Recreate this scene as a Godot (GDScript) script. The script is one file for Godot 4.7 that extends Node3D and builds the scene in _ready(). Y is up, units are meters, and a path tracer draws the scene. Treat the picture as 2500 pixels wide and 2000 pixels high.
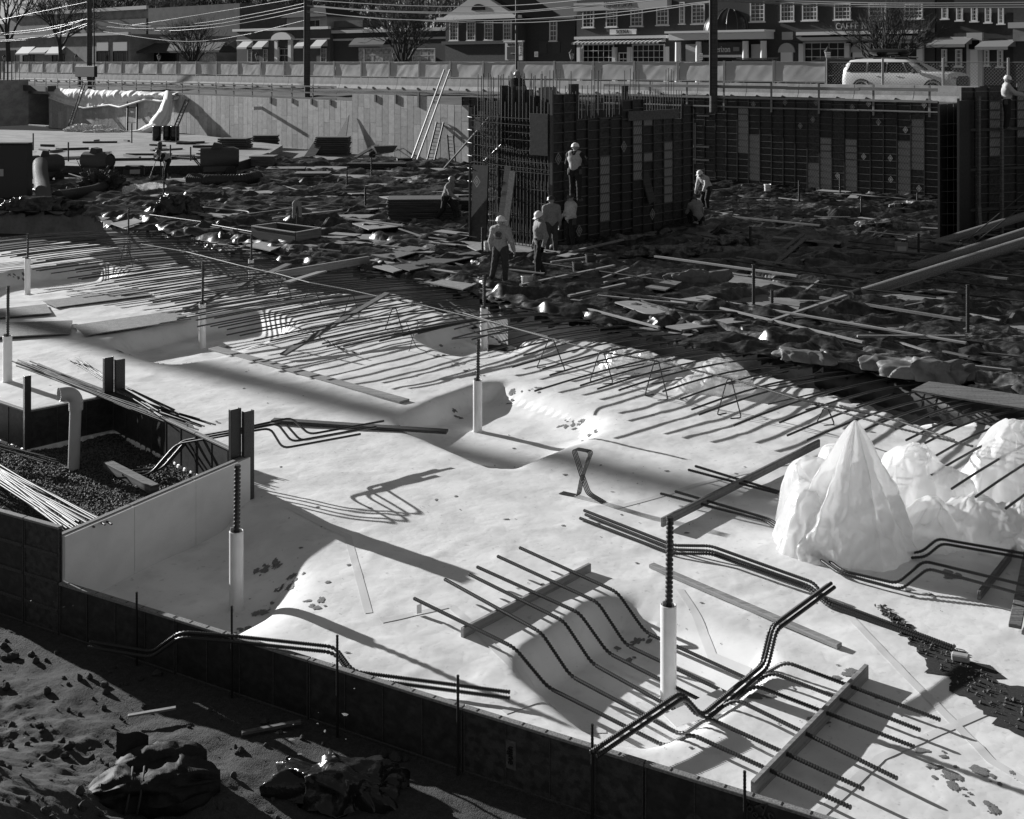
extends Node3D

# ---------------------------------------------------------------- mesh builder
class MB:
	var v := PackedVector3Array()
	var n := PackedVector3Array()
	var ix := PackedInt32Array()

	func tri(a: Vector3, b: Vector3, c: Vector3, nn: Vector3) -> void:
		var k := v.size()
		v.append(a); v.append(b); v.append(c)
		n.append(nn); n.append(nn); n.append(nn)
		if (c - a).cross(b - a).dot(nn) >= 0.0:
			ix.append_array(PackedInt32Array([k, k + 1, k + 2]))
		else:
			ix.append_array(PackedInt32Array([k, k + 2, k + 1]))

	func quad(a: Vector3, b: Vector3, c: Vector3, d: Vector3, out := Vector3.ZERO) -> void:
		var nn := (c - a).cross(b - d)
		if nn.length_squared() < 1e-16:
			nn = (c - a).cross(b - a)
		nn = nn.normalized()
		if out != Vector3.ZERO and nn.dot(out) < 0.0:
			nn = -nn
		tri(a, b, c, nn)
		tri(a, c, d, nn)

	# a box with chamfered edges, turned by basis bs
	func box(c: Vector3, s: Vector3, bs := Basis.IDENTITY, bev := 0.0) -> void:
		var h := s * 0.5
		var k := Vector3(h.x - bev, h.y - bev, h.z - bev)
		for ax in 3:
			var a1 := (ax + 1) % 3
			var a2 := (ax + 2) % 3
			for sg in [-1.0, 1.0]:
				var p: Array[Vector3] = []
				for q in [[-1.0, -1.0], [1.0, -1.0], [1.0, 1.0], [-1.0, 1.0]]:
					var w := Vector3.ZERO
					w[ax] = h[ax] * sg
					w[a1] = k[a1] * q[0]
					w[a2] = k[a2] * q[1]
					p.append(c + bs * w)
				var o := Vector3.ZERO
				o[ax] = sg
				quad(p[0], p[1], p[2], p[3], bs * o)
		if bev <= 0.0:
			return
		for ax in 3:
			var a1 := (ax + 1) % 3
			var a2 := (ax + 2) % 3
			for s1 in [-1.0, 1.0]:
				for s2 in [-1.0, 1.0]:
					var p: Array[Vector3] = []
					for q in [[-1.0, 0], [1.0, 0], [1.0, 1], [-1.0, 1]]:
						var w := Vector3.ZERO
						w[ax] = k[ax] * q[0]
						w[a1] = (h[a1] if q[1] == 0 else k[a1]) * s1
						w[a2] = (k[a2] if q[1] == 0 else h[a2]) * s2
						p.append(c + bs * w)
					var o := Vector3.ZERO
					o[a1] = s1
					o[a2] = s2
					quad(p[0], p[1], p[2], p[3], bs * o)
		for sx in [-1.0, 1.0]:
			for sy in [-1.0, 1.0]:
				for sz in [-1.0, 1.0]:
					var nn := bs * Vector3(sx, sy, sz).normalized()
					tri(c + bs * Vector3(h.x * sx, k.y * sy, k.z * sz), c + bs * Vector3(k.x * sx, h.y * sy, k.z * sz), c + bs * Vector3(k.x * sx, k.y * sy, h.z * sz), nn)

	# a bar of w wide and t thick from a to b; up says where its thickness points
	func bar(a: Vector3, b: Vector3, w: float, t: float, up := Vector3.UP, bev := 0.0) -> void:
		var d := (b - a).normalized()
		if absf(d.dot(up)) > 0.98:
			up = Vector3(0.7, 0, 0.7)
		var sx := d.cross(up).normalized()
		var u := sx.cross(d).normalized()
		box((a + b) * 0.5, Vector3(w, t, a.distance_to(b)), Basis(sx, u, d), bev)

	# tube through points; r one radius or one per point; ribs > 0 puts a raised ring every so many metres
	func tube(pts: Array, r, sides := 8, caps := true, ribs := 0.0, rib_h := 0.1) -> void:
		var p: Array[Vector3] = []
		var rad := PackedFloat32Array()
		var rr0: float = r if not (r is Array) else r[0]
		if ribs > 0.0:
			for i in pts.size() - 1:
				var L: float = pts[i].distance_to(pts[i + 1])
				var m := maxi(1, int(L / ribs))
				for j in m:
					for q in [[0.0, 1.0 - rib_h], [0.35, 1.0 - rib_h], [0.45, 1.0 + rib_h], [0.85, 1.0 + rib_h]]:
						p.append(pts[i].lerp(pts[i + 1], (j + q[0]) / m))
						rad.append(rr0 * q[1])
			p.append(pts[-1])
			rad.append(rr0)
		else:
			for i in pts.size():
				p.append(pts[i])
				rad.append(r if not (r is Array) else r[i])
		var m2 := p.size()
		var t0 := (p[1] - p[0]).normalized()
		var ref := Vector3.UP if absf(t0.y) < 0.9 else Vector3.RIGHT
		var sx := t0.cross(ref).normalized()
		var base := v.size()
		for i in m2:
			var t := (p[mini(i + 1, m2 - 1)] - p[maxi(i - 1, 0)])
			if t.length_squared() < 1e-14:
				t = t0
			t = t.normalized()
			sx = (sx - t * sx.dot(t)).normalized()
			var sy := t.cross(sx)
			for k in sides:
				var a := TAU * k / sides
				var o := sx * cos(a) + sy * sin(a)
				v.append(p[i] + o * rad[i])
				n.append(o)
			t0 = t
		for i in m2 - 1:
			for k in sides:
				var a := base + i * sides + k
				var b := base + i * sides + (k + 1) % sides
				ix.append_array(PackedInt32Array([a, a + sides, b, b, a + sides, b + sides]))
		if caps:
			for e in [0, m2 - 1]:
				var nn := (p[0] - p[1]).normalized() if e == 0 else (p[m2 - 1] - p[m2 - 2]).normalized()
				for k in range(1, sides - 1):
					tri(v[base + e * sides], v[base + e * sides + k], v[base + e * sides + k + 1], nn)

	# profile of (radius, height) turned about y at c
	func lathe(c: Vector3, prof: Array, sides := 16, bs := Basis.IDENTITY) -> void:
		var base := v.size()
		var m := prof.size()
		for i in m:
			var q0: Vector2 = prof[maxi(i - 1, 0)]
			var q1: Vector2 = prof[mini(i + 1, m - 1)]
			var tn := (q1 - q0)
			var nr := Vector2(tn.y, -tn.x).normalized()
			for k in sides:
				var a := TAU * k / sides
				var q: Vector2 = prof[i]
				v.append(c + bs * Vector3(cos(a) * q.x, q.y, sin(a) * q.x))
				n.append(bs * Vector3(cos(a) * nr.x, nr.y, sin(a) * nr.x))
		for i in m - 1:
			for k in sides:
				var a := base + i * sides + k
				var b := base + i * sides + (k + 1) % sides
				ix.append_array(PackedInt32Array([a, b, a + sides, b, b + sides, a + sides]))

	# flat outline (x, y) pushed d deep along z, placed by xf
	func prism(outline: PackedVector2Array, d: float, xf := Transform3D.IDENTITY) -> void:
		var ids := Geometry2D.triangulate_polygon(outline)
		for e in [-0.5, 0.5]:
			var nn := xf.basis * Vector3(0, 0, signf(e))
			for i in range(0, ids.size(), 3):
				var q: Array[Vector3] = []
				for j in 3:
					var o := outline[ids[i + j]]
					q.append(xf * Vector3(o.x, o.y, e * d))
				tri(q[0], q[1], q[2], nn)
		var cw := Geometry2D.is_polygon_clockwise(outline)
		for i in outline.size():
			var a := outline[i]
			var b := outline[(i + 1) % outline.size()]
			var t := (b - a).normalized()
			var o := Vector3(t.y, -t.x, 0) * (-1.0 if cw else 1.0)
			quad(xf * Vector3(a.x, a.y, -d / 2), xf * Vector3(b.x, b.y, -d / 2), xf * Vector3(b.x, b.y, d / 2), xf * Vector3(a.x, a.y, d / 2), xf.basis * o)

	# smooth grid: pts row by row, w columns
	func grid(pts: PackedVector3Array, w: int, keep := PackedByteArray(), flip := false) -> void:
		var base := v.size()
		var h := pts.size() / w
		v.append_array(pts)
		for j in h:
			for i in w:
				var dx := pts[j * w + mini(i + 1, w - 1)] - pts[j * w + maxi(i - 1, 0)]
				var dz := pts[mini(j + 1, h - 1) * w + i] - pts[maxi(j - 1, 0) * w + i]
				var q := dz.cross(dx).normalized()
				n.append(-q if flip else q)
		for j in h - 1:
			for i in w - 1:
				var a := j * w + i
				if keep.size() and (keep[a] == 0 or keep[a + 1] == 0 or keep[a + w] == 0 or keep[a + w + 1] == 0):
					continue
				a += base
				if flip:
					ix.append_array(PackedInt32Array([a, a + w, a + 1, a + 1, a + w, a + w + 1]))
				else:
					ix.append_array(PackedInt32Array([a, a + 1, a + w, a + 1, a + w + 1, a + w]))

	func add(o: MB, xf: Transform3D) -> void:
		var k := v.size()
		for i in o.v.size():
			v.append(xf * o.v[i])
			n.append((xf.basis * o.n[i]).normalized())
		for i in o.ix:
			ix.append(i + k)

	func mesh() -> ArrayMesh:
		var a := []
		a.resize(Mesh.ARRAY_MAX)
		a[Mesh.ARRAY_VERTEX] = v
		a[Mesh.ARRAY_NORMAL] = n
		a[Mesh.ARRAY_INDEX] = ix
		var m := ArrayMesh.new()
		m.add_surface_from_arrays(Mesh.PRIMITIVE_TRIANGLES, a)
		return m

# ---------------------------------------------------------------- scene helpers
var M := {}
var counts := {}
var rng := RandomNumberGenerator.new()
var nz := FastNoiseLite.new()
var nr := FastNoiseLite.new()
var nf := FastNoiseLite.new()
var nk := FastNoiseLite.new()

func numbered(called: String) -> String:
	var k: int = counts.get(called, 0)
	counts[called] = k + 1
	return called if k == 0 else "%s_%03d" % [called, k]

func tag(o: Node3D, label: String, category := "", group := "", kind := "") -> Node3D:
	if label: o.set_meta("label", label)
	if category: o.set_meta("category", category)
	if group: o.set_meta("group", group)
	if kind: o.set_meta("kind", kind)
	return o

func thing(called: String, label: String, category: String, at := Vector3.ZERO, turn := 0.0, group := "") -> Node3D:
	var o := Node3D.new()
	o.name = numbered(called)
	add_child(o)
	o.position = at
	o.rotation.y = turn
	return tag(o, label, category, group)

func part(parent: Node3D, called: String, mb: MB, mat: Material) -> MeshInstance3D:
	return part_mesh(parent, called, mb.mesh(), mat)

func part_mesh(parent: Node3D, called: String, m: Mesh, mat: Material) -> MeshInstance3D:
	var o := MeshInstance3D.new()
	o.name = called
	o.mesh = m
	o.material_override = mat
	parent.add_child(o, true)
	return o

func single(called: String, mb: MB, mat: Material, label: String, category := "", group := "", kind := "") -> MeshInstance3D:
	return single_mesh(called, mb.mesh(), mat, label, category, group, kind)

func single_mesh(called: String, m: Mesh, mat: Material, label: String, category := "", group := "", kind := "") -> MeshInstance3D:
	var o := MeshInstance3D.new()
	o.name = numbered(called)
	o.mesh = m
	o.material_override = mat
	add_child(o)
	tag(o, label, category, group, kind)
	return o

func copy(o: Node3D, label := "", at = null, turn = null) -> Node3D:
	var c := o.duplicate()
	c.name = numbered(String(o.name).rstrip("0123456789").trim_suffix("_"))
	add_child(c)
	if label: c.set_meta("label", label)
	if at != null: c.position = at
	if turn != null: c.rotation.y = turn
	return c

# ---------------------------------------------------------------- textures
func noise(freq: float, kind := FastNoiseLite.TYPE_SIMPLEX_SMOOTH, oct := 4, sd := 1, ridged := false) -> FastNoiseLite:
	var f := FastNoiseLite.new()
	f.noise_type = kind
	f.frequency = freq
	f.seed = sd
	f.fractal_type = FastNoiseLite.FRACTAL_RIDGED if ridged else FastNoiseLite.FRACTAL_FBM
	f.fractal_octaves = oct
	return f

func img(f: FastNoiseLite, size := 512) -> PackedByteArray:
	var i := f.get_seamless_image(size, size)
	i.convert(Image.FORMAT_L8)
	return i.get_data()

func tex_from(b: PackedByteArray, w: int) -> ImageTexture:
	var i := Image.create_from_data(w, b.size() / w, false, Image.FORMAT_L8, b)
	i.generate_mipmaps()
	return ImageTexture.create_from_image(i)

# grey texture: each layer is [bytes, low in, high in, low out, high out]; layers multiply (255 = 1)
func layered(layers: Array) -> PackedByteArray:
	var luts := []
	for l in layers:
		var t := PackedFloat32Array()
		for i in 256:
			t.append(lerpf(l[3], l[4], smoothstep(l[1], l[2], i / 255.0)))
		luts.append(t)
	var out := PackedByteArray()
	var m: int = layers[0][0].size()
	out.resize(m)
	var nl := layers.size()
	var to_srgb := PackedByteArray()
	for i in 1025:
		var y := i / 1024.0
		to_srgb.append(clampi(int(255.0 * (y * 12.92 if y < 0.0031308 else 1.055 * pow(y, 1.0 / 2.4) - 0.055)), 0, 255))
	for i in m:
		var x := 1024.0
		for k in nl:
			x *= luts[k][layers[k][0][i]]
		out[i] = to_srgb[clampi(int(x), 0, 1024)]
	return out

func normal_from(b: PackedByteArray, w: int, strength: float) -> ImageTexture:
	var i := Image.create_from_data(w, b.size() / w, false, Image.FORMAT_L8, b)
	i.convert(Image.FORMAT_RGBA8)
	i.bump_map_to_normal_map(strength)
	i.generate_mipmaps()
	return ImageTexture.create_from_image(i)

func mat(grey: float, rough := 0.8, tex: Texture2D = null, scale := 1.0, norm: Texture2D = null, nscale := 1.0, metal := 0.0) -> StandardMaterial3D:
	var m := StandardMaterial3D.new()
	var g := Color(grey, grey, grey).linear_to_srgb()
	m.albedo_color = g
	m.roughness = rough
	m.metallic = metal
	m.cull_mode = BaseMaterial3D.CULL_DISABLED
	if tex:
		m.albedo_texture = tex
	if norm:
		m.normal_enabled = true
		m.normal_texture = norm
		m.normal_scale = nscale
	if tex or norm:
		m.uv1_triplanar = true
		m.uv1_world_triplanar = true
		m.uv1_scale = Vector3.ONE * scale
	return m

# ridges like those of crushed film: low inside each cell, sharp where cells meet
func crush(freq: float, sd: int) -> FastNoiseLite:
	var f := FastNoiseLite.new()
	f.noise_type = FastNoiseLite.TYPE_CELLULAR
	f.cellular_return_type = FastNoiseLite.RETURN_DISTANCE2_SUB
	f.cellular_jitter = 1.0
	f.frequency = freq
	f.seed = sd
	f.fractal_type = FastNoiseLite.FRACTAL_FBM
	f.fractal_octaves = 2
	f.fractal_gain = 0.4
	return f

# stretch a grain image along x so that it reads as wood
func grain(sd: int, w := 512) -> PackedByteArray:
	var f := noise(0.02, FastNoiseLite.TYPE_SIMPLEX_SMOOTH, 4, sd)
	var b := PackedByteArray()
	b.resize(w * w)
	for j in w:
		for i in w:
			var a := TAU * i / w
			var x := f.get_noise_3d(cos(a) * 12.0, j * 3.2, sin(a) * 12.0) * 0.5 + 0.5
			b[j * w + i] = clampi(int(x * 255.0), 0, 255)
	return b

# fillet a polyline: every inner corner becomes an arc of about radius r
func fillet(pts: Array, r: float, seg := 4) -> Array:
	var out := [pts[0]]
	for i in range(1, pts.size() - 1):
		var a: Vector3 = (pts[i - 1] - pts[i])
		var b: Vector3 = (pts[i + 1] - pts[i])
		var d := minf(r, minf(a.length(), b.length()) * 0.45)
		var p0: Vector3 = pts[i] + a.normalized() * d
		var p1: Vector3 = pts[i] + b.normalized() * d
		for k in seg + 1:
			var t := float(k) / seg
			out.append(p0.lerp(pts[i], t).lerp(pts[i].lerp(p1, t), t))
	out.append(pts[-1])
	return out

func up_at(p: Vector3, dy: float) -> Vector3:
	return p + Vector3(0, dy, 0)

# vertical quad basis for a face that runs from a to b: x along, y up, z out (towards the right of a->b seen from above is -z)
func face_basis(a: Vector3, b: Vector3) -> Basis:
	var x := Vector3(b.x - a.x, 0, b.z - a.z).normalized()
	return Basis(x, Vector3.UP, x.cross(Vector3.UP))

# ---------------------------------------------------------------- the white membrane and the soil: heights at (x, z)
var pits := []          # [polygon of Vector2, width of each edge, depth, box]
var box_poly := PackedVector2Array()
var far_edge := PackedVector2Array()
var slab_edge := PackedVector2Array()

func pit(pts: Array, widths: Array, depth: float) -> void:
	var pl := PackedVector2Array()
	var lo := Vector2(1e9, 1e9)
	var hi := -lo
	for p in pts:
		var q := Vector2(p.x, p.z)
		pl.append(q)
		lo = lo.min(q)
		hi = hi.max(q)
	if Geometry2D.is_polygon_clockwise(pl):
		pl.reverse()
		widths = widths.duplicate()
		widths.reverse()
		widths.append(widths.pop_front())
	pits.append([pl, widths, depth, Rect2(lo, hi - lo)])

func xz(pts: Array) -> PackedVector2Array:
	var pl := PackedVector2Array()
	for p in pts:
		pl.append(Vector2(p.x, p.z))
	return pl

func side_of(pl: PackedVector2Array, p: Vector2) -> float:   # distance to a polyline, positive on its near (camera) side
	var best := 1e9
	var sg := 1.0
	for i in pl.size() - 1:
		var c := Geometry2D.get_closest_point_to_segment(p, pl[i], pl[i + 1])
		var d := p.distance_squared_to(c)
		if d < best:
			best = d
			var t := pl[i + 1] - pl[i]
			sg = signf(t.cross(p - pl[i]))
	return sqrt(best) * sg

func mh(x: float, z: float) -> float:
	var p := Vector2(x, z)
	var w := nr.get_noise_2d(x * 0.9 + z * 0.5, z * 0.75 - x * 0.2)
	var y := 0.024 * nz.get_noise_2d(x * 0.55, z * 0.55) + 0.012 * w * absf(w) - 0.012 * (nk.get_noise_2d(x * 0.5 + 0.3 * z, z * 0.9) + 0.77) - 0.004 * (nk.get_noise_2d(x * 2.4, z * 1.7) + 0.77)
	for q in pits:
		var r: Rect2 = q[3]
		if not r.has_point(p):
			continue
		var pl: PackedVector2Array = q[0]
		var k := 1.0
		var m := pl.size()
		for i in m:
			var a := pl[i]
			var t := (pl[(i + 1) % m] - a).normalized()
			var d := t.cross(p - a)
			if d <= 0.0:
				k = 0.0
				break
			var s: float = clampf(d / q[1][i], 0.0, 1.0)
			k = minf(k, s) if k + s > 1.5 else k * s
		y -= q[2] * (k * k * (3.0 - 2.0 * k))
	if x < -3.2 and x > -11.0 and z < -13.0 and z > -21.5 and Geometry2D.is_point_in_polygon(p, box_poly):
		y = -0.6
	if z < -19.0:
		var e := side_of(far_edge, p) + 0.35 * nz.get_noise_2d(x * 3.0, z * 3.0)
		y -= 0.75 * smoothstep(1.0, -0.5, e)
	return y

func on_membrane(p: Vector3, dy := 0.0) -> Vector3:
	return Vector3(p.x, mh(p.x, p.z) + dy, p.z)

const FORM_A := Vector3(-5.228, 0.08, -13.994)
const FORM_B := Vector3(2.42, 0.08, -9.673)

func sand_h(x: float, z: float) -> float:
	var t := (FORM_B - FORM_A).normalized()
	var near := (Vector2(t.x, t.z)).cross(Vector2(x - FORM_A.x, z - FORM_A.z))   # metres on the camera side of the form
	var y := -0.53 + 0.05 * nz.get_noise_2d(x * 1.3, z * 1.3) * smoothstep(0.0, 0.6, near)
	var rough := smoothstep(0.5, 1.5, near) * smoothstep(-1.2, -3.0, x + 0.25 * (z + 10.0))
	y += rough * (0.12 * smoothstep(0.5, 3.0, near) + 0.07 * nz.get_noise_2d(x * 2.1 + 40.0, z * 2.1) + 0.03 * nr.get_noise_2d(x * 1.6 + 9.0, z * 1.6) + 0.014 * nf.get_noise_2d(x * 2.0, z * 2.0) - 0.06 * (nk.get_noise_2d(x * 2.2 + 5.0, z * 2.2) + 0.77) - 0.03 * (nk.get_noise_2d(x * 7.0, z * 7.0) + 0.77))
	y += 0.004 * nf.get_noise_2d(x * 4.0, z * 4.0) + 0.014 * nf.get_noise_2d(x * 0.8, z * 0.8) * smoothstep(0.0, 0.5, near)
	y += 0.9 * smoothstep(1.6, 4.0, near) * smoothstep(-2.6, -4.2, x)
	return y

func _ready() -> void:
	# camera: a rising front lens, level, looking down -z from the street opposite
	var cam := Camera3D.new()
	cam.name = "camera"
	add_child(cam)
	cam.position = Vector3(0, 6.1, 0)
	cam.projection = Camera3D.PROJECTION_FRUSTUM
	cam.near = 0.1
	cam.far = 900.0
	cam.size = 0.1 * 2000.0 / 2950.0
	cam.frustum_offset = Vector2(0, -0.1 * 848.0 / 2950.0)
	cam.current = true

	var we := WorldEnvironment.new()
	we.name = "environment"
	var env := Environment.new()
	env.background_mode = Environment.BG_SKY
	var sk := ProceduralSkyMaterial.new()
	sk.sky_top_color = Color(0.30, 0.30, 0.30)
	sk.sky_horizon_color = Color(0.62, 0.62, 0.62)
	sk.sky_curve = 0.12
	sk.ground_bottom_color = Color(0.12, 0.12, 0.12)
	sk.ground_horizon_color = Color(0.4, 0.4, 0.4)
	sk.sun_angle_max = 0.0
	var sky := Sky.new()
	sky.sky_material = sk
	env.sky = sky
	env.background_energy_multiplier = 1.0
	env.tonemap_mode = Environment.TONE_MAPPER_LINEAR
	env.tonemap_exposure = 1.5
	env.sdfgi_enabled = true
	env.ssao_enabled = true
	env.ssil_enabled = true
	we.environment = env
	add_child(we)

	var sun := DirectionalLight3D.new()
	sun.name = "sun"
	sun.light_energy = 1.6
	sun.light_angular_distance = 0.5
	sun.light_color = Color(1, 1, 1)
	sun.shadow_enabled = true
	add_child(sun)
	sun.look_at_from_position(Vector3.ZERO, Vector3(0.753, -0.292, 0.589), Vector3.UP)

	rng.seed = 7
	nz = noise(0.45, FastNoiseLite.TYPE_SIMPLEX_SMOOTH, 3, 3)
	nr = noise(0.55, FastNoiseLite.TYPE_SIMPLEX_SMOOTH, 3, 11, true)
	nf = noise(2.6, FastNoiseLite.TYPE_SIMPLEX_SMOOTH, 4, 5)
	nk = crush(0.9, 15)
	make_materials()
	build_ground()
	build_forms()
	build_box()
	build_sleeves()
	build_near_rebar()
	core_poly = xz([K_O, K_O + Vector3(5.3, 0, -6.0), K_O + Vector3(3.0, 0, -8.5), K_O + Vector3(-2.6, 0, -2.4)])
	build_platform()
	build_tarps()
	build_mat()
	build_plastic()
	build_boards()
	build_walls()
	build_core()
	build_people()
	build_street()
	build_clutter()
	build_foreground()

func make_materials() -> void:
	var cloud := img(noise(0.008, FastNoiseLite.TYPE_SIMPLEX_SMOOTH, 5, 21))
	var cloud2 := img(noise(0.015, FastNoiseLite.TYPE_SIMPLEX_SMOOTH, 5, 22))
	var fine := img(noise(0.12, FastNoiseLite.TYPE_SIMPLEX_SMOOTH, 3, 23))
	var mid := img(noise(0.04, FastNoiseLite.TYPE_SIMPLEX_SMOOTH, 4, 24))
	var ridge := img(noise(0.012, FastNoiseLite.TYPE_SIMPLEX_SMOOTH, 5, 25, true))
	var cell := img(noise(0.06, FastNoiseLite.TYPE_CELLULAR, 2, 26))
	var wood := grain(27)
	var wood2 := grain(28)
	# white membrane: smudges, scuffs and scattered dirt specks
	var memb := layered([[cloud, 0.25, 0.75, 0.86, 1.0], [cloud2, 0.1, 0.35, 0.9, 1.0], [mid, 0.08, 0.22, 0.75, 1.0], [ridge, 0.93, 0.99, 1.0, 0.85], [fine, 0.06, 0.22, 0.8, 1.0]])
	M.membrane = mat(0.88, 0.5, tex_from(memb, 512), 0.27, normal_from(img(crush(0.035, 29)), 512, 2.5), 0.16)
	M.foam = mat(0.8, 0.85, tex_from(layered([[cloud, 0.2, 0.8, 0.9, 1.0], [fine, 0.1, 0.3, 0.9, 1.0]]), 512), 0.5)
	M.dirt = mat(0.05, 0.95, tex_from(layered([[fine, 0.2, 0.8, 0.3, 1.0], [mid, 0.2, 0.8, 0.5, 1.0]]), 512), 1.5)
	var sandb := layered([[cloud2, 0.2, 0.8, 0.72, 1.0], [fine, 0.2, 0.8, 0.62, 1.0], [mid, 0.2, 0.7, 0.75, 1.0]])
	M.sand = mat(0.085, 0.95, tex_from(sandb, 512), 1.1, normal_from(layered([[fine, 0, 1, 0.2, 1], [mid, 0, 1, 0.3, 1]]), 512, 8.0), 0.9)
	M.gravel = mat(0.14, 0.8, tex_from(layered([[cell, 0.1, 0.9, 0.4, 1.0]]), 512), 2.0)
	# form plywood: near-black, scuffed and streaked with old concrete
	var ply := layered([[cloud2, 0.2, 0.8, 0.45, 1.0], [mid, 0.15, 0.6, 0.6, 1.0], [ridge, 0.2, 0.9, 1.0, 0.55]])
	M.form = mat(0.055, 0.6, tex_from(ply, 512), 0.8)
	M.form_b = mat(0.04, 0.55, tex_from(ply, 512), 0.9)
	M.form_c = mat(0.08, 0.65, tex_from(layered([[cloud2, 0.35, 0.65, 0.35, 1.0], [fine, 0.1, 0.8, 0.6, 1.0]]), 512), 1.1)
	M.form_worn = mat(0.17, 0.8, tex_from(layered([[cloud2, 0.2, 0.8, 0.6, 1.0], [mid, 0.1, 0.7, 0.6, 1.0]]), 512), 1.2)
	M.steel_dark = mat(0.03, 0.45, tex_from(layered([[mid, 0.2, 0.8, 0.5, 1.0]]), 512), 2.0)
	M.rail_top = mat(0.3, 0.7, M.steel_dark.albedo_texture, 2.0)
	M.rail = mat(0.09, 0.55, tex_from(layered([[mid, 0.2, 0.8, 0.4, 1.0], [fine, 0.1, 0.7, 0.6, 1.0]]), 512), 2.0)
	M.steel = mat(0.04, 0.5, tex_from(layered([[fine, 0.1, 0.9, 0.5, 1.0]]), 512), 3.0, null, 1.0, 0.5)
	M.rebar = mat(0.05, 0.42, M.steel.albedo_texture, 3.0, null, 1.0, 0.15)
	M.rebar_far = mat(0.05, 0.55)
	M.rod = mat(0.06, 0.5, M.steel.albedo_texture, 4.0, null, 1.0, 0.4)
	M.pvc = mat(0.78, 0.35, tex_from(layered([[cloud, 0.2, 0.8, 0.93, 1.0], [fine, 0.08, 0.25, 0.8, 1.0]]), 512), 0.9)
	M.pvc_grey = mat(0.5, 0.4, M.pvc.albedo_texture, 0.9)
	M.lumber = mat(0.34, 0.8, tex_from(layered([[wood, 0.25, 0.75, 0.6, 1.0], [mid, 0.15, 0.4, 0.75, 1.0]]), 512), 0.8)
	M.lumber_old = mat(0.2, 0.85, tex_from(layered([[wood2, 0.25, 0.75, 0.5, 1.0], [mid, 0.15, 0.5, 0.6, 1.0]]), 512), 0.8)
	M.lumber_dark = mat(0.09, 0.85, M.lumber_old.albedo_texture, 0.8)
	M.osb = mat(0.36, 0.8, tex_from(layered([[cell, 0.1, 0.8, 0.5, 1.0], [cloud, 0.2, 0.8, 0.8, 1.0]]), 512), 1.3)
	M.concrete = mat(0.42, 0.85, tex_from(layered([[cloud, 0.2, 0.8, 0.7, 1.0], [mid, 0.15, 0.6, 0.8, 1.0], [fine, 0.1, 0.4, 0.85, 1.0]]), 512), 0.3)
	M.slab_rough = mat(0.24, 0.85, M.concrete.albedo_texture, 0.25)
	var crease := layered([[ridge, 0.2, 1.0, 0.2, 1.0], [cloud2, 0, 1, 0.6, 1]])
	M.tarp = mat(0.065, 0.32, tex_from(layered([[cloud2, 0.4, 0.62, 0.2, 1.0], [mid, 0.25, 0.7, 0.4, 1.0]]), 512), 0.5, normal_from(crease, 512, 6.0), 0.5)
	M.tarp_pale = mat(0.2, 0.5, M.tarp.albedo_texture, 0.5, M.tarp.normal_texture, 0.8)
	M.film = mat(0.86, 0.3, null, 0.9, normal_from(crease, 512, 7.0), 0.7)
	M.film.transparency = BaseMaterial3D.TRANSPARENCY_ALPHA
	M.film.albedo_color.a = 0.76
	M.film.backlight = Color(1, 1, 1)
	M.film.backlight_enabled = true
	M.film_clear = mat(0.8, 0.18, null, 0.6, M.film.normal_texture, 0.5)
	M.film_clear.backlight_enabled = true
	M.film_clear.backlight = Color(0.8, 0.8, 0.8)
	M.film_clear.transparency = BaseMaterial3D.TRANSPARENCY_ALPHA
	M.film_clear.albedo_color.a = 0.55
	M.duct_dark = mat(0.03, 0.5)
	M.pipe = mat(0.28, 0.6, M.rail.albedo_texture, 1.5)
	M.slab = mat(0.32, 0.8, M.concrete.albedo_texture, 0.12)

	M.concrete_dark = mat(0.2, 0.9, M.concrete.albedo_texture, 0.3)
	var panel_t := tex_from(layered([[cloud2, 0.2, 0.8, 0.78, 1.0], [mid, 0.12, 0.5, 0.8, 1.0], [fine, 0.08, 0.3, 0.8, 1.0]]), 512)
	M.conc_a = mat(0.46, 0.85, panel_t, 0.35)
	M.conc_b = mat(0.4, 0.85, panel_t, 0.42)
	M.conc_c = mat(0.52, 0.85, panel_t, 0.3)
	M.dirt_pale = mat(0.11, 0.95, M.dirt.albedo_texture, 0.6)
	M.asphalt = mat(0.07, 0.9, M.concrete.albedo_texture, 0.5)
	M.rail_dark = mat(0.13, 0.5)
	M.print = mat(0.35, 0.7)
	M.form_worn_dark = mat(0.07, 0.8, M.form_worn.albedo_texture, 0.8)
	M.steel_bright = mat(0.4, 0.35, null, 1.0, null, 1.0, 0.6)
	# pale worn plywood with slanting lines printed on it
	var hb := PackedByteArray()
	hb.resize(256 * 256)
	for j in 256:
		for i in 256:
			var x := fposmod(i * 2.0 + j * 1.0, 64.0)
			hb[j * 256 + i] = 70 if x < 9.0 else 235 - (fine[(j * 2) * 512 + i * 2] >> 2)
	M.ply_pale = mat(0.5, 0.8, tex_from(hb, 256), 1.35)

	var cloth := tex_from(layered([[cloud2, 0.2, 0.8, 0.75, 1.0], [fine, 0.1, 0.9, 0.85, 1.0]]), 512)
	M.skin = mat(0.3, 0.6)
	M.coat_pale = mat(0.42, 0.9, cloth, 2.0)
	M.coat_grey = mat(0.3, 0.9, cloth, 2.0)
	M.coat_white = mat(0.6, 0.9, cloth, 2.0)
	M.vest = mat(0.5, 0.8, cloth, 2.0)
	M.denim = mat(0.06, 0.9, cloth, 2.0)
	M.black_cloth = mat(0.02, 0.9, cloth, 2.0)
	M.boot = mat(0.08, 0.8)
	M.leather = mat(0.05, 0.6)
	M.hat_white = mat(0.8, 0.35)
	M.hat_grey = mat(0.25, 0.4)
	M.hat_dark = mat(0.05, 0.4)
	M.ink = mat(0.06, 0.9)

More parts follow.
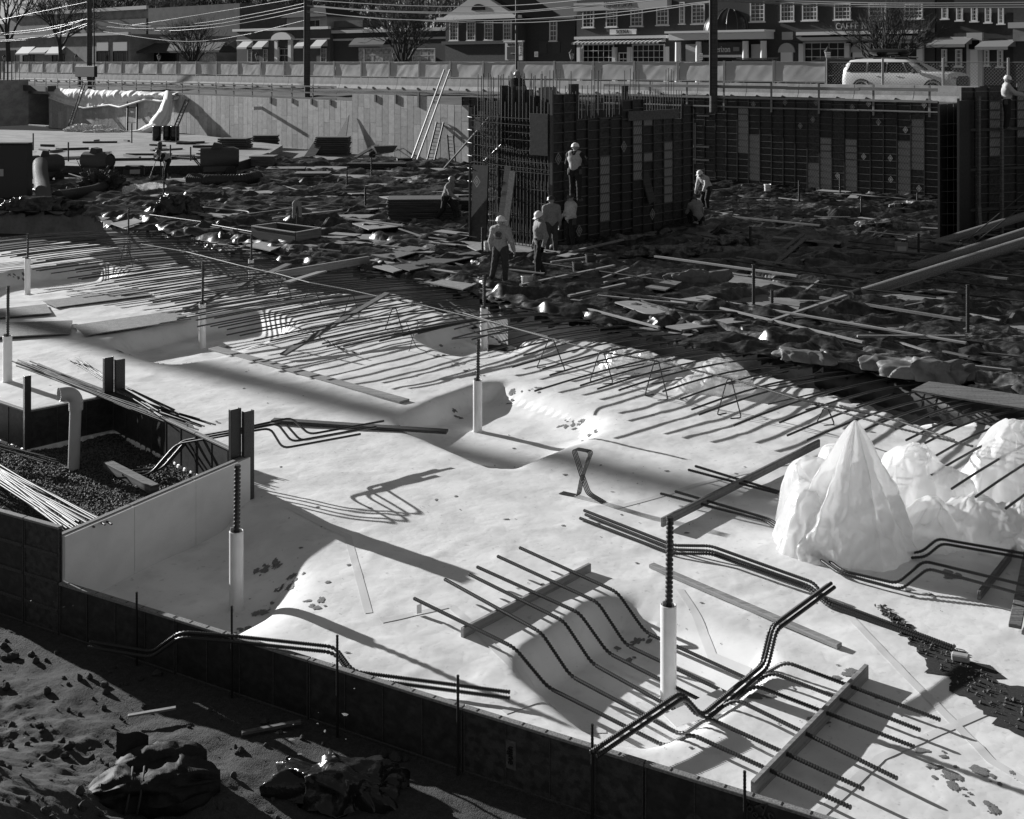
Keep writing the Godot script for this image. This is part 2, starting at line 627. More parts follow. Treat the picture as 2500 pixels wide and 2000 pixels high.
	var bt := tex_from(layered([[fine, 0.1, 0.9, 0.5, 1.0], [cloud2, 0.2, 0.8, 0.8, 1.0]]), 512)
	M.brick = mat(0.085, 0.9, bt, 0.8)
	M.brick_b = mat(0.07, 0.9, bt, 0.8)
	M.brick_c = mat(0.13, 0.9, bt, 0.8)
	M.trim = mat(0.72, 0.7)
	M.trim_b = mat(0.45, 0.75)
	M.letter = mat(0.5, 0.6)
	M.glass = mat(0.012, 0.1)
	M.glass.metallic_specular = 0.25
	M.glass_grey = mat(0.09, 0.12, tex_from(layered([[cloud, 0.3, 0.7, 0.4, 1.0]]), 512), 0.4)
	M.glass_lit = mat(0.4, 0.2, M.glass_grey.albedo_texture, 0.6)
	M.awn_pale = mat(0.5, 0.8)
	M.awn_dark = mat(0.03, 0.8)
	M.awn_grey = mat(0.22, 0.7)
	M.dome = mat(0.02, 0.35)
	M.dome_rib = mat(0.08, 0.4)
	M.roof = mat(0.05, 0.9, bt, 0.6)
	M.stucco = mat(0.3, 0.9, M.concrete.albedo_texture, 0.2)
	M.stucco_d = mat(0.13, 0.9, M.concrete.albedo_texture, 0.2)
	M.barrier = mat(0.5, 0.85, M.concrete.albedo_texture, 0.5)
	M.fence_steel = mat(0.3, 0.45, null, 1.0, null, 1.0, 0.5)
	M.sheeting = mat(0.5, 0.45)
	M.sheeting.backlight_enabled = true
	M.sheeting.backlight = Color(0.4, 0.4, 0.4)
	M.pole = mat(0.1, 0.9, M.lumber_old.albedo_texture, 0.6)
	M.wire = mat(0.25, 0.4)
	M.leafage = mat(0.04, 0.9)
	M.bark = mat(0.06, 0.95)
	M.tyre = mat(0.02, 0.8)
	M.paint_white = mat(0.75, 0.25)
	M.paint_white.clearcoat_enabled = true
	M.gloss_black = mat(0.015, 0.15)

	M.heater = mat(0.09, 0.5, M.rail.albedo_texture, 1.0)
	M.heater_b = mat(0.05, 0.6)
	M.duct_grey = mat(0.12, 0.7)
	M.cloth_white = mat(0.72, 0.7)
	M.cloth_white.backlight_enabled = true
	M.cloth_white.backlight = Color(0.4, 0.4, 0.4)
	M.cloth_grey = mat(0.17, 0.6, cloth, 1.0)
	M.bag = mat(0.011, 0.7, M.tarp.albedo_texture, 2.0, M.tarp.normal_texture, 0.6)
	M.bag_gloss = mat(0.02, 0.22, null, 1.5, M.tarp.normal_texture, 0.8)
	M.strap = mat(0.045, 0.8)
	M.damp = mat(0.42, 0.8, M.dirt.albedo_texture, 4.0)
	M.tape = mat(0.72, 0.35)

func build_ground() -> void:
	# outline of the hollows in the membrane, and where it ends against the trench
	pit([Vector3(-0.188, 0, -12.3), Vector3(1.198, 0, -14.136), Vector3(1.912, 0, -13.758), Vector3(2.97, 0, -12.427), Vector3(1.636, 0, -10.724), Vector3(0.888, 0, -10.474), Vector3(0.302, 0, -11.122)], [0.42, 0.5, 0.8, 0.4, 0.7, 0.6, 0.5], 0.34)
	pit([Vector3(-2.296, 0, -20.219), Vector3(-1.924, 0, -21.423), Vector3(-0.737, 0, -23.13), Vector3(-0.08, 0, -23.678), Vector3(1.482, 0, -21.865), Vector3(2.426, 0, -20.449), Vector3(1.917, 0, -19.496), Vector3(1.204, 0, -18.686), Vector3(0.042, 0, -17.642), Vector3(-0.392, 0, -17.799), Vector3(-1.332, 0, -18.982)], [0.6, 0.5, 0.5, 0.8, 1.3, 1.4, 1.1, 0.8, 0.6, 0.6, 0.7], 0.34)
	pit([Vector3(-9.159, 0, -26.62), Vector3(-7.674, 0, -29.024), Vector3(-6.243, 0, -30.193), Vector3(-4.33, 0, -27.77), Vector3(-5.169, 0, -25.417), Vector3(-5.914, 0, -23.898), Vector3(-7.852, 0, -24.383)], [0.45, 0.45, 0.8, 1.3, 1.5, 1.5, 0.9], 0.4)
	pit([Vector3(-15.25, 0, -34.342), Vector3(-14.274, 0, -35.99), Vector3(-12.375, 0, -36.875), Vector3(-10.723, 0, -35.146), Vector3(-11.131, 0, -32.838), Vector3(-12.559, 0, -31.133), Vector3(-13.707, 0, -30.866)], [0.6, 0.5, 0.8, 1.2, 1.4, 1.4, 0.5], 0.36)
	pit([Vector3(-2.427, 0, -27.02), Vector3(-1.188, 0, -29.213), Vector3(0.194, 0, -28.654), Vector3(0.91, 0, -26.858), Vector3(-0.084, 0, -24.718), Vector3(-1.432, 0, -24.855)], [0.5, 0.5, 0.8, 1.0, 1.0, 0.8], 0.4)
	pit([Vector3(-13.628, 0, -38.287), Vector3(-12.64, 0, -40.529), Vector3(-11.018, 0, -39.637), Vector3(-10.022, 0, -36.501), Vector3(-11.453, 0, -35.563)], [0.5, 0.5, 0.8, 0.8, 0.8], 0.35)
	pit([Vector3(-8.666, 0, -33.201), Vector3(-7.685, 0, -35.423), Vector3(-6.009, 0, -33.448), Vector3(-6.376, 0, -31.35), Vector3(-7.519, 0, -31.241)], [0.5, 0.5, 0.8, 0.8, 0.8], 0.35)
	pit([Vector3(-4.155, 0, -17.764), Vector3(-3.568, 0, -17.253), Vector3(-2.546, 0, -15.813), Vector3(-1.752, 0, -13.971), Vector3(-2.058, 0, -12.918), Vector3(-2.719, 0, -12.342), Vector3(-5.541, 0, -13.971)], [0.5, 0.9, 1.2, 1.25, 1.1, 0.3, 0.3], 0.26)
	far_edge = xz([Vector3(-28.247, -0.2, -50.503), Vector3(-20.074, -0.2, -45.551), Vector3(-15.822, -0.2, -42.432), Vector3(-13.212, -0.2, -41.026), Vector3(-10.328, -0.2, -38.084), Vector3(-7.143, -0.2, -34.545), Vector3(-4.603, -0.2, -32.72), Vector3(-2.586, -0.2, -32.605), Vector3(-0.095, -0.2, -28.032), Vector3(2.388, -0.2, -27.092), Vector3(3.74, -0.2, -25.957), Vector3(4.936, -0.2, -24.681), Vector3(5.996, -0.2, -23.585), Vector3(6.875, -0.2, -22.046), Vector3(7.391, -0.2, -21.167), Vector3(8.492, -0.2, -21.411), Vector3(9.608, -0.2, -20.245), Vector3(11.95, -0.2, -18.079)])
	box_poly = xz([Vector3(-5.246, 0.6, -14.133), Vector3(-3.77, 0.6, -16.901), Vector3(-6.551, 0.6, -19.884), Vector3(-7.625, 0.6, -18.999), Vector3(-8.862, 0.6, -19.957), Vector3(-9.573, 0.6, -17.115), Vector3(-7.966, 0.2, -15.161)])
	# membrane: rows lie along the edge form, closer together near the camera
	var u := (FORM_B - FORM_A)
	u.y = 0
	u = u.normalized()
	var w := Vector3(u.z, 0, -u.x)
	var rows: Array[float] = []
	var q := 0.0
	while q < 42.0:
		rows.append(q)
		q += 0.04 + 0.0034 * q
	var cols := 620
	var pts := PackedVector3Array()
	var keep := PackedByteArray()
	for j in range(rows.size() - 1, -1, -1):
		for i in cols:
			var p: Vector3 = FORM_A + u * (-22.0 + i * 0.061) + w * rows[j]
			p.y = mh(p.x, p.z)
			if rows[j] < 0.3:
				p.y = lerpf(minf(p.y, 0.03), p.y, rows[j] / 0.3)
			pts.append(p)
			var ok := 1
			if p.z < -19.0 and side_of(far_edge, Vector2(p.x, p.z)) < -1.2:
				ok = 0
			keep.append(ok)
	var g := MB.new()
	g.grid(pts, cols, keep)
	single("membrane_ground", g, M.membrane, "crumpled white vapour membrane spread over the dug ground", "", "", "structure")
	# dark soil below and beyond the membrane
	var soil := MB.new()
	pts = PackedVector3Array()
	for j in 90:
		for i in 110:
			var x := -45.0 + i * 0.8
			var z := -70.0 + j * 0.8
			pts.append(Vector3(x, -0.62 + 0.06 * nz.get_noise_2d(x * 2, z * 2), z))
	soil.grid(pts, 110)
	single("soil_ground", soil, M.dirt, "dark bare soil in the trench below the rebar", "", "", "structure")
	# sand on the camera side of the edge form
	pts = PackedVector3Array()
	cols = 420
	q = -0.02
	rows.clear()
	while q < 9.0:
		rows.append(q)
		q += 0.026 + 0.004 * q
	for j in rows.size():
		for i in cols:
			var p: Vector3 = FORM_A + u * (-6.0 + i * 0.042) - w * rows[j]
			p.y = sand_h(p.x, p.z)
			pts.append(p)
	g = MB.new()
	g.grid(pts, cols)
	single("sand_ground", g, M.sand, "trampled grey sand in front of the edge form", "", "", "structure")

# one form panel seen from outside: plywood face in a frame with ribs
func form_panel(parent: Node3D, a: Vector3, b: Vector3, h: float, face: Material, ribs := 0) -> void:
	# a, b: bottom corners, panel stands up from them
	var bs := face_basis(a, b)
	var L := a.distance_to(b)
	var mb := MB.new()
	var c := (a + b) * 0.5 + Vector3(0, h * 0.5, 0)
	mb.box(c, Vector3(L - 0.012, h - 0.004, 0.035), bs, 0.003)
	var p := part(parent, "panel", mb, face)
	var fr := MB.new()
	fr.box(c - Vector3(0, h * 0.5 - 0.015, 0), Vector3(L - 0.012, 0.03, 0.055), bs, 0.004)
	for e in [-1.0, 1.0]:
		fr.box(c + bs.x * e * (L * 0.5 - 0.014), Vector3(0.016, h - 0.05, 0.055), bs, 0.003)
	for k in ribs:
		fr.box(c + bs.x * ((k + 1.0) / (ribs + 1) - 0.5) * L, Vector3(0.01, h - 0.06, 0.05), bs)
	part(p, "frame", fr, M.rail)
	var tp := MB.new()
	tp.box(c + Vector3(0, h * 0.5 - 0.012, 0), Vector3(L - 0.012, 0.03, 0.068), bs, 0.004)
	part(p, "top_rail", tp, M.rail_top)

func build_forms() -> void:
	var t := thing("edge_form", "long low dark plywood edge form beside the white membrane", "formwork")
	var u := (FORM_B - FORM_A)
	u.y = 0
	u = u.normalized()
	var mats := [M.form, M.form_b, M.form, M.form_c]
	var L := 1.83
	for k in 8:
		var a: Vector3 = FORM_A + u * (k * L)
		a.y = -0.53
		form_panel(t, a, a + u * L, 0.61, mats[k % 4], 3)
		# low joint dowels on the top rail
	var pins := MB.new()
	for k in 60:
		var p: Vector3 = FORM_A + u * (0.12 + k * 0.24)
		p.y = 0.083
		pins.box(p, Vector3(0.012, 0.006, 0.05), face_basis(FORM_A, FORM_B))
	part(t, "wedge_pins", pins, M.steel_dark).set_meta("kind", "stuff")
	# sticker, round stencil and stray print on the panels
	var fb := face_basis(FORM_A, FORM_B)
	var sk := MB.new()
	sk.box(Vector3.ZERO, Vector3(0.11, 0.26, 0.003))
	var so := part(t, "sticker", sk, M.form_worn)
	so.transform = Transform3D(fb, Vector3(-0.004, -0.2, -10.945) * Vector3(1, 0, 1) + Vector3(0, -0.26, 0))
	so.position = form_point(1.0, so.position.x, -0.22)
	words(so, "print", "aulin", Vector2(0, 0), 0.055, M.form_b, 0.001)
	so.get_child(0).rotation.z = PI / 2
	for q in [["Special", 2.02, -0.06, 0.07], ["Assi", 2.12, -0.03, 0.11]]:
		words(t, "print", q[0], Vector2.ZERO, q[3], M.rail, 0.0)
		var pr: Node3D = t.get_child(t.get_child_count() - 1)
		pr.transform = Transform3D(fb * Basis(Vector3(0, 0, 1), -0.7), form_point(1.0, q[1], q[2]))
	var rs := MB.new()
	rs.lathe(Vector3.ZERO, [Vector2(0.001, 0.0), Vector2(0.085, 0.0), Vector2(0.086, -0.001)], 20, Basis(Vector3.RIGHT, PI / 2))
	var ro := part(t, "round_stencil", rs, M.form_worn_dark)
	ro.transform = Transform3D(fb, form_point(1.0, 1.55, -0.3))
	# steel stakes driven along the form
	var where := [Vector3(-4.104, 0.08, -13.333), Vector3(-2.899, 0.08, -12.649), Vector3(-1.692, 0.08, -11.911), Vector3(-0.478, 0.08, -11.276), Vector3(0.726, 0.08, -10.596), Vector3(1.927, 0.08, -9.921)]
	var hs := [0.19, 0.347, 0.392, 0.321, 0.237, 0.225]
	var n_out := u.cross(Vector3.UP)
	for i in where.size():
		var p: Vector3 = where[i]
		p += n_out * 0.05
		var mb := MB.new()
		mb.tube([Vector3(p.x, -0.8, p.z), Vector3(p.x, 0.08 + hs[i], p.z)], 0.013, 8, true, 0.03, 0.06)
		single("steel_stake", mb, M.steel, "thin dark steel stake driven against the long edge form", "stake", "stakes along the edge form")

# a point on the outer face of the edge form at a given x and height
func form_point(_k: float, x: float, y: float) -> Vector3:
	var u := (FORM_B - FORM_A) / (FORM_B.x - FORM_A.x)
	var p: Vector3 = FORM_A + u * (x - FORM_A.x)
	return Vector3(p.x, y, p.z) + face_basis(FORM_A, FORM_B).z * 0.0205

# ---------------------------------------------------------------- the pit box of forms and foam in the corner
func build_box() -> void:
	var F := Vector3(-5.266, 0.6, -14.072)
	var R := Vector3(-3.724, 0.6, -16.901)
	var B := Vector3(-6.6, 0.6, -20.031)
	var C := Vector3(-7.661, 0.6, -19.088)
	var Dd := Vector3(-8.917, 0.6, -20.08)
	var t := thing("foam_wall", "white foam board wall between the pit box and the membrane", "insulation")
	var bs := face_basis(F, R)
	var L := F.distance_to(R)
	for k in 3:
		var mb := MB.new()
		var e := L / 3.0
		mb.box(F + (R - F).normalized() * (e * (k + 0.5)) + Vector3(0, -0.5, 0) + bs.z * 0.06, Vector3(e - 0.005, 0.98, 0.05), bs, 0.003)
		part(t, "foam_board", mb, M.foam)
	# short return of foam round the corner
	var rb := face_basis(R, B)
	# dark forms
	t = thing("pit_form", "dark plywood forms boxing in the gravel pit", "formwork")
	var runs := [[F, R, 3, 0.62], [R, B, 3, 0.72], [B, C, 1, 0.72], [C, Dd, 1, 0.72]]
	for r in runs:
		var a: Vector3 = r[0]
		var b: Vector3 = r[1]
		var d := (b - a).normalized()
		var m: int = r[2]
		var l := a.distance_to(b) / m
		for k in m:
			var p := a + d * (l * k)
			p.y = 0.6 - r[3]
			form_panel(t, p, p + d * l, r[3], M.form_b if k % 2 else M.form, 2)
	# the taller panel standing on the line of the edge form
	var u := (FORM_B - FORM_A)
	u.y = 0
	u = u.normalized()
	t = thing("corner_form", "tall scuffed form panel standing at the corner of the pit", "formwork")
	for k in 3:
		var a: Vector3 = FORM_A - u * (k * 0.61 + 0.0)
		a.y = -0.53
		form_panel(t, a - u * 0.61, a, 1.25, M.form_c if k != 1 else M.form, 0)
		for j in 3:
			var ribs := MB.new()
			var p := a - u * 0.305
			p.y = -0.25 + j * 0.32
			ribs.box(p + face_basis(FORM_A, FORM_B).z * 0.02, Vector3(0.57, 0.04, 0.03), face_basis(FORM_A, FORM_B), 0.004)
			part(t, "rib", ribs, M.rail)
	# steel posts
	for q in [[R + Vector3(-0.05, 0, 0.05), 0.68, "pair of steel channels standing at the corner by the foam wall"], [B, 0.62, "steel channel post standing tall at the back corner of the pit"], [C, 0.55, "slim dark steel post at the side of the pit box"]]:
		var p: Vector3 = q[0]
		var o := thing("steel_post", q[2], "post", Vector3(p.x, 0, p.z))
		o.rotation.y = 0.75
		var wide := 0.075 if q[0] != C else 0.045
		for e in ([-1.0, 1.0] if q[0] != C else [0.0]):
			var mb := MB.new()
			var top: float = 0.6 + q[1] - (0.05 if e > 0.0 else 0.0)
			mb.box(Vector3(e * 0.085, top * 0.5 - 0.05, e * 0.03 + 0.03), Vector3(wide * 2.0, top + 0.1, 0.012), Basis.IDENTITY, 0.002)
			for s in [-1.0, 1.0]:
				mb.box(Vector3(e * 0.085 + s * wide, top * 0.5 - 0.05, e * 0.03), Vector3(0.012, top + 0.1, 0.07), Basis.IDENTITY, 0.002)
			part(o, "channel", mb, M.rail if e > 0.0 else M.steel_dark)
	# gravel inside the box
	var lo := Vector2(minf(minf(F.x, C.x), Dd.x) - 0.5, B.z - 0.3)
	var hi := Vector2(R.x, F.z)
	var poly := xz([F, R, B, C, Dd, Vector3(-7.908, 0.6, -15.051), FORM_A - u * 3.5, FORM_A])
	var pts := PackedVector3Array()
	var keep := PackedByteArray()
	var cx := 150
	var cz := 130
	for j in cz:
		for i in cx:
			var x := lerpf(-10.5, -3.6, i / (cx - 1.0))
			var z := lerpf(-20.2, -13.6, j / (cz - 1.0))
			pts.append(Vector3(x, gravel_h(x, z), z))
			keep.append(1 if Geometry2D.is_point_in_polygon(Vector2(x, z), poly) else 0)
	var g := MB.new()
	g.grid(pts, cx, keep)
	single("gravel_ground", g, M.dirt, "dark gravel bed inside the pit box", "", "", "structure")
	var pebble := MB.new()
	for k in 40000:
		var x := rng.randf_range(-10.2, -3.7)
		var z := rng.randf_range(-19.8, -13.8)
		if not Geometry2D.is_point_in_polygon(Vector2(x, z), poly):
			continue
		var s := rng.randf_range(0.008, 0.02)
		var bb := Basis.from_euler(Vector3(rng.randf() * 6, rng.randf() * 6, rng.randf() * 6)) * Basis.from_scale(Vector3(s * 1.3, s * 0.7, s))
		var c := Vector3(x, gravel_h(x, z) + s * 0.4, z)
		var o := [Vector3.UP, Vector3.RIGHT, Vector3.BACK, Vector3.LEFT, Vector3.FORWARD, Vector3.DOWN]
		for f in [[0, 1, 2], [0, 2, 3], [0, 3, 4], [0, 4, 1], [5, 1, 2], [5, 2, 3], [5, 3, 4], [5, 4, 1]]:
			var a: Vector3 = bb * o[f[0]]
			var b: Vector3 = bb * o[f[1]]
			var d: Vector3 = bb * o[f[2]]
			pebble.tri(c + a, c + b, c + d, (a + b + d).normalized())
	single("gravel", pebble, M.gravel, "loose grey gravel stones spread inside the pit box", "gravel", "", "stuff")
	# plastic vent pipe with an elbow
	var base := Vector3(-6.625, 0, -18.214)
	var vp := thing("vent_pipe", "grey plastic pipe with an open elbow rising from the gravel", "pipe", Vector3(base.x, 0.0, base.z))
	var hgt := 1.019
	var mb := MB.new()
	mb.tube([Vector3(0.01, -0.2, 0), Vector3(0.05, hgt, 0)], 0.085, 20, false)
	part(vp, "pipe", mb, M.pvc_grey)
	mb = MB.new()
	var dir := Vector3(-0.8, 0, 0.6)
	var el := []
	for k in 9:
		var a := PI / 2 * k / 8.0
		el.append(Vector3(0.05, hgt - 0.05, 0) + Vector3(0, sin(a) * 0.16, 0) + dir * (1.0 - cos(a)) * 0.16)
	el.append(el[-1] + dir * 0.09)
	mb.tube(el, 0.102, 20, false)
	mb.tube([Vector3(0.05, hgt - 0.16, 0), Vector3(0.05, hgt - 0.05, 0)], 0.104, 20, false)
	var ie := el.duplicate()
	part(vp, "elbow", mb, M.pvc_grey)
	mb = MB.new()
	mb.tube(ie, 0.085, 20, false)
	mb.tube([el[-1] - dir * 0.002, el[-1]], [0.085, 0.102], 20, false)
	part(vp, "bore", mb, M.pvc_grey)
	# rebar bundles in and behind the pit
	bundle(Vector3(-8.592, 0.75, -21.299), Vector3(-4.919, 0.5, -18.604), 26, 0.28, 0.011, "bundle of thin straight rebar resting on the back of the pit box")
	bundle(Vector3(-7.809, 0.7, -21.733), Vector3(-5.461, 0.62, -18.841), 12, 0.2, 0.009, "loose thin rebar lying across the back corner of the pit box")
	bundle(Vector3(-8.443, 0.35, -18.181), Vector3(-5.173, 0.52, -14.465), 24, 0.34, 0.013, "fan of long rebar leaning over the gravel onto the foam wall")
	bundle(Vector3(-8.449, 0.3, -18.74), Vector3(-6.884, 0.15, -18.133), 6, 0.25, 0.011, "few short rebar lying on the rim of the gravel")
	# timber in the pit
	var tb := MB.new()
	tb.bar(Vector3(-6.111, 0.02, -18.246), Vector3(-5.083, 0.02, -17.197), 0.14, 0.12, Vector3.UP, 0.008)
	single("timber", tb, M.lumber_old, "short square timber lying on the gravel", "lumber")
	# bent bars that lean over the pit form and out across the membrane
	for k in 4:
		var o := Vector3(0.05 * k, 0.02 * (k % 2), -0.09 * k)
		var pts2 := [Vector3(-5.775, 0.02, -17.654) + o, Vector3(-5.312, 0.05, -17.706) + o, Vector3(-4.992, 0.42, -17.959) + o, Vector3(-4.11, 0.68, -17.57) + o, Vector3(-3.502, 0.8, -17.508) + o * 1.5, Vector3(-3.373, 0.42, -17.769) + o * 2.0, Vector3(-2.323, 0.4, -18.519) + o * 2.0]
		var mb2 := MB.new()
		mb2.tube(fillet(pts2, 0.12), 0.017, 8, true)
		single("bent_rebar", mb2, M.rebar, "cranked rebar draped over the pit form onto the membrane", "rebar", "cranked bars over the pit form")

func gravel_h(x: float, z: float) -> float:
	return -0.04 + 0.06 * nz.get_noise_2d(x * 1.5 + 7, z * 1.5) + 0.01 * nf.get_noise_2d(x * 3, z * 3)

func bundle(a: Vector3, b: Vector3, m: int, spread: float, r: float, label: String) -> void:
	var d := (b - a).normalized()
	var sx := d.cross(Vector3.UP).normalized()
	for k in m:
		var mb := MB.new()
		var o0 := sx * rng.randf_range(-spread, spread) * 0.5 + Vector3(0, rng.randf_range(0, 0.06), 0)
		var o1 := sx * rng.randf_range(-spread, spread) * 0.9 + Vector3(0, rng.randf_range(0, 0.06), 0)
		var e0 := d * rng.randf_range(-0.35, 0.25)
		var e1 := d * rng.randf_range(-0.3, 0.3)
		mb.tube([a + o0 + e0, (a + b) * 0.5 + (o0 + o1) * 0.5 - Vector3(0, 0.02, 0), b + o1 + e1], r, 6, true)
		single("loose_rebar", mb, M.rebar_far, label, "rebar", label.replace("bundle of ", "").replace("fan of ", ""))

# ---------------------------------------------------------------- plastic sleeves with threaded rods
func build_sleeves() -> void:
	# base, top of sleeve, top of rod, sleeve radius, rod radius, lean
	var q := [
		[Vector3(1.579, -0.3, -12.196), 0.926, 1.811, 0.082, 0.033, 0.0, "white sleeve in the hollow crossed by cranked rebar"],
		[Vector3(-3.199, -0.25, -14.021), 0.913, 1.678, 0.082, 0.033, -0.04, "white sleeve standing in the shade of the foam wall"],
		[Vector3(-0.601, -0.38, -21.099), 0.93, 1.645, 0.08, 0.03, 0.0, "white sleeve in the round hollow beside the dark plank"],
		[Vector3(-7.043, -0.3, -27.482), 0.904, 1.872, 0.08, 0.028, 0.0, "white sleeve beside the long board and the strand board sheets"],
		[Vector3(-9.61, 0, -23.012), 0.889, 1.841, 0.085, 0.028, 0.0, "white sleeve behind the pit box"],
		[Vector3(-13.511, -0.25, -33.692), 0.879, 1.576, 0.08, 0.026, 0.0, "white sleeve in front of the strand board sheets"],
		[Vector3(-0.635, -0.35, -27.536), 0.849, 1.596, 0.09, 0.028, 0.0, "white sleeve under the rebar mat near the standing workers"],
		[Vector3(-7.346, -0.3, -34.018), 0.842, 1.557, 0.08, 0.026, 0.0, "white sleeve under the mat beside the leaning board"],
		[Vector3(-12.759, -0.3, -40.17), 0.667, 1.566, 0.08, 0.026, 0.0, "white sleeve among the dense far rebar"]]
	for s in q:
		var p: Vector3 = s[0]
		var y0: float = mh(p.x, p.z)
		var o := thing("anchor_sleeve", s[6], "anchor", Vector3(p.x, y0, p.z), 0.0, "plastic sleeves with threaded rods")
		var top: float = p.y + s[1] - y0
		var rod: float = p.y + s[2] - y0
		var r: float = s[3]
		var mb := MB.new()
		mb.lathe(Vector3.ZERO, [Vector2(r + 0.012, -0.15), Vector2(r + 0.012, 0.0), Vector2(r, 0.03), Vector2(r, top - 0.004), Vector2(r - 0.003, top), Vector2(r - 0.01, top), Vector2(r - 0.012, top - 0.004), Vector2(r - 0.012, top - 0.35)], 24)
		part(o, "sleeve", mb, M.pvc)
		mb = MB.new()
		mb.tube([Vector3(s[5] * 0.0, top - 0.4, 0), Vector3(0.015, rod, 0.01)], s[4], 10, true, 0.045, 0.2)
		part(o, "threaded_rod", mb, M.rod)
		mb = MB.new()
		mb.box(Vector3(-r * 0.5, top + 0.01, 0.02), Vector3(0.05, 0.07, 0.02), Basis(Vector3.UP, 0.5), 0.003)
		part(o, "wedge", mb, M.lumber)

# ---------------------------------------------------------------- rebar and timber on the near membrane
func build_near_rebar() -> void:
	# six cranked bars that dip through the hollow
	var bars := [
		[Vector3(-1.089, 0.16, -13.387), Vector3(0.029, 0.13, -12.316), Vector3(0.357, -0.16, -12.102), Vector3(1.408, -0.16, -11.045), Vector3(1.595, 0.1, -10.793), Vector3(2.73, 0.1, -9.725)],
		[Vector3(-0.777, 0.16, -13.885), Vector3(0.309, 0.13, -12.643), Vector3(0.595, -0.18, -12.367), Vector3(1.585, -0.18, -11.269), Vector3(1.789, 0.1, -11.062), Vector3(2.904, 0.1, -9.972)],
		[Vector3(-0.499, 0.16, -14.018), Vector3(0.555, 0.13, -12.902), Vector3(0.837, -0.2, -12.66), Vector3(1.761, -0.2, -11.543), Vector3(2.107, 0.1, -11.383), Vector3(3.228, 0.1, -10.12)],
		[Vector3(-0.415, 0.16, -14.223), Vector3(0.732, 0.13, -13.094), Vector3(1.022, -0.2, -12.888), Vector3(2.03, -0.2, -11.74), Vector3(2.339, 0.1, -11.637), Vector3(3.528, 0.1, -10.586)],
		[Vector3(-0.177, 0.16, -14.53), Vector3(0.95, 0.13, -13.352), Vector3(1.227, -0.2, -13.07), Vector3(2.215, -0.2, -11.99), Vector3(2.547, 0.1, -11.887), Vector3(3.668, 0.1, -10.852)],
		[Vector3(0.09, 0.16, -14.787), Vector3(1.186, 0.13, -13.61), Vector3(1.467, -0.18, -13.318), Vector3(2.433, -0.18, -12.269), Vector3(2.729, 0.12, -12.05), Vector3(3.908, 0.1, -11.021)]]
	for b in bars:
		var mb := MB.new()
		mb.tube(fillet(b, 0.09), 0.0168, 8, true, 0.026, 0.2)
		single("cranked_rebar", mb, M.rebar, "thick ribbed rebar cranked down through the hollow round the sleeve", "rebar", "parallel cranked bars in the hollow")
	# three tied bars that cross them
	for k in 3:
		var o := Vector3(0.028 * k, 0.03 * (k % 2), 0.028 * k)
		var pts: Array = [Vector3(0.672, 0.14, -10.428) + o, Vector3(1.55, 0.2, -11.287) + o, Vector3(1.744, -0.02, -11.284) + o, Vector3(2.493, 0.06, -12.096) + o, Vector3(2.593, 0.42, -12.142) + o, Vector3(3.412, 0.46, -13.039) + o]
		var mb := MB.new()
		mb.tube(fillet(pts, 0.08), 0.0168, 8, true, 0.026, 0.2)
		single("crossing_rebar", mb, M.rebar, "dark rebar laid diagonally over the parallel cranked bars", "rebar", "three bars over the cranked ones")
	# bars behind them that run under the plastic
	for k in 3:
		var pts: Array = [[Vector3(0.966, 0.06, -16.287), Vector3(2.022, 0.06, -15.1), Vector3(2.439, 0.16, -14.837), Vector3(3.467, 0.14, -13.822), Vector3(3.525, 0.04, -13.647), Vector3(4.576, 0.05, -12.498)],
			[Vector3(0.979, 0.03, -16.22), Vector3(2.012, 0.04, -15.023), Vector3(2.423, 0.14, -14.738), Vector3(3.422, 0.1, -13.828), Vector3(3.538, 0.03, -13.555), Vector3(4.609, 0.03, -12.418)],
			[Vector3(0.9, 0.03, -16.088), Vector3(1.973, 0.03, -14.922), Vector3(2.425, 0.1, -14.75), Vector3(3.399, 0.07, -13.832), Vector3(3.543, 0.02, -13.486), Vector3(4.479, 0.03, -12.584)]][k]
		var mb := MB.new()
		mb.tube(fillet(pts, 0.08), 0.0172, 8, true, 0.026, 0.2)
		single("cranked_rebar", mb, M.rebar, "bundled cranked rebar lying behind the timber batten", "rebar", "three bundled cranked bars")
	for k in 2:
		var pts: Array = [[Vector3(2.063, 0.1, -16.809), Vector3(3.332, 0.08, -15.856), Vector3(3.878, 0.05, -14.301), Vector3(4.462, 0.05, -13.857), Vector3(4.829, 0.22, -14.034), Vector3(5.977, 0.22, -13.062)],
			[Vector3(2.279, 0.1, -16.889), Vector3(3.393, 0.09, -15.887), Vector3(3.942, 0.05, -14.358), Vector3(4.46, 0.06, -13.997), Vector3(4.827, 0.25, -14.169), Vector3(6.075, 0.25, -13.275)]][k]
		var mb := MB.new()
		mb.tube(fillet(pts, 0.08), 0.0172, 8, true, 0.026, 0.2)
		single("cranked_rebar", mb, M.rebar, "cranked rebar running under the heap of clear plastic", "rebar", "bars under the plastic")
	for k in 2:
		var pts: Array = [[Vector3(2.576, 0.14, -17.67), Vector3(3.704, 0.1, -16.809)], [Vector3(2.702, 0.14, -17.832), Vector3(3.768, 0.1, -16.841)]][k]
		var mb := MB.new()
		mb.tube(pts, 0.0172, 8, true, 0.026, 0.2)
		single("cranked_rebar", mb, M.rebar, "straight rebar poking out from behind the clear plastic", "rebar", "bars behind the plastic")
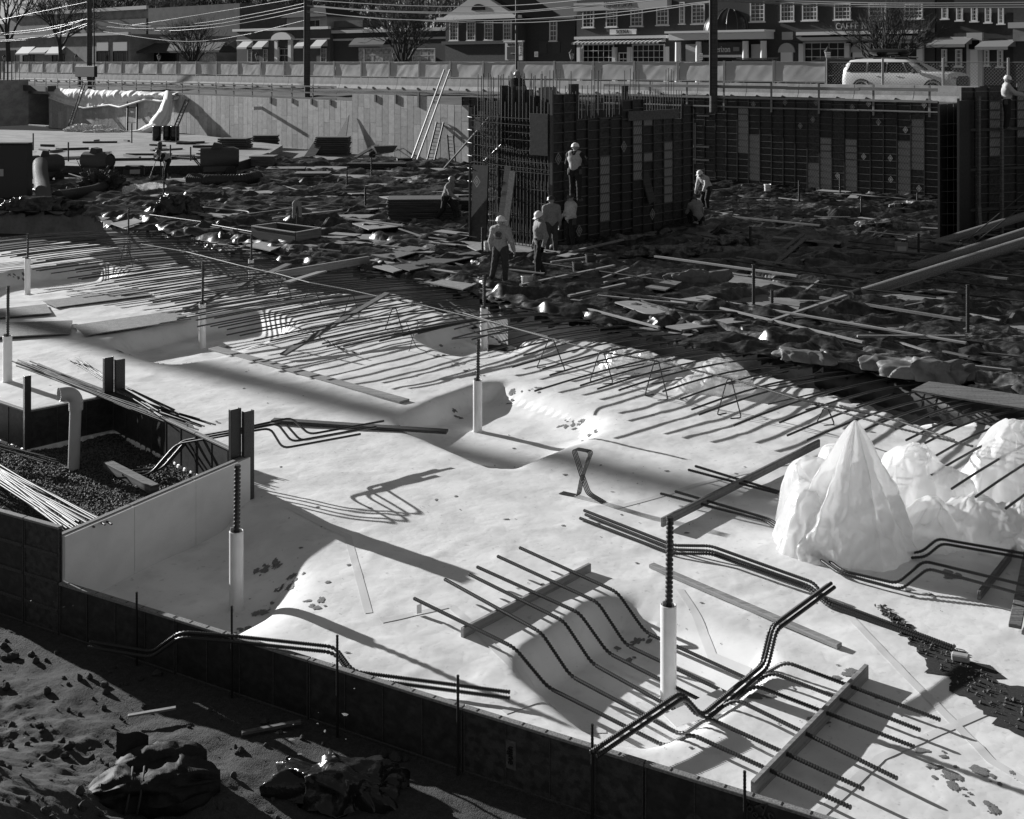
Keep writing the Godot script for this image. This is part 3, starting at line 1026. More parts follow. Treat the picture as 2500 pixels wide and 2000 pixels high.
	for k in 2:
		var pts: Array = [Vector3(4.865, 0.06, -14.873), Vector3(5.033, 0.08, -14.849), Vector3(5.222, 0.26, -14.813), Vector3(6.323, 0.26, -14.238)]
		for i in pts.size():
			pts[i] += Vector3(0.03, -0.04, 0.05) * k
		var mb := MB.new()
		mb.tube(fillet(pts, 0.07), 0.0172, 8, true, 0.026, 0.2)
		single("cranked_rebar", mb, M.rebar, "rebar stepping up in the shade of the clear plastic", "rebar", "bars in the shade of the plastic")
	# cranked bars over the edge form
	for k in 2:
		var o := Vector3(0.0, -0.035 * k, 0.045 * k)
		var pts: Array = [Vector3(-4.595, -0.2, -13.134) + o, Vector3(-3.853, -0.22, -12.947) + o, Vector3(-3.482, 0.12, -12.682) + o, Vector3(-2.942, 0.13, -12.58) + o, Vector3(-1.797, 0.16, -12.271) + o, Vector3(-1.575, 0.06, -11.974) + o, Vector3(-0.02, 0.1, -11.508) + o]
		var mb := MB.new()
		mb.tube(fillet(pts, 0.1), 0.0168, 8, true, 0.026, 0.2)
		single("cranked_rebar", mb, M.rebar, "long cranked rebar hanging over the edge form onto the sand side", "rebar", "pair of bars over the edge form")
	# battens and boards
	batten([Vector3(-0.529, 0.05, -12.803), Vector3(0.932, 0.05, -14.463)], 0.045, 0.11, M.lumber, "timber batten on edge under the parallel cranked bars", "batten")
	batten([Vector3(1.997, 0.06, -10.021), Vector3(3.509, 0.07, -11.955)], 0.045, 0.15, M.lumber, "timber batten on edge that meets the edge form", "batten")
	batten([Vector3(1.681, 0.03, -14.582), Vector3(3.402, 0.04, -12.545)], 0.09, 0.045, M.lumber, "flat timber batten beside the sleeve with the thick rod", "batten")
	batten([Vector3(1.954, 0.1, -15.747), Vector3(4.839, 0.1, -19.032)], 0.04, 0.12, M.lumber_old, "timber batten on edge running to the heap of plastic", "batten")
	batten([Vector3(5.293, 0.05, -13.697), Vector3(6.264, 0.05, -15.023)], 0.04, 0.1, M.lumber_old, "short batten on edge under the stepping rebar", "batten")
	batten([Vector3(5.383, 0.06, -12.93), Vector3(6.915, 0.06, -15.937)], 0.13, 0.04, M.lumber_old, "flat weathered board at the border of the plastic heap", "board")
	batten([Vector3(-4.049, 0.05, -20.42), Vector3(-1.063, 0.03, -19.852)], 0.16, 0.045, M.lumber_dark, "dark plank lying across the rim of the round hollow", "plank")
	batten([Vector3(-6.38, 0, -25.781), Vector3(-1.924, 0.02, -21.662)], 0.24, 0.04, M.lumber, "long pale scaffold board lying on the membrane", "board")

func batten(p: Array, w: float, t: float, m: Material, label: String, category: String) -> void:
	var mb := MB.new()
	mb.bar(p[0], p[1], w, t, Vector3.UP, 0.005)
	single("timber_" + category, mb, m, label, category)

const T := 0.3     # top of the poured mat slab

func poly_at(pl: Array, cum: PackedFloat32Array, d: float) -> Vector3:
	for i in pl.size() - 1:
		if d <= cum[i + 1]:
			return pl[i].lerp(pl[i + 1], (d - cum[i]) / maxf(1e-6, cum[i + 1] - cum[i]))
	return pl[-1]

func cum_of(pl: Array) -> PackedFloat32Array:
	var c := PackedFloat32Array([0.0])
	for i in pl.size() - 1:
		c.append(c[i] + pl[i].distance_to(pl[i + 1]))
	return c

func build_platform() -> void:
	var edge: Array = [Vector3(-30.945, 0.3, -52.165), Vector3(-20.139, 0.3, -47.528), Vector3(-16.639, 0.3, -46.749), Vector3(-14.02, 0.3, -43.537), Vector3(-10.521, 0.3, -39.791), Vector3(-6.646, 0.3, -35.646), Vector3(-4.382, 0.3, -34.016), Vector3(-2.172, 0.3, -32.041), Vector3(-0.829, 0.3, -30.554), Vector3(-0.097, 0.3, -28.612), Vector3(1.583, 0.3, -27.464), Vector3(2.811, 0.3, -26.323), Vector3(4.118, 0.3, -25.311), Vector3(5.46, 0.3, -23.342), Vector3(6.419, 0.3, -22.813), Vector3(7.597, 0.3, -21.549), Vector3(8.652, 0.3, -20.418), Vector3(11.333, 0.3, -17.144)]
	slab_edge = xz(edge)
	# slab top
	var pl := slab_edge.duplicate()
	pl.append(Vector2(40, -17))
	pl.append(Vector2(60, -30))
	pl.append(Vector2(60, -75))
	pl.append(Vector2(20, -80))
	pl.append(Vector2(-60, -110))
	pl.append(Vector2(-60, -60))
	var mb := MB.new()
	var ids := Geometry2D.triangulate_polygon(pl)
	for i in range(0, ids.size(), 3):
		var q := []
		for j in 3:
			q.append(Vector3(pl[ids[i + j]].x, T, pl[ids[i + j]].y))
		mb.tri(q[0], q[1], q[2], Vector3.UP)
	for i in edge.size() - 1:
		mb.quad(edge[i], edge[i + 1], up_at(edge[i + 1], -0.95), up_at(edge[i], -0.95), Vector3(-0.7, 0, 0.7))
	single("slab_ground", mb, M.slab_rough, "pale concrete slab showing between the black tarps", "", "", "structure")
	# tarps thrown over all of it: one layer nobody could count, torn open in patches
	var pts := PackedVector3Array()
	var keep := PackedByteArray()
	var nb := crush(0.42, 41)
	var nc := noise(0.16, FastNoiseLite.TYPE_SIMPLEX_SMOOTH, 2, 42)
	var nd := crush(1.25, 43)
	var z := -72.0
	var rows: Array[float] = []
	while z < -19.0:
		rows.append(z)
		z += 0.045 + 0.0028 * absf(z)
	var cols := 470
	for zz in rows:
		var half := 0.56 * absf(zz) + 3.0
		for i in cols:
			var x := lerpf(-half, half, i / (cols - 1.0))
			var e := side_of(slab_edge, Vector2(x, zz))
			var wx := 0.9 * nc.get_noise_2d(x * 2.0, zz * 2.0)
			var f := nb.get_noise_2d(x * 0.55 + wx, zz * 1.25 + wx)
			var g := nd.get_noise_2d(x * 0.55 + zz * 0.2, zz * 1.0)
			var y := T + 0.08 - 0.6 * (f + 0.77) - 0.36 * (g + 0.77)
			var open := nc.get_noise_2d(x, zz * 1.6)
			y -= 0.35 * smoothstep(0.3, 0.42, open) * smoothstep(-1.0, -2.5, e)
			y -= 0.25 * smoothstep(-0.3, 0.3, e)
			pts.append(Vector3(x, y, zz))
			keep.append(1 if e < 0.2 - 0.3 * (f + 0.7) else 0)
	mb = MB.new()
	mb.grid(pts, cols, keep)
	single("tarp_cover", mb, M.tarp, "crumpled black plastic tarps spread over the slab", "tarp", "", "stuff")

func tarp_mesh(sd: int, L: float, W: float, amp: float, nu := 56, nv := 34) -> ArrayMesh:
	var a := crush(0.5, sd)
	var b := noise(0.4, FastNoiseLite.TYPE_SIMPLEX_SMOOTH, 3, sd + 1)
	var c := crush(1.5, sd + 2)
	var pts := PackedVector3Array()
	for j in nv:
		for i in nu:
			var u := i / (nu - 1.0) * 2.0 - 1.0
			var v := j / (nv - 1.0) * 2.0 - 1.0
			var x := u * L * 0.5
			var z := v * W * 0.5
			var ed := minf(1.0 - absf(u), 1.0 - absf(v))
			var y := amp * (0.4 - 2.0 * (a.get_noise_2d(x * 0.6 + z * 0.3, z * 1.4) + 0.77) + 0.6 * b.get_noise_2d(x, z * 1.2)) * smoothstep(0.0, 0.35, ed) - 0.75 * amp * (c.get_noise_2d(x * 0.6, z * 1.2 + x * 0.4) + 0.77)
			x += 0.28 * W * b.get_noise_2d(x * 0.7 + 30, z * 0.7)
			z += 0.34 * W * b.get_noise_2d(x * 0.6, z * 0.6 + 50)
			pts.append(Vector3(x, maxf(y, -0.05) + 0.02, z))
	var mb := MB.new()
	mb.grid(pts, nu)
	return mb.mesh()

func build_tarps() -> void:
	var protos := []
	var sz := [[3.4, 1.8, 0.36], [4.6, 1.5, 0.3], [2.6, 1.7, 0.42], [5.5, 1.6, 0.28], [3.0, 2.4, 0.3], [2.0, 1.4, 0.4], [6.5, 1.1, 0.26]]
	for i in sz.size():
		protos.append(tarp_mesh(60 + i * 5, sz[i][0], sz[i][1], sz[i][2]))
	# along the lip of the slab, where the tarps are turned back
	var lip: Array = [Vector3(-13.658, 0.34, -43.794), Vector3(-11.436, 0.34, -41.143), Vector3(-9.074, 0.34, -38.795), Vector3(-7.012, 0.34, -36.939), Vector3(-5.548, 0.34, -34.82), Vector3(-3.951, 0.34, -33.781), Vector3(-2.721, 0.34, -33.449), Vector3(-1.051, 0.34, -31.007), Vector3(-0.614, 0.34, -30.181), Vector3(0.395, 0.34, -29.146), Vector3(1.137, 0.34, -27.947), Vector3(2.126, 0.34, -27.274), Vector3(3.16, 0.34, -26.633), Vector3(4, 0.34, -26.222), Vector3(5.033, 0.34, -27.495), Vector3(4.963, 0.34, -24), Vector3(5.776, 0.34, -24), Vector3(6.409, 0.34, -23.341), Vector3(7.121, 0.34, -23.341), Vector3(7.267, 0.34, -22.566), Vector3(7.478, 0.34, -21.841), Vector3(9.077, 0.34, -24.344), Vector3(9.257, 0.34, -23.341), Vector3(8.589, 0.34, -21.293)]
	for i in lip.size():
		var p: Vector3 = lip[i]
		var far := p.z < -30.0
		var m: Mesh = protos[i % 7]
		var o := single_mesh("black_tarp", m, M.tarp_pale if i % 5 == 3 else M.tarp, "crumpled black tarp turned back along the lip of the slab over the rebar", "tarp", "tarps turned back along the slab lip")
		o.position = p + Vector3(0, 0.0, -0.3)
		o.rotation.y = -0.78 + rng.randf_range(-0.3, 0.3)
		var k := rng.randf_range(0.6, 0.85)
		o.scale = Vector3(k, k * 0.95, k)
	# strewn farther back
	for i in 190:
		var px := rng.randf_range(-0.45, 0.45)
		var d := rng.randf_range(24.0, 62.0)
		var p := Vector3(px * d, T + 0.02, -d)
		if side_of(slab_edge, Vector2(p.x, p.z)) > -1.6:
			continue
		if in_core(p, 1.2):
			continue
		var o := single_mesh("black_tarp", protos[rng.randi() % 7], M.tarp_pale if i % 6 == 0 else M.tarp, "crumpled black tarp lying in the field of tarps on the slab", "tarp", "tarps strewn over the slab")
		o.position = p
		o.rotation.y = rng.randf_range(-0.5, 0.5) + (PI if i % 2 else 0.0)
		var k := rng.randf_range(0.45, 1.0)
		o.scale = Vector3(k, k * 0.9, k)

func in_core(p: Vector3, pad: float) -> bool:
	return Geometry2D.is_point_in_polygon(Vector2(p.x, p.z), core_poly) 

var core_poly := PackedVector2Array()

# ---------------------------------------------------------------- the rebar mat
func build_mat() -> void:
	var left: Array = [Vector3(-17.625, 0.5, -36.875), Vector3(-13.65, 0.5, -34.417), Vector3(-12.619, 0.5, -32.713), Vector3(-10.809, 0.5, -31.17), Vector3(-8.623, 0.5, -28.581), Vector3(-6.796, 0.5, -25.934), Vector3(-5.676, 0.5, -24.917), Vector3(-4.493, 0.5, -23.668), Vector3(-3.147, 0.5, -23.804), Vector3(-1.473, 0.5, -25.26), Vector3(-0.496, 0.5, -24.366), Vector3(0.36, 0.5, -21.234), Vector3(0.766, 0.5, -20.547), Vector3(2.114, 0.5, -20.446), Vector3(2.956, 0.5, -19.209), Vector3(3.894, 0.5, -18.499), Vector3(4.317, 0.5, -18.114), Vector3(5.427, 0.5, -18.194), Vector3(5.89, 0.5, -18.194), Vector3(5.826, 0.5, -16.292), Vector3(6.331, 0.5, -15.184)]
	var cum := cum_of(left)
	var total := cum[-1]
	var n := 104
	for i in n:
		var tt := (i + rng.randf_range(-0.2, 0.2)) / (n - 1.0)
		tt = tt * 0.78 if tt < 0.6 else 0.468 + (tt - 0.6) * 1.33
		var d: float = total * tt
		var p0 := poly_at(left, cum, clampf(d, 0, total))
		var ang := deg_to_rad(45.0 + 3.0 * nz.get_noise_1d(i * 0.09) + rng.randf_range(-0.4, 0.4))
		var dir := Vector3(cos(ang), 0, -sin(ang))
		p0 -= dir * rng.randf_range(-0.5, 0.4)
		# run on until under the tarps at the slab edge
		var reach := 9.0
		for k in slab_edge.size() - 1:
			var hit = Geometry2D.segment_intersects_segment(Vector2(p0.x, p0.z), Vector2(p0.x, p0.z) + Vector2(dir.x, dir.z) * 14.0, slab_edge[k], slab_edge[k + 1])
			if hit != null:
				reach = minf(12.5, Vector2(p0.x, p0.z).distance_to(hit) + 0.15)
				break
		var pts := []
		var y0 := 0.52 + rng.randf_range(-0.02, 0.03)
		var y1 := 0.26 + rng.randf_range(-0.04, 0.06)
		for k in 8:
			var t := k / 7.0
			var p := p0 + dir * reach * t
			p.y = lerpf(y0, y1, t * t) + 0.05 * sin(PI * t)
			pts.append(p)
		var mb := MB.new()
		mb.tube(pts, 0.017, 6, true)
		single("mat_rebar", mb, M.rebar, "long straight rebar of the raised mat running in under the tarps", "rebar", "parallel bars of the raised mat")
	# shorter lower layer at the trench
	for i in 26:
		var d: float = total * lerpf(0.55, 0.98, i / 25.0)
		var p0 := poly_at(left, cum, d)
		var dir := Vector3(0.68, 0, -0.73).rotated(Vector3.UP, rng.randf_range(-0.04, 0.04))
		p0 += dir * rng.randf_range(1.8, 3.0)
		p0.y = 0.22
		var mb := MB.new()
		mb.tube([p0, p0 + dir * rng.randf_range(2.0, 3.2) + Vector3(0, -0.2, 0)], 0.013, 6, true)
		single("lower_rebar", mb, M.rebar_far, "short dark rebar in the lower layer over the trench", "rebar", "lower bars over the trench")
	# carrier bars across the chairs
	for c in [[Vector3(-1.071, 0.64, -26.319), Vector3(-0.085, 0.64, -24.972), Vector3(0.737, 0.64, -23.898), Vector3(1.676, 0.64, -22.782), Vector3(2.655, 0.64, -22.064), Vector3(3.802, 0.64, -20.81), Vector3(4.644, 0.64, -19.571), Vector3(5.536, 0.64, -18.773)], [Vector3(4.82, 0.6, -19.478), Vector3(5.698, 0.6, -18.271), Vector3(6.602, 0.6, -17.297)], [Vector3(-6.15, 0.62, -31.39), Vector3(-5.042, 0.62, -30.048), Vector3(-3.969, 0.62, -29.128), Vector3(-3.177, 0.62, -28.312), Vector3(-2.033, 0.62, -27.261), Vector3(-0.681, 0.62, -25.742), Vector3(0.72, 0.62, -24.128)], [Vector3(-11.223, 0.6, -36.543), Vector3(-9.444, 0.6, -35.043), Vector3(-7.385, 0.6, -32.712), Vector3(-5.923, 0.6, -31.202)], [Vector3(-5.266, 0.1, -27.743), Vector3(-4.468, 0.1, -26.9), Vector3(-3.61, 0.1, -25.358), Vector3(-3.114, 0.1, -24.825)], [Vector3(5.251, 0.6, -19.362), Vector3(5.951, 0.6, -18.479), Vector3(6.436, 0.6, -17.579)]]:
		var mb := MB.new()
		mb.tube(c, 0.016, 6, true, 0.06, 0.12)
		single("carrier_rebar", mb, M.rebar_far, "ribbed carrier rebar laid across the wire chairs under the mat", "rebar", "carrier bars across the chairs")
	# wire chairs
	for q in [[Vector3(0.49, 0, -24.09), Vector3(1.052, 0, -23.866), 0.618], [Vector3(1.484, 0, -23.041), Vector3(1.919, 0, -22.924), 0.592], [Vector3(2.422, 0, -22.053), Vector3(2.821, 0, -21.839), 0.67], [Vector3(3.554, 0, -20.924), Vector3(3.94, 0, -20.755), 0.635],
		[Vector3(-6.089, 0, -31.241), Vector3(-5.678, 0, -31.133), 0.56], [Vector3(-5.298, 0, -30.346), Vector3(-4.747, 0, -30.244), 0.452], [Vector3(-4.054, 0, -29.024), Vector3(-3.648, 0, -28.931), 0.501], [Vector3(-2.896, 0, -27.557), Vector3(-2.458, 0, -27.265), 0.521], [Vector3(-12.393, -0.2, -38.084), Vector3(-11.942, -0.2, -38.084), 0.568], [Vector3(5.16, -0.1, -20.459), Vector3(5.428, -0.1, -20.322), 0.359]]:
		var a: Vector3 = on_membrane(q[0])
		var b: Vector3 = on_membrane(q[1])
		var top: Vector3 = (q[0] + q[1]) * 0.5 + Vector3(0, q[2], 0)
		var s := Vector3(0.04, 0, -0.02)
		var mb := MB.new()
		mb.tube(fillet([a + Vector3(0.18, 0, -0.12), a, top - s, top + s, b, b + Vector3(-0.2, 0, 0.06)], 0.05), 0.012, 6, true)
		single("wire_chair", mb, M.rebar_far, "bent wire chair like a tall letter A holding up the mat", "rebar chair", "wire chairs under the mat")
	# hourglass chairs standing free
	hourglass(Vector3(-2.437, 0, -25.489), Vector3(-1.758, 0, -25.417), 0.653, 1, "single hourglass wire chair standing by the round hollow")
	hourglass(Vector3(0.666, 0, -17.089), Vector3(1.245, 0, -16.693), 0.671, 4, "cluster of four hourglass wire chairs nested on the open membrane")

func hourglass(a: Vector3, b: Vector3, h: float, m: int, label: String) -> void:
	var mid := (a + b) * 0.5
	var dx := (b - a) * 0.5
	var t := thing("hourglass_chair", label, "rebar chair", mid)
	for k in m:
		var o := Vector3(0.02 * k, 0, -0.025 * k)
		var mb := MB.new()
		mb.tube(fillet([-dx + o, -dx * 0.25 + Vector3(0.02, -0.0, 0) + o, dx * 0.0 + Vector3(0, h * 0.45, 0) + o, dx * 0.42 + Vector3(0, h, 0) + o, -dx * 0.42 + Vector3(0, h, 0.02) + o, dx * 0.0 + Vector3(0, h * 0.45, 0.03) + o, dx * 0.28 + Vector3(0, 0.08, 0) + o, dx + o], 0.06), 0.008, 6, true)
		part(t, "wire", mb, M.rebar_far)

# ---------------------------------------------------------------- heaps of clear plastic
# film thrown over humps: [x, z, radius, height, power]; cut off where it meets the ground
func heap(c: Vector3, humps: Array, crumple: float, sd: int, turn: float, m: Material, label: String) -> void:
	var b := crush(1.5, sd)
	var f := crush(4.2, sd + 1)
	var lo := Vector2(1e9, 1e9)
	var hi := -lo
	for q in humps:
		lo = lo.min(Vector2(q[0] - q[2], q[1] - q[2]) * 1.15)
		hi = hi.max(Vector2(q[0] + q[2], q[1] + q[2]) * 1.15)
	var st := 0.019
	var nx := int((hi.x - lo.x) / st)
	var nzz := int((hi.y - lo.y) / st)
	var pts := PackedVector3Array()
	var keep := PackedByteArray()
	for j in nzz:
		for i in nx:
			var x := lo.x + i * st
			var z := lo.y + j * st
			var wx := x + 0.1 * nz.get_noise_2d(x * 3.0 + sd, z * 3.0)
			var wz := z + 0.1 * nz.get_noise_2d(x * 3.0, z * 3.0 + sd)
			var y := -0.2
			for q in humps:
				var d: float = Vector2(wx - q[0], wz - q[1]).length() / q[2]
				var e: float = q[3] * (1.0 - pow(d, q[4])) if d < 1.0 else -q[3] * (d - 1.0)
				var h := clampf(0.5 + 0.5 * (e - y) / 0.14, 0.0, 1.0)
				y = lerpf(y, e, h) + 0.14 * h * (1.0 - h)
			var k := clampf(y, 0.0, 0.8)
			var cr := -(b.get_noise_2d(x * 1.3, z * 0.6 - 0.2 * y) + 0.77) * 2.0
			var cf := -(f.get_noise_2d(x * 0.8, z) + 0.77) * 2.0
			y += crumple * (0.05 + 0.06 * k) * cr + crumple * 0.09 * cf
			pts.append(Vector3(x - crumple * 0.14 * cr * k + 0.09 * cf * k, y, z + crumple * 0.14 * cr * k + 0.07 * cf * k))
			keep.append(1 if y > -0.05 else 0)
	var mb := MB.new()
	mb.grid(pts, nx, keep)
	var o := single("plastic_heap", mb, m, label, "plastic sheet")
	o.position = c
	o.rotation.y = turn

# film hung from one peak: straight ridges run down from it and the faces sag in between
func tent(c: Vector3, h: float, ridges: Array, m: Material, label: String) -> void:
	var n := 240
	var nt := 70
	var b := crush(1.3, 97)
	var f := crush(3.6, 98)
	var pts := PackedVector3Array()
	for j in nt:
		var t := j / (nt - 1.0)
		for i in n + 1:
			var deg := fposmod(360.0 * i / n + 20.0, 360.0) - 20.0
			var R := 0.6
			var sag := 0.0
			for k in ridges.size():
				var a: float = ridges[k][0]
				var e: float = ridges[(k + 1) % ridges.size()][0] + (360.0 if k == ridges.size() - 1 else 0.0)
				if deg >= a and deg <= e:
					var s := (deg - a) / (e - a)
					R = lerpf(ridges[k][1], ridges[(k + 1) % ridges.size()][1], s)
					sag = sin(PI * s) * (0.1 + 0.1 * float(k % 3))
			var th := deg_to_rad(deg)
			var d := Vector3(cos(th), 0, sin(th))
			var r := R * (pow(t, 0.82) - sag * sin(PI * minf(t * 1.1, 1.0)) * 0.75)
			var p := d * r + Vector3(0.05 * (1.0 - t), h * (1.0 - pow(t, 1.08)), 0)
			p -= d * 0.16 * (b.get_noise_3d(p.x * 1.4, p.y * 0.7, p.z * 1.4) + 0.77) * smoothstep(0.05, 0.5, t)
			p -= d * 0.085 * (f.get_noise_3d(p.x * 1.2, p.y * 0.8, p.z * 1.2) + 0.77) * smoothstep(0.1, 0.4, t)
			p.x += 0.03 * nz.get_noise_2d(p.y * 4.0, th * 2.0) * t
			p.y = maxf(p.y, 0.0 + 0.02 * nz.get_noise_2d(p.x * 6.0, p.z * 6.0))
			pts.append(p)
	var mb := MB.new()
	mb.grid(pts, n + 1, PackedByteArray(), true)
	var o := single("plastic_heap", mb, m, label, "plastic sheet")
	o.position = c

func build_plastic() -> void:
	heap(Vector3(4.185, 0, -15.433), [[-0.42, 0.1, 0.46, 0.75, 2.8], [-0.3, -0.25, 0.5, 1.0, 2.6], [0.1, -0.4, 0.5, 1.1, 2.6], [-0.5, 0.3, 0.35, 0.45, 2.4]], 0.55, 90, 0.0, M.film, "rounded folds of clear plastic pressed against the peaked heap")
	tent(Vector3(4.288, 0, -15.276), 1.58, [[-20.0, 0.6], [18.0, 0.84], [52.0, 0.74], [78.0, 0.82], [112.0, 0.78], [140.0, 0.9], [168.0, 0.98], [205.0, 0.7], [255.0, 0.6], [300.0, 0.62]], M.film, "tall peaked heap of clear white plastic sheeting by the rebar mat")
	heap(Vector3(5.52, 0, -16.616), [[0.0, 0.0, 0.62, 0.85, 2.2], [-0.35, 0.2, 0.45, 0.6, 1.8], [0.4, 0.25, 0.5, 0.6, 2.0], [0.1, -0.3, 0.5, 0.7, 2.0]], 0.7, 92, 0.0, M.film, "rounded billow of clear plastic beside the peaked heap")
	heap(Vector3(5.714, 0, -15.607), [[-0.3, 0.1, 0.5, 0.5, 1.6], [0.25, 0.0, 0.6, 0.52, 1.8], [0.75, 0.1, 0.55, 0.45, 1.7], [1.2, 0.0, 0.5, 0.5, 1.8], [0.5, 0.4, 0.4, 0.22, 1.5]], 0.95, 93, 0.0, M.film, "low crumpled spread of clear plastic around the stepping rebar")
	heap(Vector3(7.258, 0, -17.336), [[0.0, 0.0, 0.75, 0.95, 2.2], [-0.45, 0.15, 0.5, 0.6, 1.9], [0.6, 0.1, 0.6, 0.9, 2.0]], 0.7, 94, 0.0, M.film, "bright billow of clear plastic next to the trench")
	heap(Vector3(3.923, 0, -22.692), [[0.0, 0.0, 0.62, 0.52, 2.4], [-0.5, 0.1, 0.4, 0.25, 1.7]], 0.35, 95, 0.0, M.film_clear, "smooth dome of clear plastic under the rebar mat")
	heap(Vector3(2.528, 0, -24.057), [[-0.4, 0.0, 0.4, 0.4, 1.4], [0.1, 0.0, 0.45, 0.34, 1.5], [0.5, 0.1, 0.35, 0.25, 1.5]], 0.9, 96, 0.0, M.film_clear, "crumpled clear plastic under the rebar mat beside the smooth dome")

# ---------------------------------------------------------------- boards, sheets and small things
func sheet(q: Array, t: float, m: Material, called: String, label: String, category: String) -> void:
	var mb := MB.new()
	var dn := Vector3(0, -t, 0)
	mb.quad(q[0], q[1], q[2], q[3], Vector3.UP)
	mb.quad(q[0] + dn, q[1] + dn, q[2] + dn, q[3] + dn, Vector3.DOWN)
	var c: Vector3 = (q[0] + q[1] + q[2] + q[3]) * 0.25
	for i in 4:
		var a: Vector3 = q[i]
		var b: Vector3 = q[(i + 1) % 4]
		mb.quad(a, b, b + dn, a + dn, (a + b) * 0.5 - c)
	single(called, mb, m, label, category)

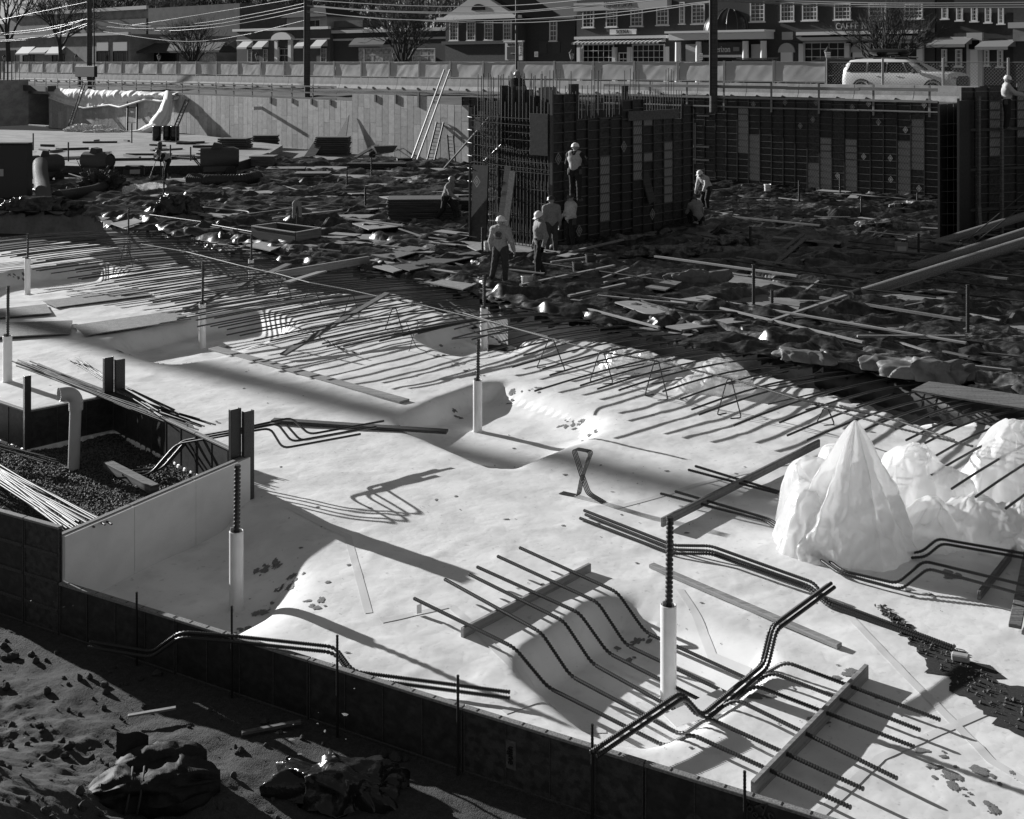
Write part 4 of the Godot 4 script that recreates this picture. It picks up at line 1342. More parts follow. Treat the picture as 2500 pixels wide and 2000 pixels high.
func build_boards() -> void:
	sheet([Vector3(-11.862, 0.06, -30.563), Vector3(-10.03, 0.06, -32.338), Vector3(-9.353, 0.06, -31.425), Vector3(-11.242, 0.06, -29.796)], 0.02, M.osb, "strand_board", "large flat strand board sheet nearest the rebar mat", "board")
	sheet([Vector3(-13.014, 0.06, -29.306), Vector3(-11.65, 0.06, -30.2), Vector3(-11.093, 0.06, -29.114), Vector3(-12.64, 0.06, -28.463)], 0.02, M.osb, "strand_board", "strand board sheet behind the sleeve without its neighbour touching", "board")
	sheet([Vector3(-10.069, 0.07, -27.708), Vector3(-8.179, 0.07, -29.354), Vector3(-7.53, 0.07, -28.371), Vector3(-9.434, 0.07, -26.709)], 0.02, M.osb, "strand_board", "long strand board sheet ending beside the white sleeve", "board")
	sheet([Vector3(-12.381, 0.07, -27.882), Vector3(-10.27, 0.07, -28.236), Vector3(-9.834, 0.07, -26.911), Vector3(-11.72, 0.07, -26.392)], 0.02, M.osb, "strand_board", "strand board sheet touching the long sheet", "board")
	batten([Vector3(-4.706, 0.1, -24.79), Vector3(-2.884, 0.75, -27.983)], 0.16, 0.04, M.lumber_old, "dark leaning board lying across the raised mat", "board")
	batten([Vector3(-7.913, 0.05, -29.549), Vector3(-6.08, 0.6, -32.911)], 0.22, 0.04, M.lumber_old, "leaning board beside the white sleeve resting on the mat", "board")
	batten([Vector3(-6.137, 0.55, -31.486), Vector3(-4.066, 0.5, -34.274)], 0.08, 0.2, M.lumber, "pale beam along the lip of the slab", "beam")
	batten([Vector3(-4.027, 0.45, -34.437), Vector3(-1.431, 0.42, -32.473)], 0.18, 0.05, M.lumber, "pale board between the black tarps and the mat", "board")
	batten([Vector3(-2.225, 0.4, -31.255), Vector3(1.656, 0.42, -28.741)], 0.16, 0.05, M.lumber, "pale board at the feet of the standing workers", "board")
	batten([Vector3(-5.051, 0.5, -32.392), Vector3(-5.602, 0.62, -30.048)], 0.2, 0.04, M.lumber, "short pale board end on the mat", "board")
	# plywood lying on the tarps
	for q in [[[Vector3(-4.111, 0.5, -35.149), Vector3(-3.125, 0.5, -36.875), Vector3(-2.467, 0.5, -36.388), Vector3(-3.383, 0.5, -34.417)], M.form_worn], [[Vector3(-3.274, 0.5, -33.306), Vector3(-1.096, 0.5, -35.913), Vector3(-0.834, 0.5, -35.149), Vector3(-2.756, 0.5, -32.52)], M.lumber_dark], [[Vector3(-2.082, 0.5, -30.706), Vector3(-1.796, 0.5, -31.17), Vector3(-0.93, 0.5, -30.48), Vector3(-1.213, 0.5, -29.819)], M.osb], [[Vector3(-8.161, 0.5, -37.04), Vector3(-7.799, 0.5, -37.717), Vector3(-7, 0.5, -36.875), Vector3(-7.183, 0.5, -35.913)], M.osb], [[Vector3(-6.994, 0.48, -36.842), Vector3(-5.156, 0.48, -38.025), Vector3(-4.854, 0.48, -37.68), Vector3(-6.702, 0.48, -36.278)], M.lumber_old], [[Vector3(3.292, 0.55, -29.877), Vector3(3.972, 0.55, -30.833), Vector3(4.297, 0.55, -30.546), Vector3(3.743, 0.55, -29.447)], M.lumber_old],
		[[Vector3(6.764, 0.55, -20.466), Vector3(7.276, 0.55, -21.044), Vector3(8.638, 0.55, -20.064), Vector3(8.312, 0.55, -19.307)], M.lumber_old], [[Vector3(-3.857, 0.45, -33.469), Vector3(-3.358, 0.45, -34.155), Vector3(-2.712, 0.45, -33.335), Vector3(-3.2, 0.45, -32.554)], M.osb], [[Vector3(-5.557, 0.5, -42.036), Vector3(-4.763, 0.5, -42.577), Vector3(-3.78, 0.5, -41.3), Vector3(-4.804, 0.5, -40.49)], M.osb], [[Vector3(-14.064, 0.46, -42.336), Vector3(-13.619, 0.46, -43.669), Vector3(-13.082, 0.46, -42.881), Vector3(-13.262, 0.46, -41.183)], M.slab], [[Vector3(-1.375, 0.5, -36.875), Vector3(-0.895, 0.5, -37.717), Vector3(-0.625, 0.5, -36.875), Vector3(-1.035, 0.5, -35.913)], M.osb]]:
		sheet(q[0], 0.03, q[1], "plywood_sheet", "loose plywood sheet lying among the black tarps", "plywood")
	for o in get_children():
		if String(o.name).begins_with("plywood_sheet"):
			o.set_meta("group", "loose sheets on the tarps")
	# long pale conduits and battens on the tarps
	for q in [[Vector3(4.351, 0.55, -28.524), Vector3(8.98, 0.55, -23.867)], [Vector3(4.751, 0.5, -27.533), Vector3(7.025, 0.5, -24.152)], [Vector3(6.993, 0.55, -24.473), Vector3(9.184, 0.55, -24.473)], [Vector3(2.053, 0.5, -28.982), Vector3(4.055, 0.5, -27.953)], [Vector3(2.413, 0.52, -29.29), Vector3(5.965, 0.52, -27.074)], [Vector3(7.692, 0.5, -22.692), Vector3(9.073, 0.5, -21.939)], [Vector3(1.417, 0.5, -27.858), Vector3(3.111, 0.5, -25.494)], [Vector3(-3.132, 0.45, -38.493), Vector3(-0.871, 0.45, -36.713)], [Vector3(-4.036, 0.45, -37.204), Vector3(-1.569, 0.45, -35.614)], [Vector3(1.09, 0.5, -33.852), Vector3(2.74, 0.5, -35.149)], [Vector3(2.342, 0.48, -31.4), Vector3(3.184, 0.48, -32.96)], [Vector3(2.35, 0.48, -30.816), Vector3(3.689, 0.48, -32.006)]]:
		var mb := MB.new()
		mb.bar(q[0], q[1], 0.07, 0.045, Vector3.UP, 0.006)
		single("pale_batten", mb, M.lumber, "long pale batten lying across the black tarps", "batten", "pale battens on the tarps")
	# offcuts and laths strewn over the tarps
	for i in 150:
		var dd := rng.randf_range(22.0, 60.0)
		var p := Vector3(rng.randf_range(-0.42, 0.42) * dd, T + 0.16, -dd)
		if side_of(slab_edge, Vector2(p.x, p.z)) > -0.6 or in_core(p, 0.0): continue
		var an := 0.75 + rng.randf_range(-0.4, 0.4) + (PI / 2 if i % 3 == 0 else 0.0)
		var ln := rng.randf_range(0.5, 2.6)
		var v := Vector3(cos(an), rng.randf_range(-0.05, 0.06), sin(an)) * ln * 0.5
		var lm := MB.new()
		var wide := 0.06 if i % 4 else rng.randf_range(0.2, 0.6)
		lm.bar(p - v, p + v, wide, 0.03)
		single("timber_offcut", lm, [M.lumber, M.lumber_old, M.lumber_dark, M.osb][i % 4], ["pale lath strewn among the black tarps", "weathered lath strewn among the black tarps", "dark lath strewn among the black tarps", "strand board offcut strewn among the black tarps"][i % 4], "offcut", "offcuts strewn on the tarps")
	# long bars and battens left lying in the two directions of the grid
	for i in 54:
		var dd := rng.randf_range(21.0, 46.0)
		var p := Vector3(rng.randf_range(-0.34, 0.42) * dd, T + 0.2, -dd)
		var v := Vector3(0.72, 0, 0.69).rotated(Vector3.UP, rng.randf_range(-0.12, 0.12)) * rng.randf_range(1.2, 2.8)
		if i % 4 == 0: v = Vector3(v.z, 0, -v.x) * 0.7
		if side_of(slab_edge, Vector2(p.x + v.x, p.z + v.z)) > -0.4 or side_of(slab_edge, Vector2(p.x - v.x, p.z - v.z)) > -0.4 or in_core(p - v, 0.0) or in_core(p + v, 0.0) or in_core(p, 0.0): continue
		var bm := MB.new()
		if i % 2:
			bm.tube([p - v, p + v + Vector3(0, 0.05, 0)], 0.022, 6)
			single("stray_rebar", bm, M.rebar, "long stray rebar lying on the crumpled tarps", "rebar", "stray bars on the tarps")
		else:
			bm.bar(p - v, p + v + Vector3(0, 0.04, 0), 0.09, 0.05)
			single("stray_plank", bm, M.lumber if i % 3 else M.lumber_old, "long stray plank lying on the crumpled tarps", "plank", "stray planks on the tarps")
	# hoses and cables trailing over the tarps
	for i in 14:
		var dd := rng.randf_range(26.0, 54.0)
		var p := Vector3(rng.randf_range(-0.36, 0.4) * dd, T + 0.2, -dd)
		if in_core(p, 0.0): continue
		var an := rng.randf_range(-0.3, 1.2)
		var ps := []
		for k in 14:
			if side_of(slab_edge, Vector2(p.x, p.z)) > -0.3: break
			ps.append(p)
			an += rng.randf_range(-0.45, 0.45)
			p += Vector3(cos(an), 0, sin(an) * 0.7) * 0.55
			p.y = T + 0.16 + rng.randf_range(-0.03, 0.06)
		if ps.size() < 4: continue
		var hm := MB.new()
		hm.tube(fillet(ps, 0.25, 3), 0.028 if i % 2 else 0.018, 6)
		single("site_hose", hm, M.ink if i % 3 else M.cloth_grey, "black hose trailing over the crumpled tarps" if i % 3 else "pale cable trailing over the crumpled tarps", "hose", "hoses over the tarps")
	# two boards leaning on tarps in the shade
	batten([Vector3(7.639, 0.35, -35.486), Vector3(9.298, 0.6, -38.631)], 0.14, 0.04, M.lumber_old, "board in the shade leaning on a heap of tarp", "board")
	batten([Vector3(7.488, 0.35, -34.407), Vector3(9.227, 0.6, -37.909)], 0.14, 0.04, M.lumber_old, "second board in the shade beside a leaning one", "board")
	# open timber frame
	var fr := thing("box_form", "open rectangular timber box form standing on the tarps", "formwork")
	var c: Array = [Vector3(-8.456, 0.72, -39.285), Vector3(-7.798, 0.72, -40.078), Vector3(-6.143, 0.72, -38.804), Vector3(-6.763, 0.72, -37.788)]
	for i in 4:
		var mb := MB.new()
		mb.bar(up_at(c[i], -0.15), up_at(c[(i + 1) % 4], -0.15), 0.05, 0.36, Vector3.UP, 0.004)
		part(fr, "side_board", mb, M.lumber_dark if i % 2 else M.lumber)
	var rim := MB.new()
	for i in 4:
		rim.bar(up_at(c[i], 0.05), up_at(c[(i + 1) % 4], 0.05), 0.09, 0.035, Vector3.UP, 0.003)
	part(fr, "rim", rim, M.lumber)
	# upright threaded rods on the slab
	for q in [[Vector3(5.75, 0.35, -28.75), 0.936], [Vector3(9.58, 0.35, -25.393), 1.076], [Vector3(7.437, 0.35, -37.694), 0.626], [Vector3(11.683, 0.35, -49.167), 0.933], [Vector3(14.215, 0.35, -52.353), 0.905], [Vector3(13.045, 0.35, -45.113), 0.734], [Vector3(16.218, 0.35, -48.326), 0.524], [Vector3(-14.333, 0.35, -49.743), 0.843], [Vector3(-5.734, 0.35, -47.249), 0.849], [Vector3(-7.623, 0.35, -55.798), 0.643], [Vector3(-7.094, 0.35, -61.016), 0.951], [Vector3(-0.881, 0.35, -36.09), 0.82], [Vector3(12.2, 0.35, -36.245), 0.614], [Vector3(6.263, 0.35, -29.095), 0.266], [Vector3(-0.677, 0.3, -29.348), 0.627]]:
		var p: Vector3 = q[0]
		var mb := MB.new()
		mb.tube([Vector3(p.x, T - 0.1, p.z), Vector3(p.x, p.y + q[1], p.z)], 0.038, 8, true, 0.05, 0.1)
		single("threaded_bar", mb, M.rod, "bare threaded bar standing upright among the tarps", "threaded bar", "upright bars in the slab")
	# big ribbed duct under the slab lip
	var mb := MB.new()
	var path := []
	for p in [Vector3(5.202, 0.02, -23.979), Vector3(5.82, 0.02, -23.203), Vector3(6.476, 0.02, -22.476), Vector3(7.018, 0.02, -21.793), Vector3(7.528, 0.02, -21.151), Vector3(8.056, 0.02, -20.313), Vector3(8.845, 0.02, -19.328)]:
		path.append(p + Vector3(0.1, 0, -0.2))
	mb.tube(path, 0.27, 18, true, 0.22, 0.05)
	single("ribbed_duct", mb, M.duct_dark, "thick dark ribbed duct lying along the lip of the slab", "duct")
	# the three raking pipe braces
	for q in [[Vector3(8.539, 0.3, -29.705), 4.08, 1.35, 0.13, "raking steel pipe brace with crusted concrete on its top"], [Vector3(10.847, 0.3, -33.159), 4.0, 1.35, 0.13, "dark raking steel pipe brace in the shade"], [Vector3(13.056, 0.3, -37.687), 4.1, 1.32, 0.13, "raking steel pipe brace footed beside the wall end"]]:
		var p: Vector3 = q[0]
		var d := Vector3(q[1], q[2], 0.25)
		mb = MB.new()
		var o := thing("pipe_brace", q[4], "brace", p)
		mb.tube([Vector3(0, 0.1, 0), d * 2.6 + Vector3(0, 0.1, 0)], q[3], 16, true)
		part(o, "pipe", mb, M.pipe)
		mb = MB.new()
		mb.tube([Vector3(-0.14, 0.05, 0), Vector3(0.04, 0.12, 0)], q[3] * 1.15, 12, true)
		part(o, "shoe", mb, M.steel_dark)
	for k in 2:
		mb = MB.new()
		mb.tube([Vector3(13.5, 0.35, -36.875) + Vector3(0.3 * k, 0, 0), Vector3(16.102, 1.875, -38) + Vector3(0.5 * k, 0.1, 0)], 0.018, 6, true)
		single("guy_rod", mb, M.rail, "thin straight rod raking up beside the pipe braces", "rod", "thin raking rods")

# a frame on a wall line: local x along the wall, y up, z towards the camera side
func wall_node(called: String, label: String, category: String, origin: Vector3, az: float, off := 0.0) -> Node3D:
	var o := thing(called, label, category)
	set_frame(o, origin, az, off)
	return o

func set_frame(o: Node3D, origin: Vector3, az: float, off := 0.0) -> void:
	var a := deg_to_rad(az)
	var e := Vector3(cos(a), 0, sin(a))
	var n := Vector3(sin(a), 0, -cos(a))
	o.transform = Transform3D(Basis(e, Vector3.UP, -n), origin + n * off)

const S_O := Vector3(0, 0, -74.9)
const C_O := Vector3(-2.34, 0, -69.0)
const R_O := Vector3(8.66, 0, -59.4)

func put(parent: Node3D, called: String, c: Vector3, s: Vector3, m: Material, bev := 0.0) -> MeshInstance3D:
	var mb := MB.new()
	mb.box(c, s, Basis.IDENTITY, bev)
	return part(parent, called, mb, m)

func rbox(r: Rect2, z0: float, z1: float, mb: MB) -> void:
	mb.box(Vector3(r.position.x + r.size.x * 0.5, r.position.y + r.size.y * 0.5, (z0 + z1) * 0.5), Vector3(r.size.x, r.size.y, absf(z1 - z0)))

func prect(parent: Node3D, called: String, r: Rect2, z0: float, z1: float, m: Material) -> MeshInstance3D:
	var mb := MB.new()
	rbox(r, z0, z1, mb)
	return part(parent, called, mb, m)

# steel-framed form panels in columns; light: list of Rect2 in wall coordinates
func panel_wall(t: Node3D, u0: float, u1: float, y0: float, tops: Array, light: Array, seedv: int) -> void:
	var r := RandomNumberGenerator.new()
	r.seed = seedv
	var w := 0.61
	var n := int(round((u1 - u0) / w))
	w = (u1 - u0) / n
	var rib := MB.new()
	rib.box(Vector3.ZERO, Vector3(w - 0.05, 0.018, 0.05))
	var rib_m := rib.mesh()
	var cell := MB.new()
	cell.box(Vector3.ZERO, Vector3(w - 0.07, 0.262, 0.012))
	var cell_m := cell.mesh()
	var mats := [M.form, M.form_b, M.form_c, M.form_b, M.form]
	for i in n:
		var u := u0 + (i + 0.5) * w
		var top: float = tops[mini(int(float(i) / n * tops.size()), tops.size() - 1)]
		var mb := MB.new()
		mb.box(Vector3(u, (y0 + top) * 0.5, -0.03), Vector3(w - 0.006, top - y0, 0.03))
		for e in [-1.0, 1.0]:
			mb.box(Vector3(u + e * (w * 0.5 - 0.012), (y0 + top) * 0.5, 0.012), Vector3(0.016, top - y0, 0.06))
		var p := part(t, "panel", mb, mats[r.randi() % 5])
		var y := y0 + 0.02 + r.randf() * 0.08
		while y < top:
			var b := part_mesh(p, "rib", rib_m, M.rail_dark)
			b.position = Vector3(u, y, 0.01)
			for q in light:
				if u > q.position.x and u < q.end.x and y > q.position.y and y + 0.25 < q.end.y:
					var c := part_mesh(p, "plywood_face", cell_m, M.ply_pale)
					c.position = Vector3(u, y + 0.15, -0.006)
					break
			y += 0.305

func emblem(t: Node3D, c: Vector2, s: float, z := 0.05) -> void:
	var mb := MB.new()
	for k in [[1.0, 0.78], [0.5, 0.3]]:
		for i in 4:
			var a := TAU * i / 4.0
			var b := TAU * (i + 1) / 4.0
			mb.quad(Vector3(cos(a) * k[0] * s * 0.8, sin(a) * k[0] * s, 0), Vector3(cos(b) * k[0] * s * 0.8, sin(b) * k[0] * s, 0), Vector3(cos(b) * k[1] * s * 0.8, sin(b) * k[1] * s, 0), Vector3(cos(a) * k[1] * s * 0.8, sin(a) * k[1] * s, 0), Vector3(0, 0, 1))
	for i in 4:
		var a := TAU * i / 4.0
		var b := TAU * (i + 1) / 4.0
		mb.tri(Vector3(0, 0, 0), Vector3(cos(a) * s * 0.17, sin(a) * s * 0.17, 0), Vector3(cos(b) * s * 0.17, sin(b) * s * 0.17, 0), Vector3(0, 0, 1))
	var p := part(t, "emblem", mb, M.print)
	p.position = Vector3(c.x, c.y, z)

func build_walls() -> void:
	# terrain behind the walls: bank, street, pavement, all in the street's frame
	var bank := MB.new()
	var pts := PackedVector3Array()
	for j in 60:
		for i in 220:
			var u := -150.0 + i * 1.1
			var v0 := maxf(-5.45 + maxf(0.0, -u) * 0.0436, -5.45) if u < 1.0 else -4.85 + 0.018 * u
			var v := lerpf(v0, 2.0, j / 59.0)
			var y := lerpf(3.5, 4.22, smoothstep(v0, 0.0, v)) + 0.12 * nz.get_noise_2d(u * 1.4, v * 1.6) + 0.03 * nf.get_noise_2d(u, v)
			if v > 1.2:
				y = 4.1
			pts.append(Vector3(u, y, -v))
	bank.grid(pts, 220, PackedByteArray(), true)
	set_frame(single("bank_ground", bank, M.dirt_pale, "bare earth bank between the retaining wall and the street", "", "", "structure"), S_O, 43.0)
	var st := MB.new()
	st.box(Vector3(0, 4.15, -6.0), Vector3(420, 0.2, 12.4))
	set_frame(single("street", st, M.asphalt, "grey asphalt street behind the construction fence", "", "", "structure"), S_O, 43.0)
	st = MB.new()
	st.box(Vector3(0, 4.2, -110.0), Vector3(700, 0.34, 195.8), Basis.IDENTITY, 0.02)
	set_frame(single("pavement", st, M.concrete, "concrete pavement and ground along the shop fronts", "", "", "structure"), S_O, 43.0)

	# concrete retaining wall, panel by panel
	var cw := wall_node("retaining_wall", "long grey concrete retaining wall cast in narrow panels", "wall", C_O, 45.5)
	var bay0 := -63.957
	var bay1 := -56.586
	put(cw, "core", Vector3((bay0 - 90.0) * 0.5, 1.8, -0.25), Vector3(bay0 + 90.0, 3.4, 0.4), M.concrete_dark)
	put(cw, "core", Vector3(bay1 * 0.5, 1.8, -0.25), Vector3(-bay1, 3.4, 0.4), M.concrete_dark)
	var r := RandomNumberGenerator.new()
	r.seed = 5
	var variants := [M.conc_a, M.conc_b, M.conc_c]
	var u := -74.0
	while u < -0.3:
		var top := 3.62
		if u > -11.18 and u < -3.769:
			top = 4.08
		var y := 0.2
		if u > bay0 - 0.62 and u < bay1:
			y = 3.2
		while y < top - 0.05:
			var h := minf(r.randf_range(0.9, 2.3), top - y)
			if top - y - h < 0.4:
				h = top - y
			put(cw, "panel", Vector3(u + 0.305, y + h * 0.5, -0.02 + r.randf_range(-0.004, 0.004)), Vector3(0.594, h - 0.012, 0.08), variants[r.randi() % 3], 0.006)
			y += h
		u += 0.61
	# timber walers and short posts on top of it
	for k in 24:
		var x := -72.0 + k * 2.45
		put(cw, "guard_post", Vector3(x, 4.1, -0.12), Vector3(0.09, 1.05, 0.05), M.lumber_old)
	for q in [[4.5, 0.09], [4.08, 0.09], [3.7, 0.12]]:
		var mb := MB.new()
		mb.box(Vector3(-43.0, q[0], -0.08), Vector3(60.0, q[1], 0.045))
		part(cw, "guard_rail", mb, M.lumber_old)
	for px in [[-49.308, 0.3], [-20.427, 0.5], [-17.8, 0.35], [-15.567, 0.4], [-13.464, 0.4], [-8.742, 0.45], [-6.726, 0.55], [-4.559, 0.9]]:
		put(cw, "bracket", Vector3(px[0], 3.5 if px[0] < -11.18 else 3.85, 0.06), Vector3(0.16, px[1], 0.08), M.form_worn)
	var stub := MB.new()
	stub.tube([Vector3(-21.553, 2.9, 0.0), Vector3(-21.553, 2.9, 0.75)], 0.13, 12, true)
	part(cw, "pipe_stub", stub, M.pvc_grey)

	# dark form wall to the right of it, behind the core
	var fw := wall_node("form_wall", "tall wall of dark steel framed form panels with pale patches", "formwork", R_O, 42.0)
	var light := [Rect2(2.737, 1.51, 0.581, 2.412), Rect2(3.34, 0.286, 0.551, 2.453), Rect2(6.44, 0.255, 0.532, 1.21), Rect2(7.074, 0.247, 0.584, 2.456), Rect2(8.352, 0.211, 0.566, 2.527), Rect2(10.81, 0.215, 0.568, 2.484), Rect2(11.506, 1.473, 0.576, 2.27), Rect2(-15.471, -0.217, 0.656, 3.064), Rect2(-14.102, 1.958, 0.576, 1.396)]
	panel_wall(fw, -15.537, 12.579, 0.2, [4.1, 4.1, 4.4, 4.5, 4.5, 4.45], light, 9)
	for c in [Vector2(3.694, 4.112), Vector2(5.355, 4.246), Vector2(6.932, 4.281), Vector2(8.685, 4.102), Vector2(9.457, 4.283), Vector2(11.975, 4.288), Vector2(6.13, 3.194), Vector2(6.768, 3.496), Vector2(9.913, 3.488), Vector2(11.141, 3.195), Vector2(9.227, 1.95), Vector2(10.457, 1.943), Vector2(7.977, 1.024), Vector2(10.476, 1.021), Vector2(11.741, 0.718), Vector2(0.261, 1.984), Vector2(-14.75, 1.099)]:
		emblem(fw, c, 0.15)
	for q in [Rect2(0.593, 3.47, 0.703, 0.06), Rect2(0.545, 1.955, 0.751, 0.08), Rect2(0.356, 1.313, 0.94, 0.08), Rect2(0.474, 1.134, 0.047, 2.002)]:
		prect(fw, "waler", q, 0.06, 0.14, M.rail)
	# guard rail on top of it
	var gr := wall_node("guard_rail", "timber guard rail of pale planks and posts on the form wall", "railing", R_O, 42.0)
	for px in [[-2.211, 0], [-0.002, 1], [2.103, 1], [4.672, 1], [7.094, 1], [9.705, 1], [12.225, 1]]:
		put(gr, "post", Vector3(px[0], 4.45, 0.1), Vector3(0.09, 1.35, 0.045), M.lumber, 0.004)
	for q in [[4.92, 0.14], [4.42, 0.1], [3.98, 0.06]]:
		var x0 := -5.066
		for k in 5:
			var x1: float = lerpf(-5.066, 12.544, (k + 1) / 5.0)
			put(gr, "plank", Vector3((x0 + x1) * 0.5, q[0] + r.randf_range(-0.02, 0.02), 0.15 + 0.004 * (k % 2)), Vector3(x1 - x0 + 0.1, q[1], 0.035), M.lumber, 0.003)
			x0 = x1

	# the end of a wall form seen edge on, and the form wall beyond it
	var e0 := Vector3(13.788, 0.3, -38.886)
	var en := thing("wall_end_form", "narrow open end of a wall form with rows of tie rods", "formwork", Vector3(e0.x, 0, e0.z))
	en.rotation.y = deg_to_rad(-40.0)
	var hh := 4.35 + 0.3
	put(en, "form_side", Vector3(0.0, hh * 0.5 + 0.1, -1.0), Vector3(0.06, hh, 2.2), M.form)
	put(en, "form_side", Vector3(0.62, hh * 0.5 + 0.1, -1.0), Vector3(0.06, hh + 0.25, 2.2), M.form_b)
	put(en, "edge_rail", Vector3(0.0, hh * 0.5 + 0.1, 0.12), Vector3(0.07, hh, 0.04), M.rail)
	put(en, "edge_rail", Vector3(0.62, hh * 0.5 + 0.2, 0.12), Vector3(0.07, hh + 0.2, 0.04), M.rail)
	put(en, "back_form", Vector3(0.31, hh * 0.5, -1.6), Vector3(0.56, hh, 0.06), M.form_b)
	for k in 11:
		var mb := MB.new()
		mb.tube([Vector3(0.0, 0.5 + k * 0.36, 0.02), Vector3(0.62, 0.56 + k * 0.36, 0.02)], 0.012, 6)
		part(en, "tie_rod", mb, M.rail)
	for k in 3:
		var mb := MB.new()
		mb.tube([Vector3(0.12 + 0.2 * k, 0.2, -0.3), Vector3(0.12 + 0.2 * k, hh + 0.1, -0.3)], 0.014, 6)
		part(en, "upright_bar", mb, M.rebar_far)
	var rw := thing("side_form_wall", "dark form wall with walers beyond the pipe braces", "formwork", Vector3(e0.x + 0.75, 0, e0.z - 0.3))
	rw.rotation.y = deg_to_rad(24.0)
	var rl := []
	panel_wall(rw, 0.0, 6.1, 0.2, [4.983 + 0.3, 4.983 + 0.3], [Rect2(2.4, 3.4, 0.7, 2.5), Rect2(3.1, 2.0, 0.6, 4.0), Rect2(1.2, 3.0, 0.6, 2.0)], 21)
	for yy in [1.3, 2.6, 3.9]:
		put(rw, "waler", Vector3(3.0, yy, 0.1), Vector3(6.0, 0.09, 0.1), M.lumber_dark)
	for xx in [0.6, 1.6, 2.9, 4.2]:
		put(rw, "strongback", Vector3(xx, 2.6, 0.2), Vector3(0.09, 4.8, 0.09), M.lumber_old)
	batten([Vector3(15.593, 0.771, -40), Vector3(15.306, 2.358, -41.5)], 0.12, 0.05, M.lumber_old, "board raking against the side form wall", "board")
	batten([Vector3(14.943, 0.775, -38.5), Vector3(14.904, 1.493, -38.5)], 0.16, 0.04, M.lumber_old, "short upright board before the side form wall", "board")

# ---------------------------------------------------------------- the core: forms on one side, open rebar cage on the other
const K_O := Vector3(1.203, 0.3, -37.358)

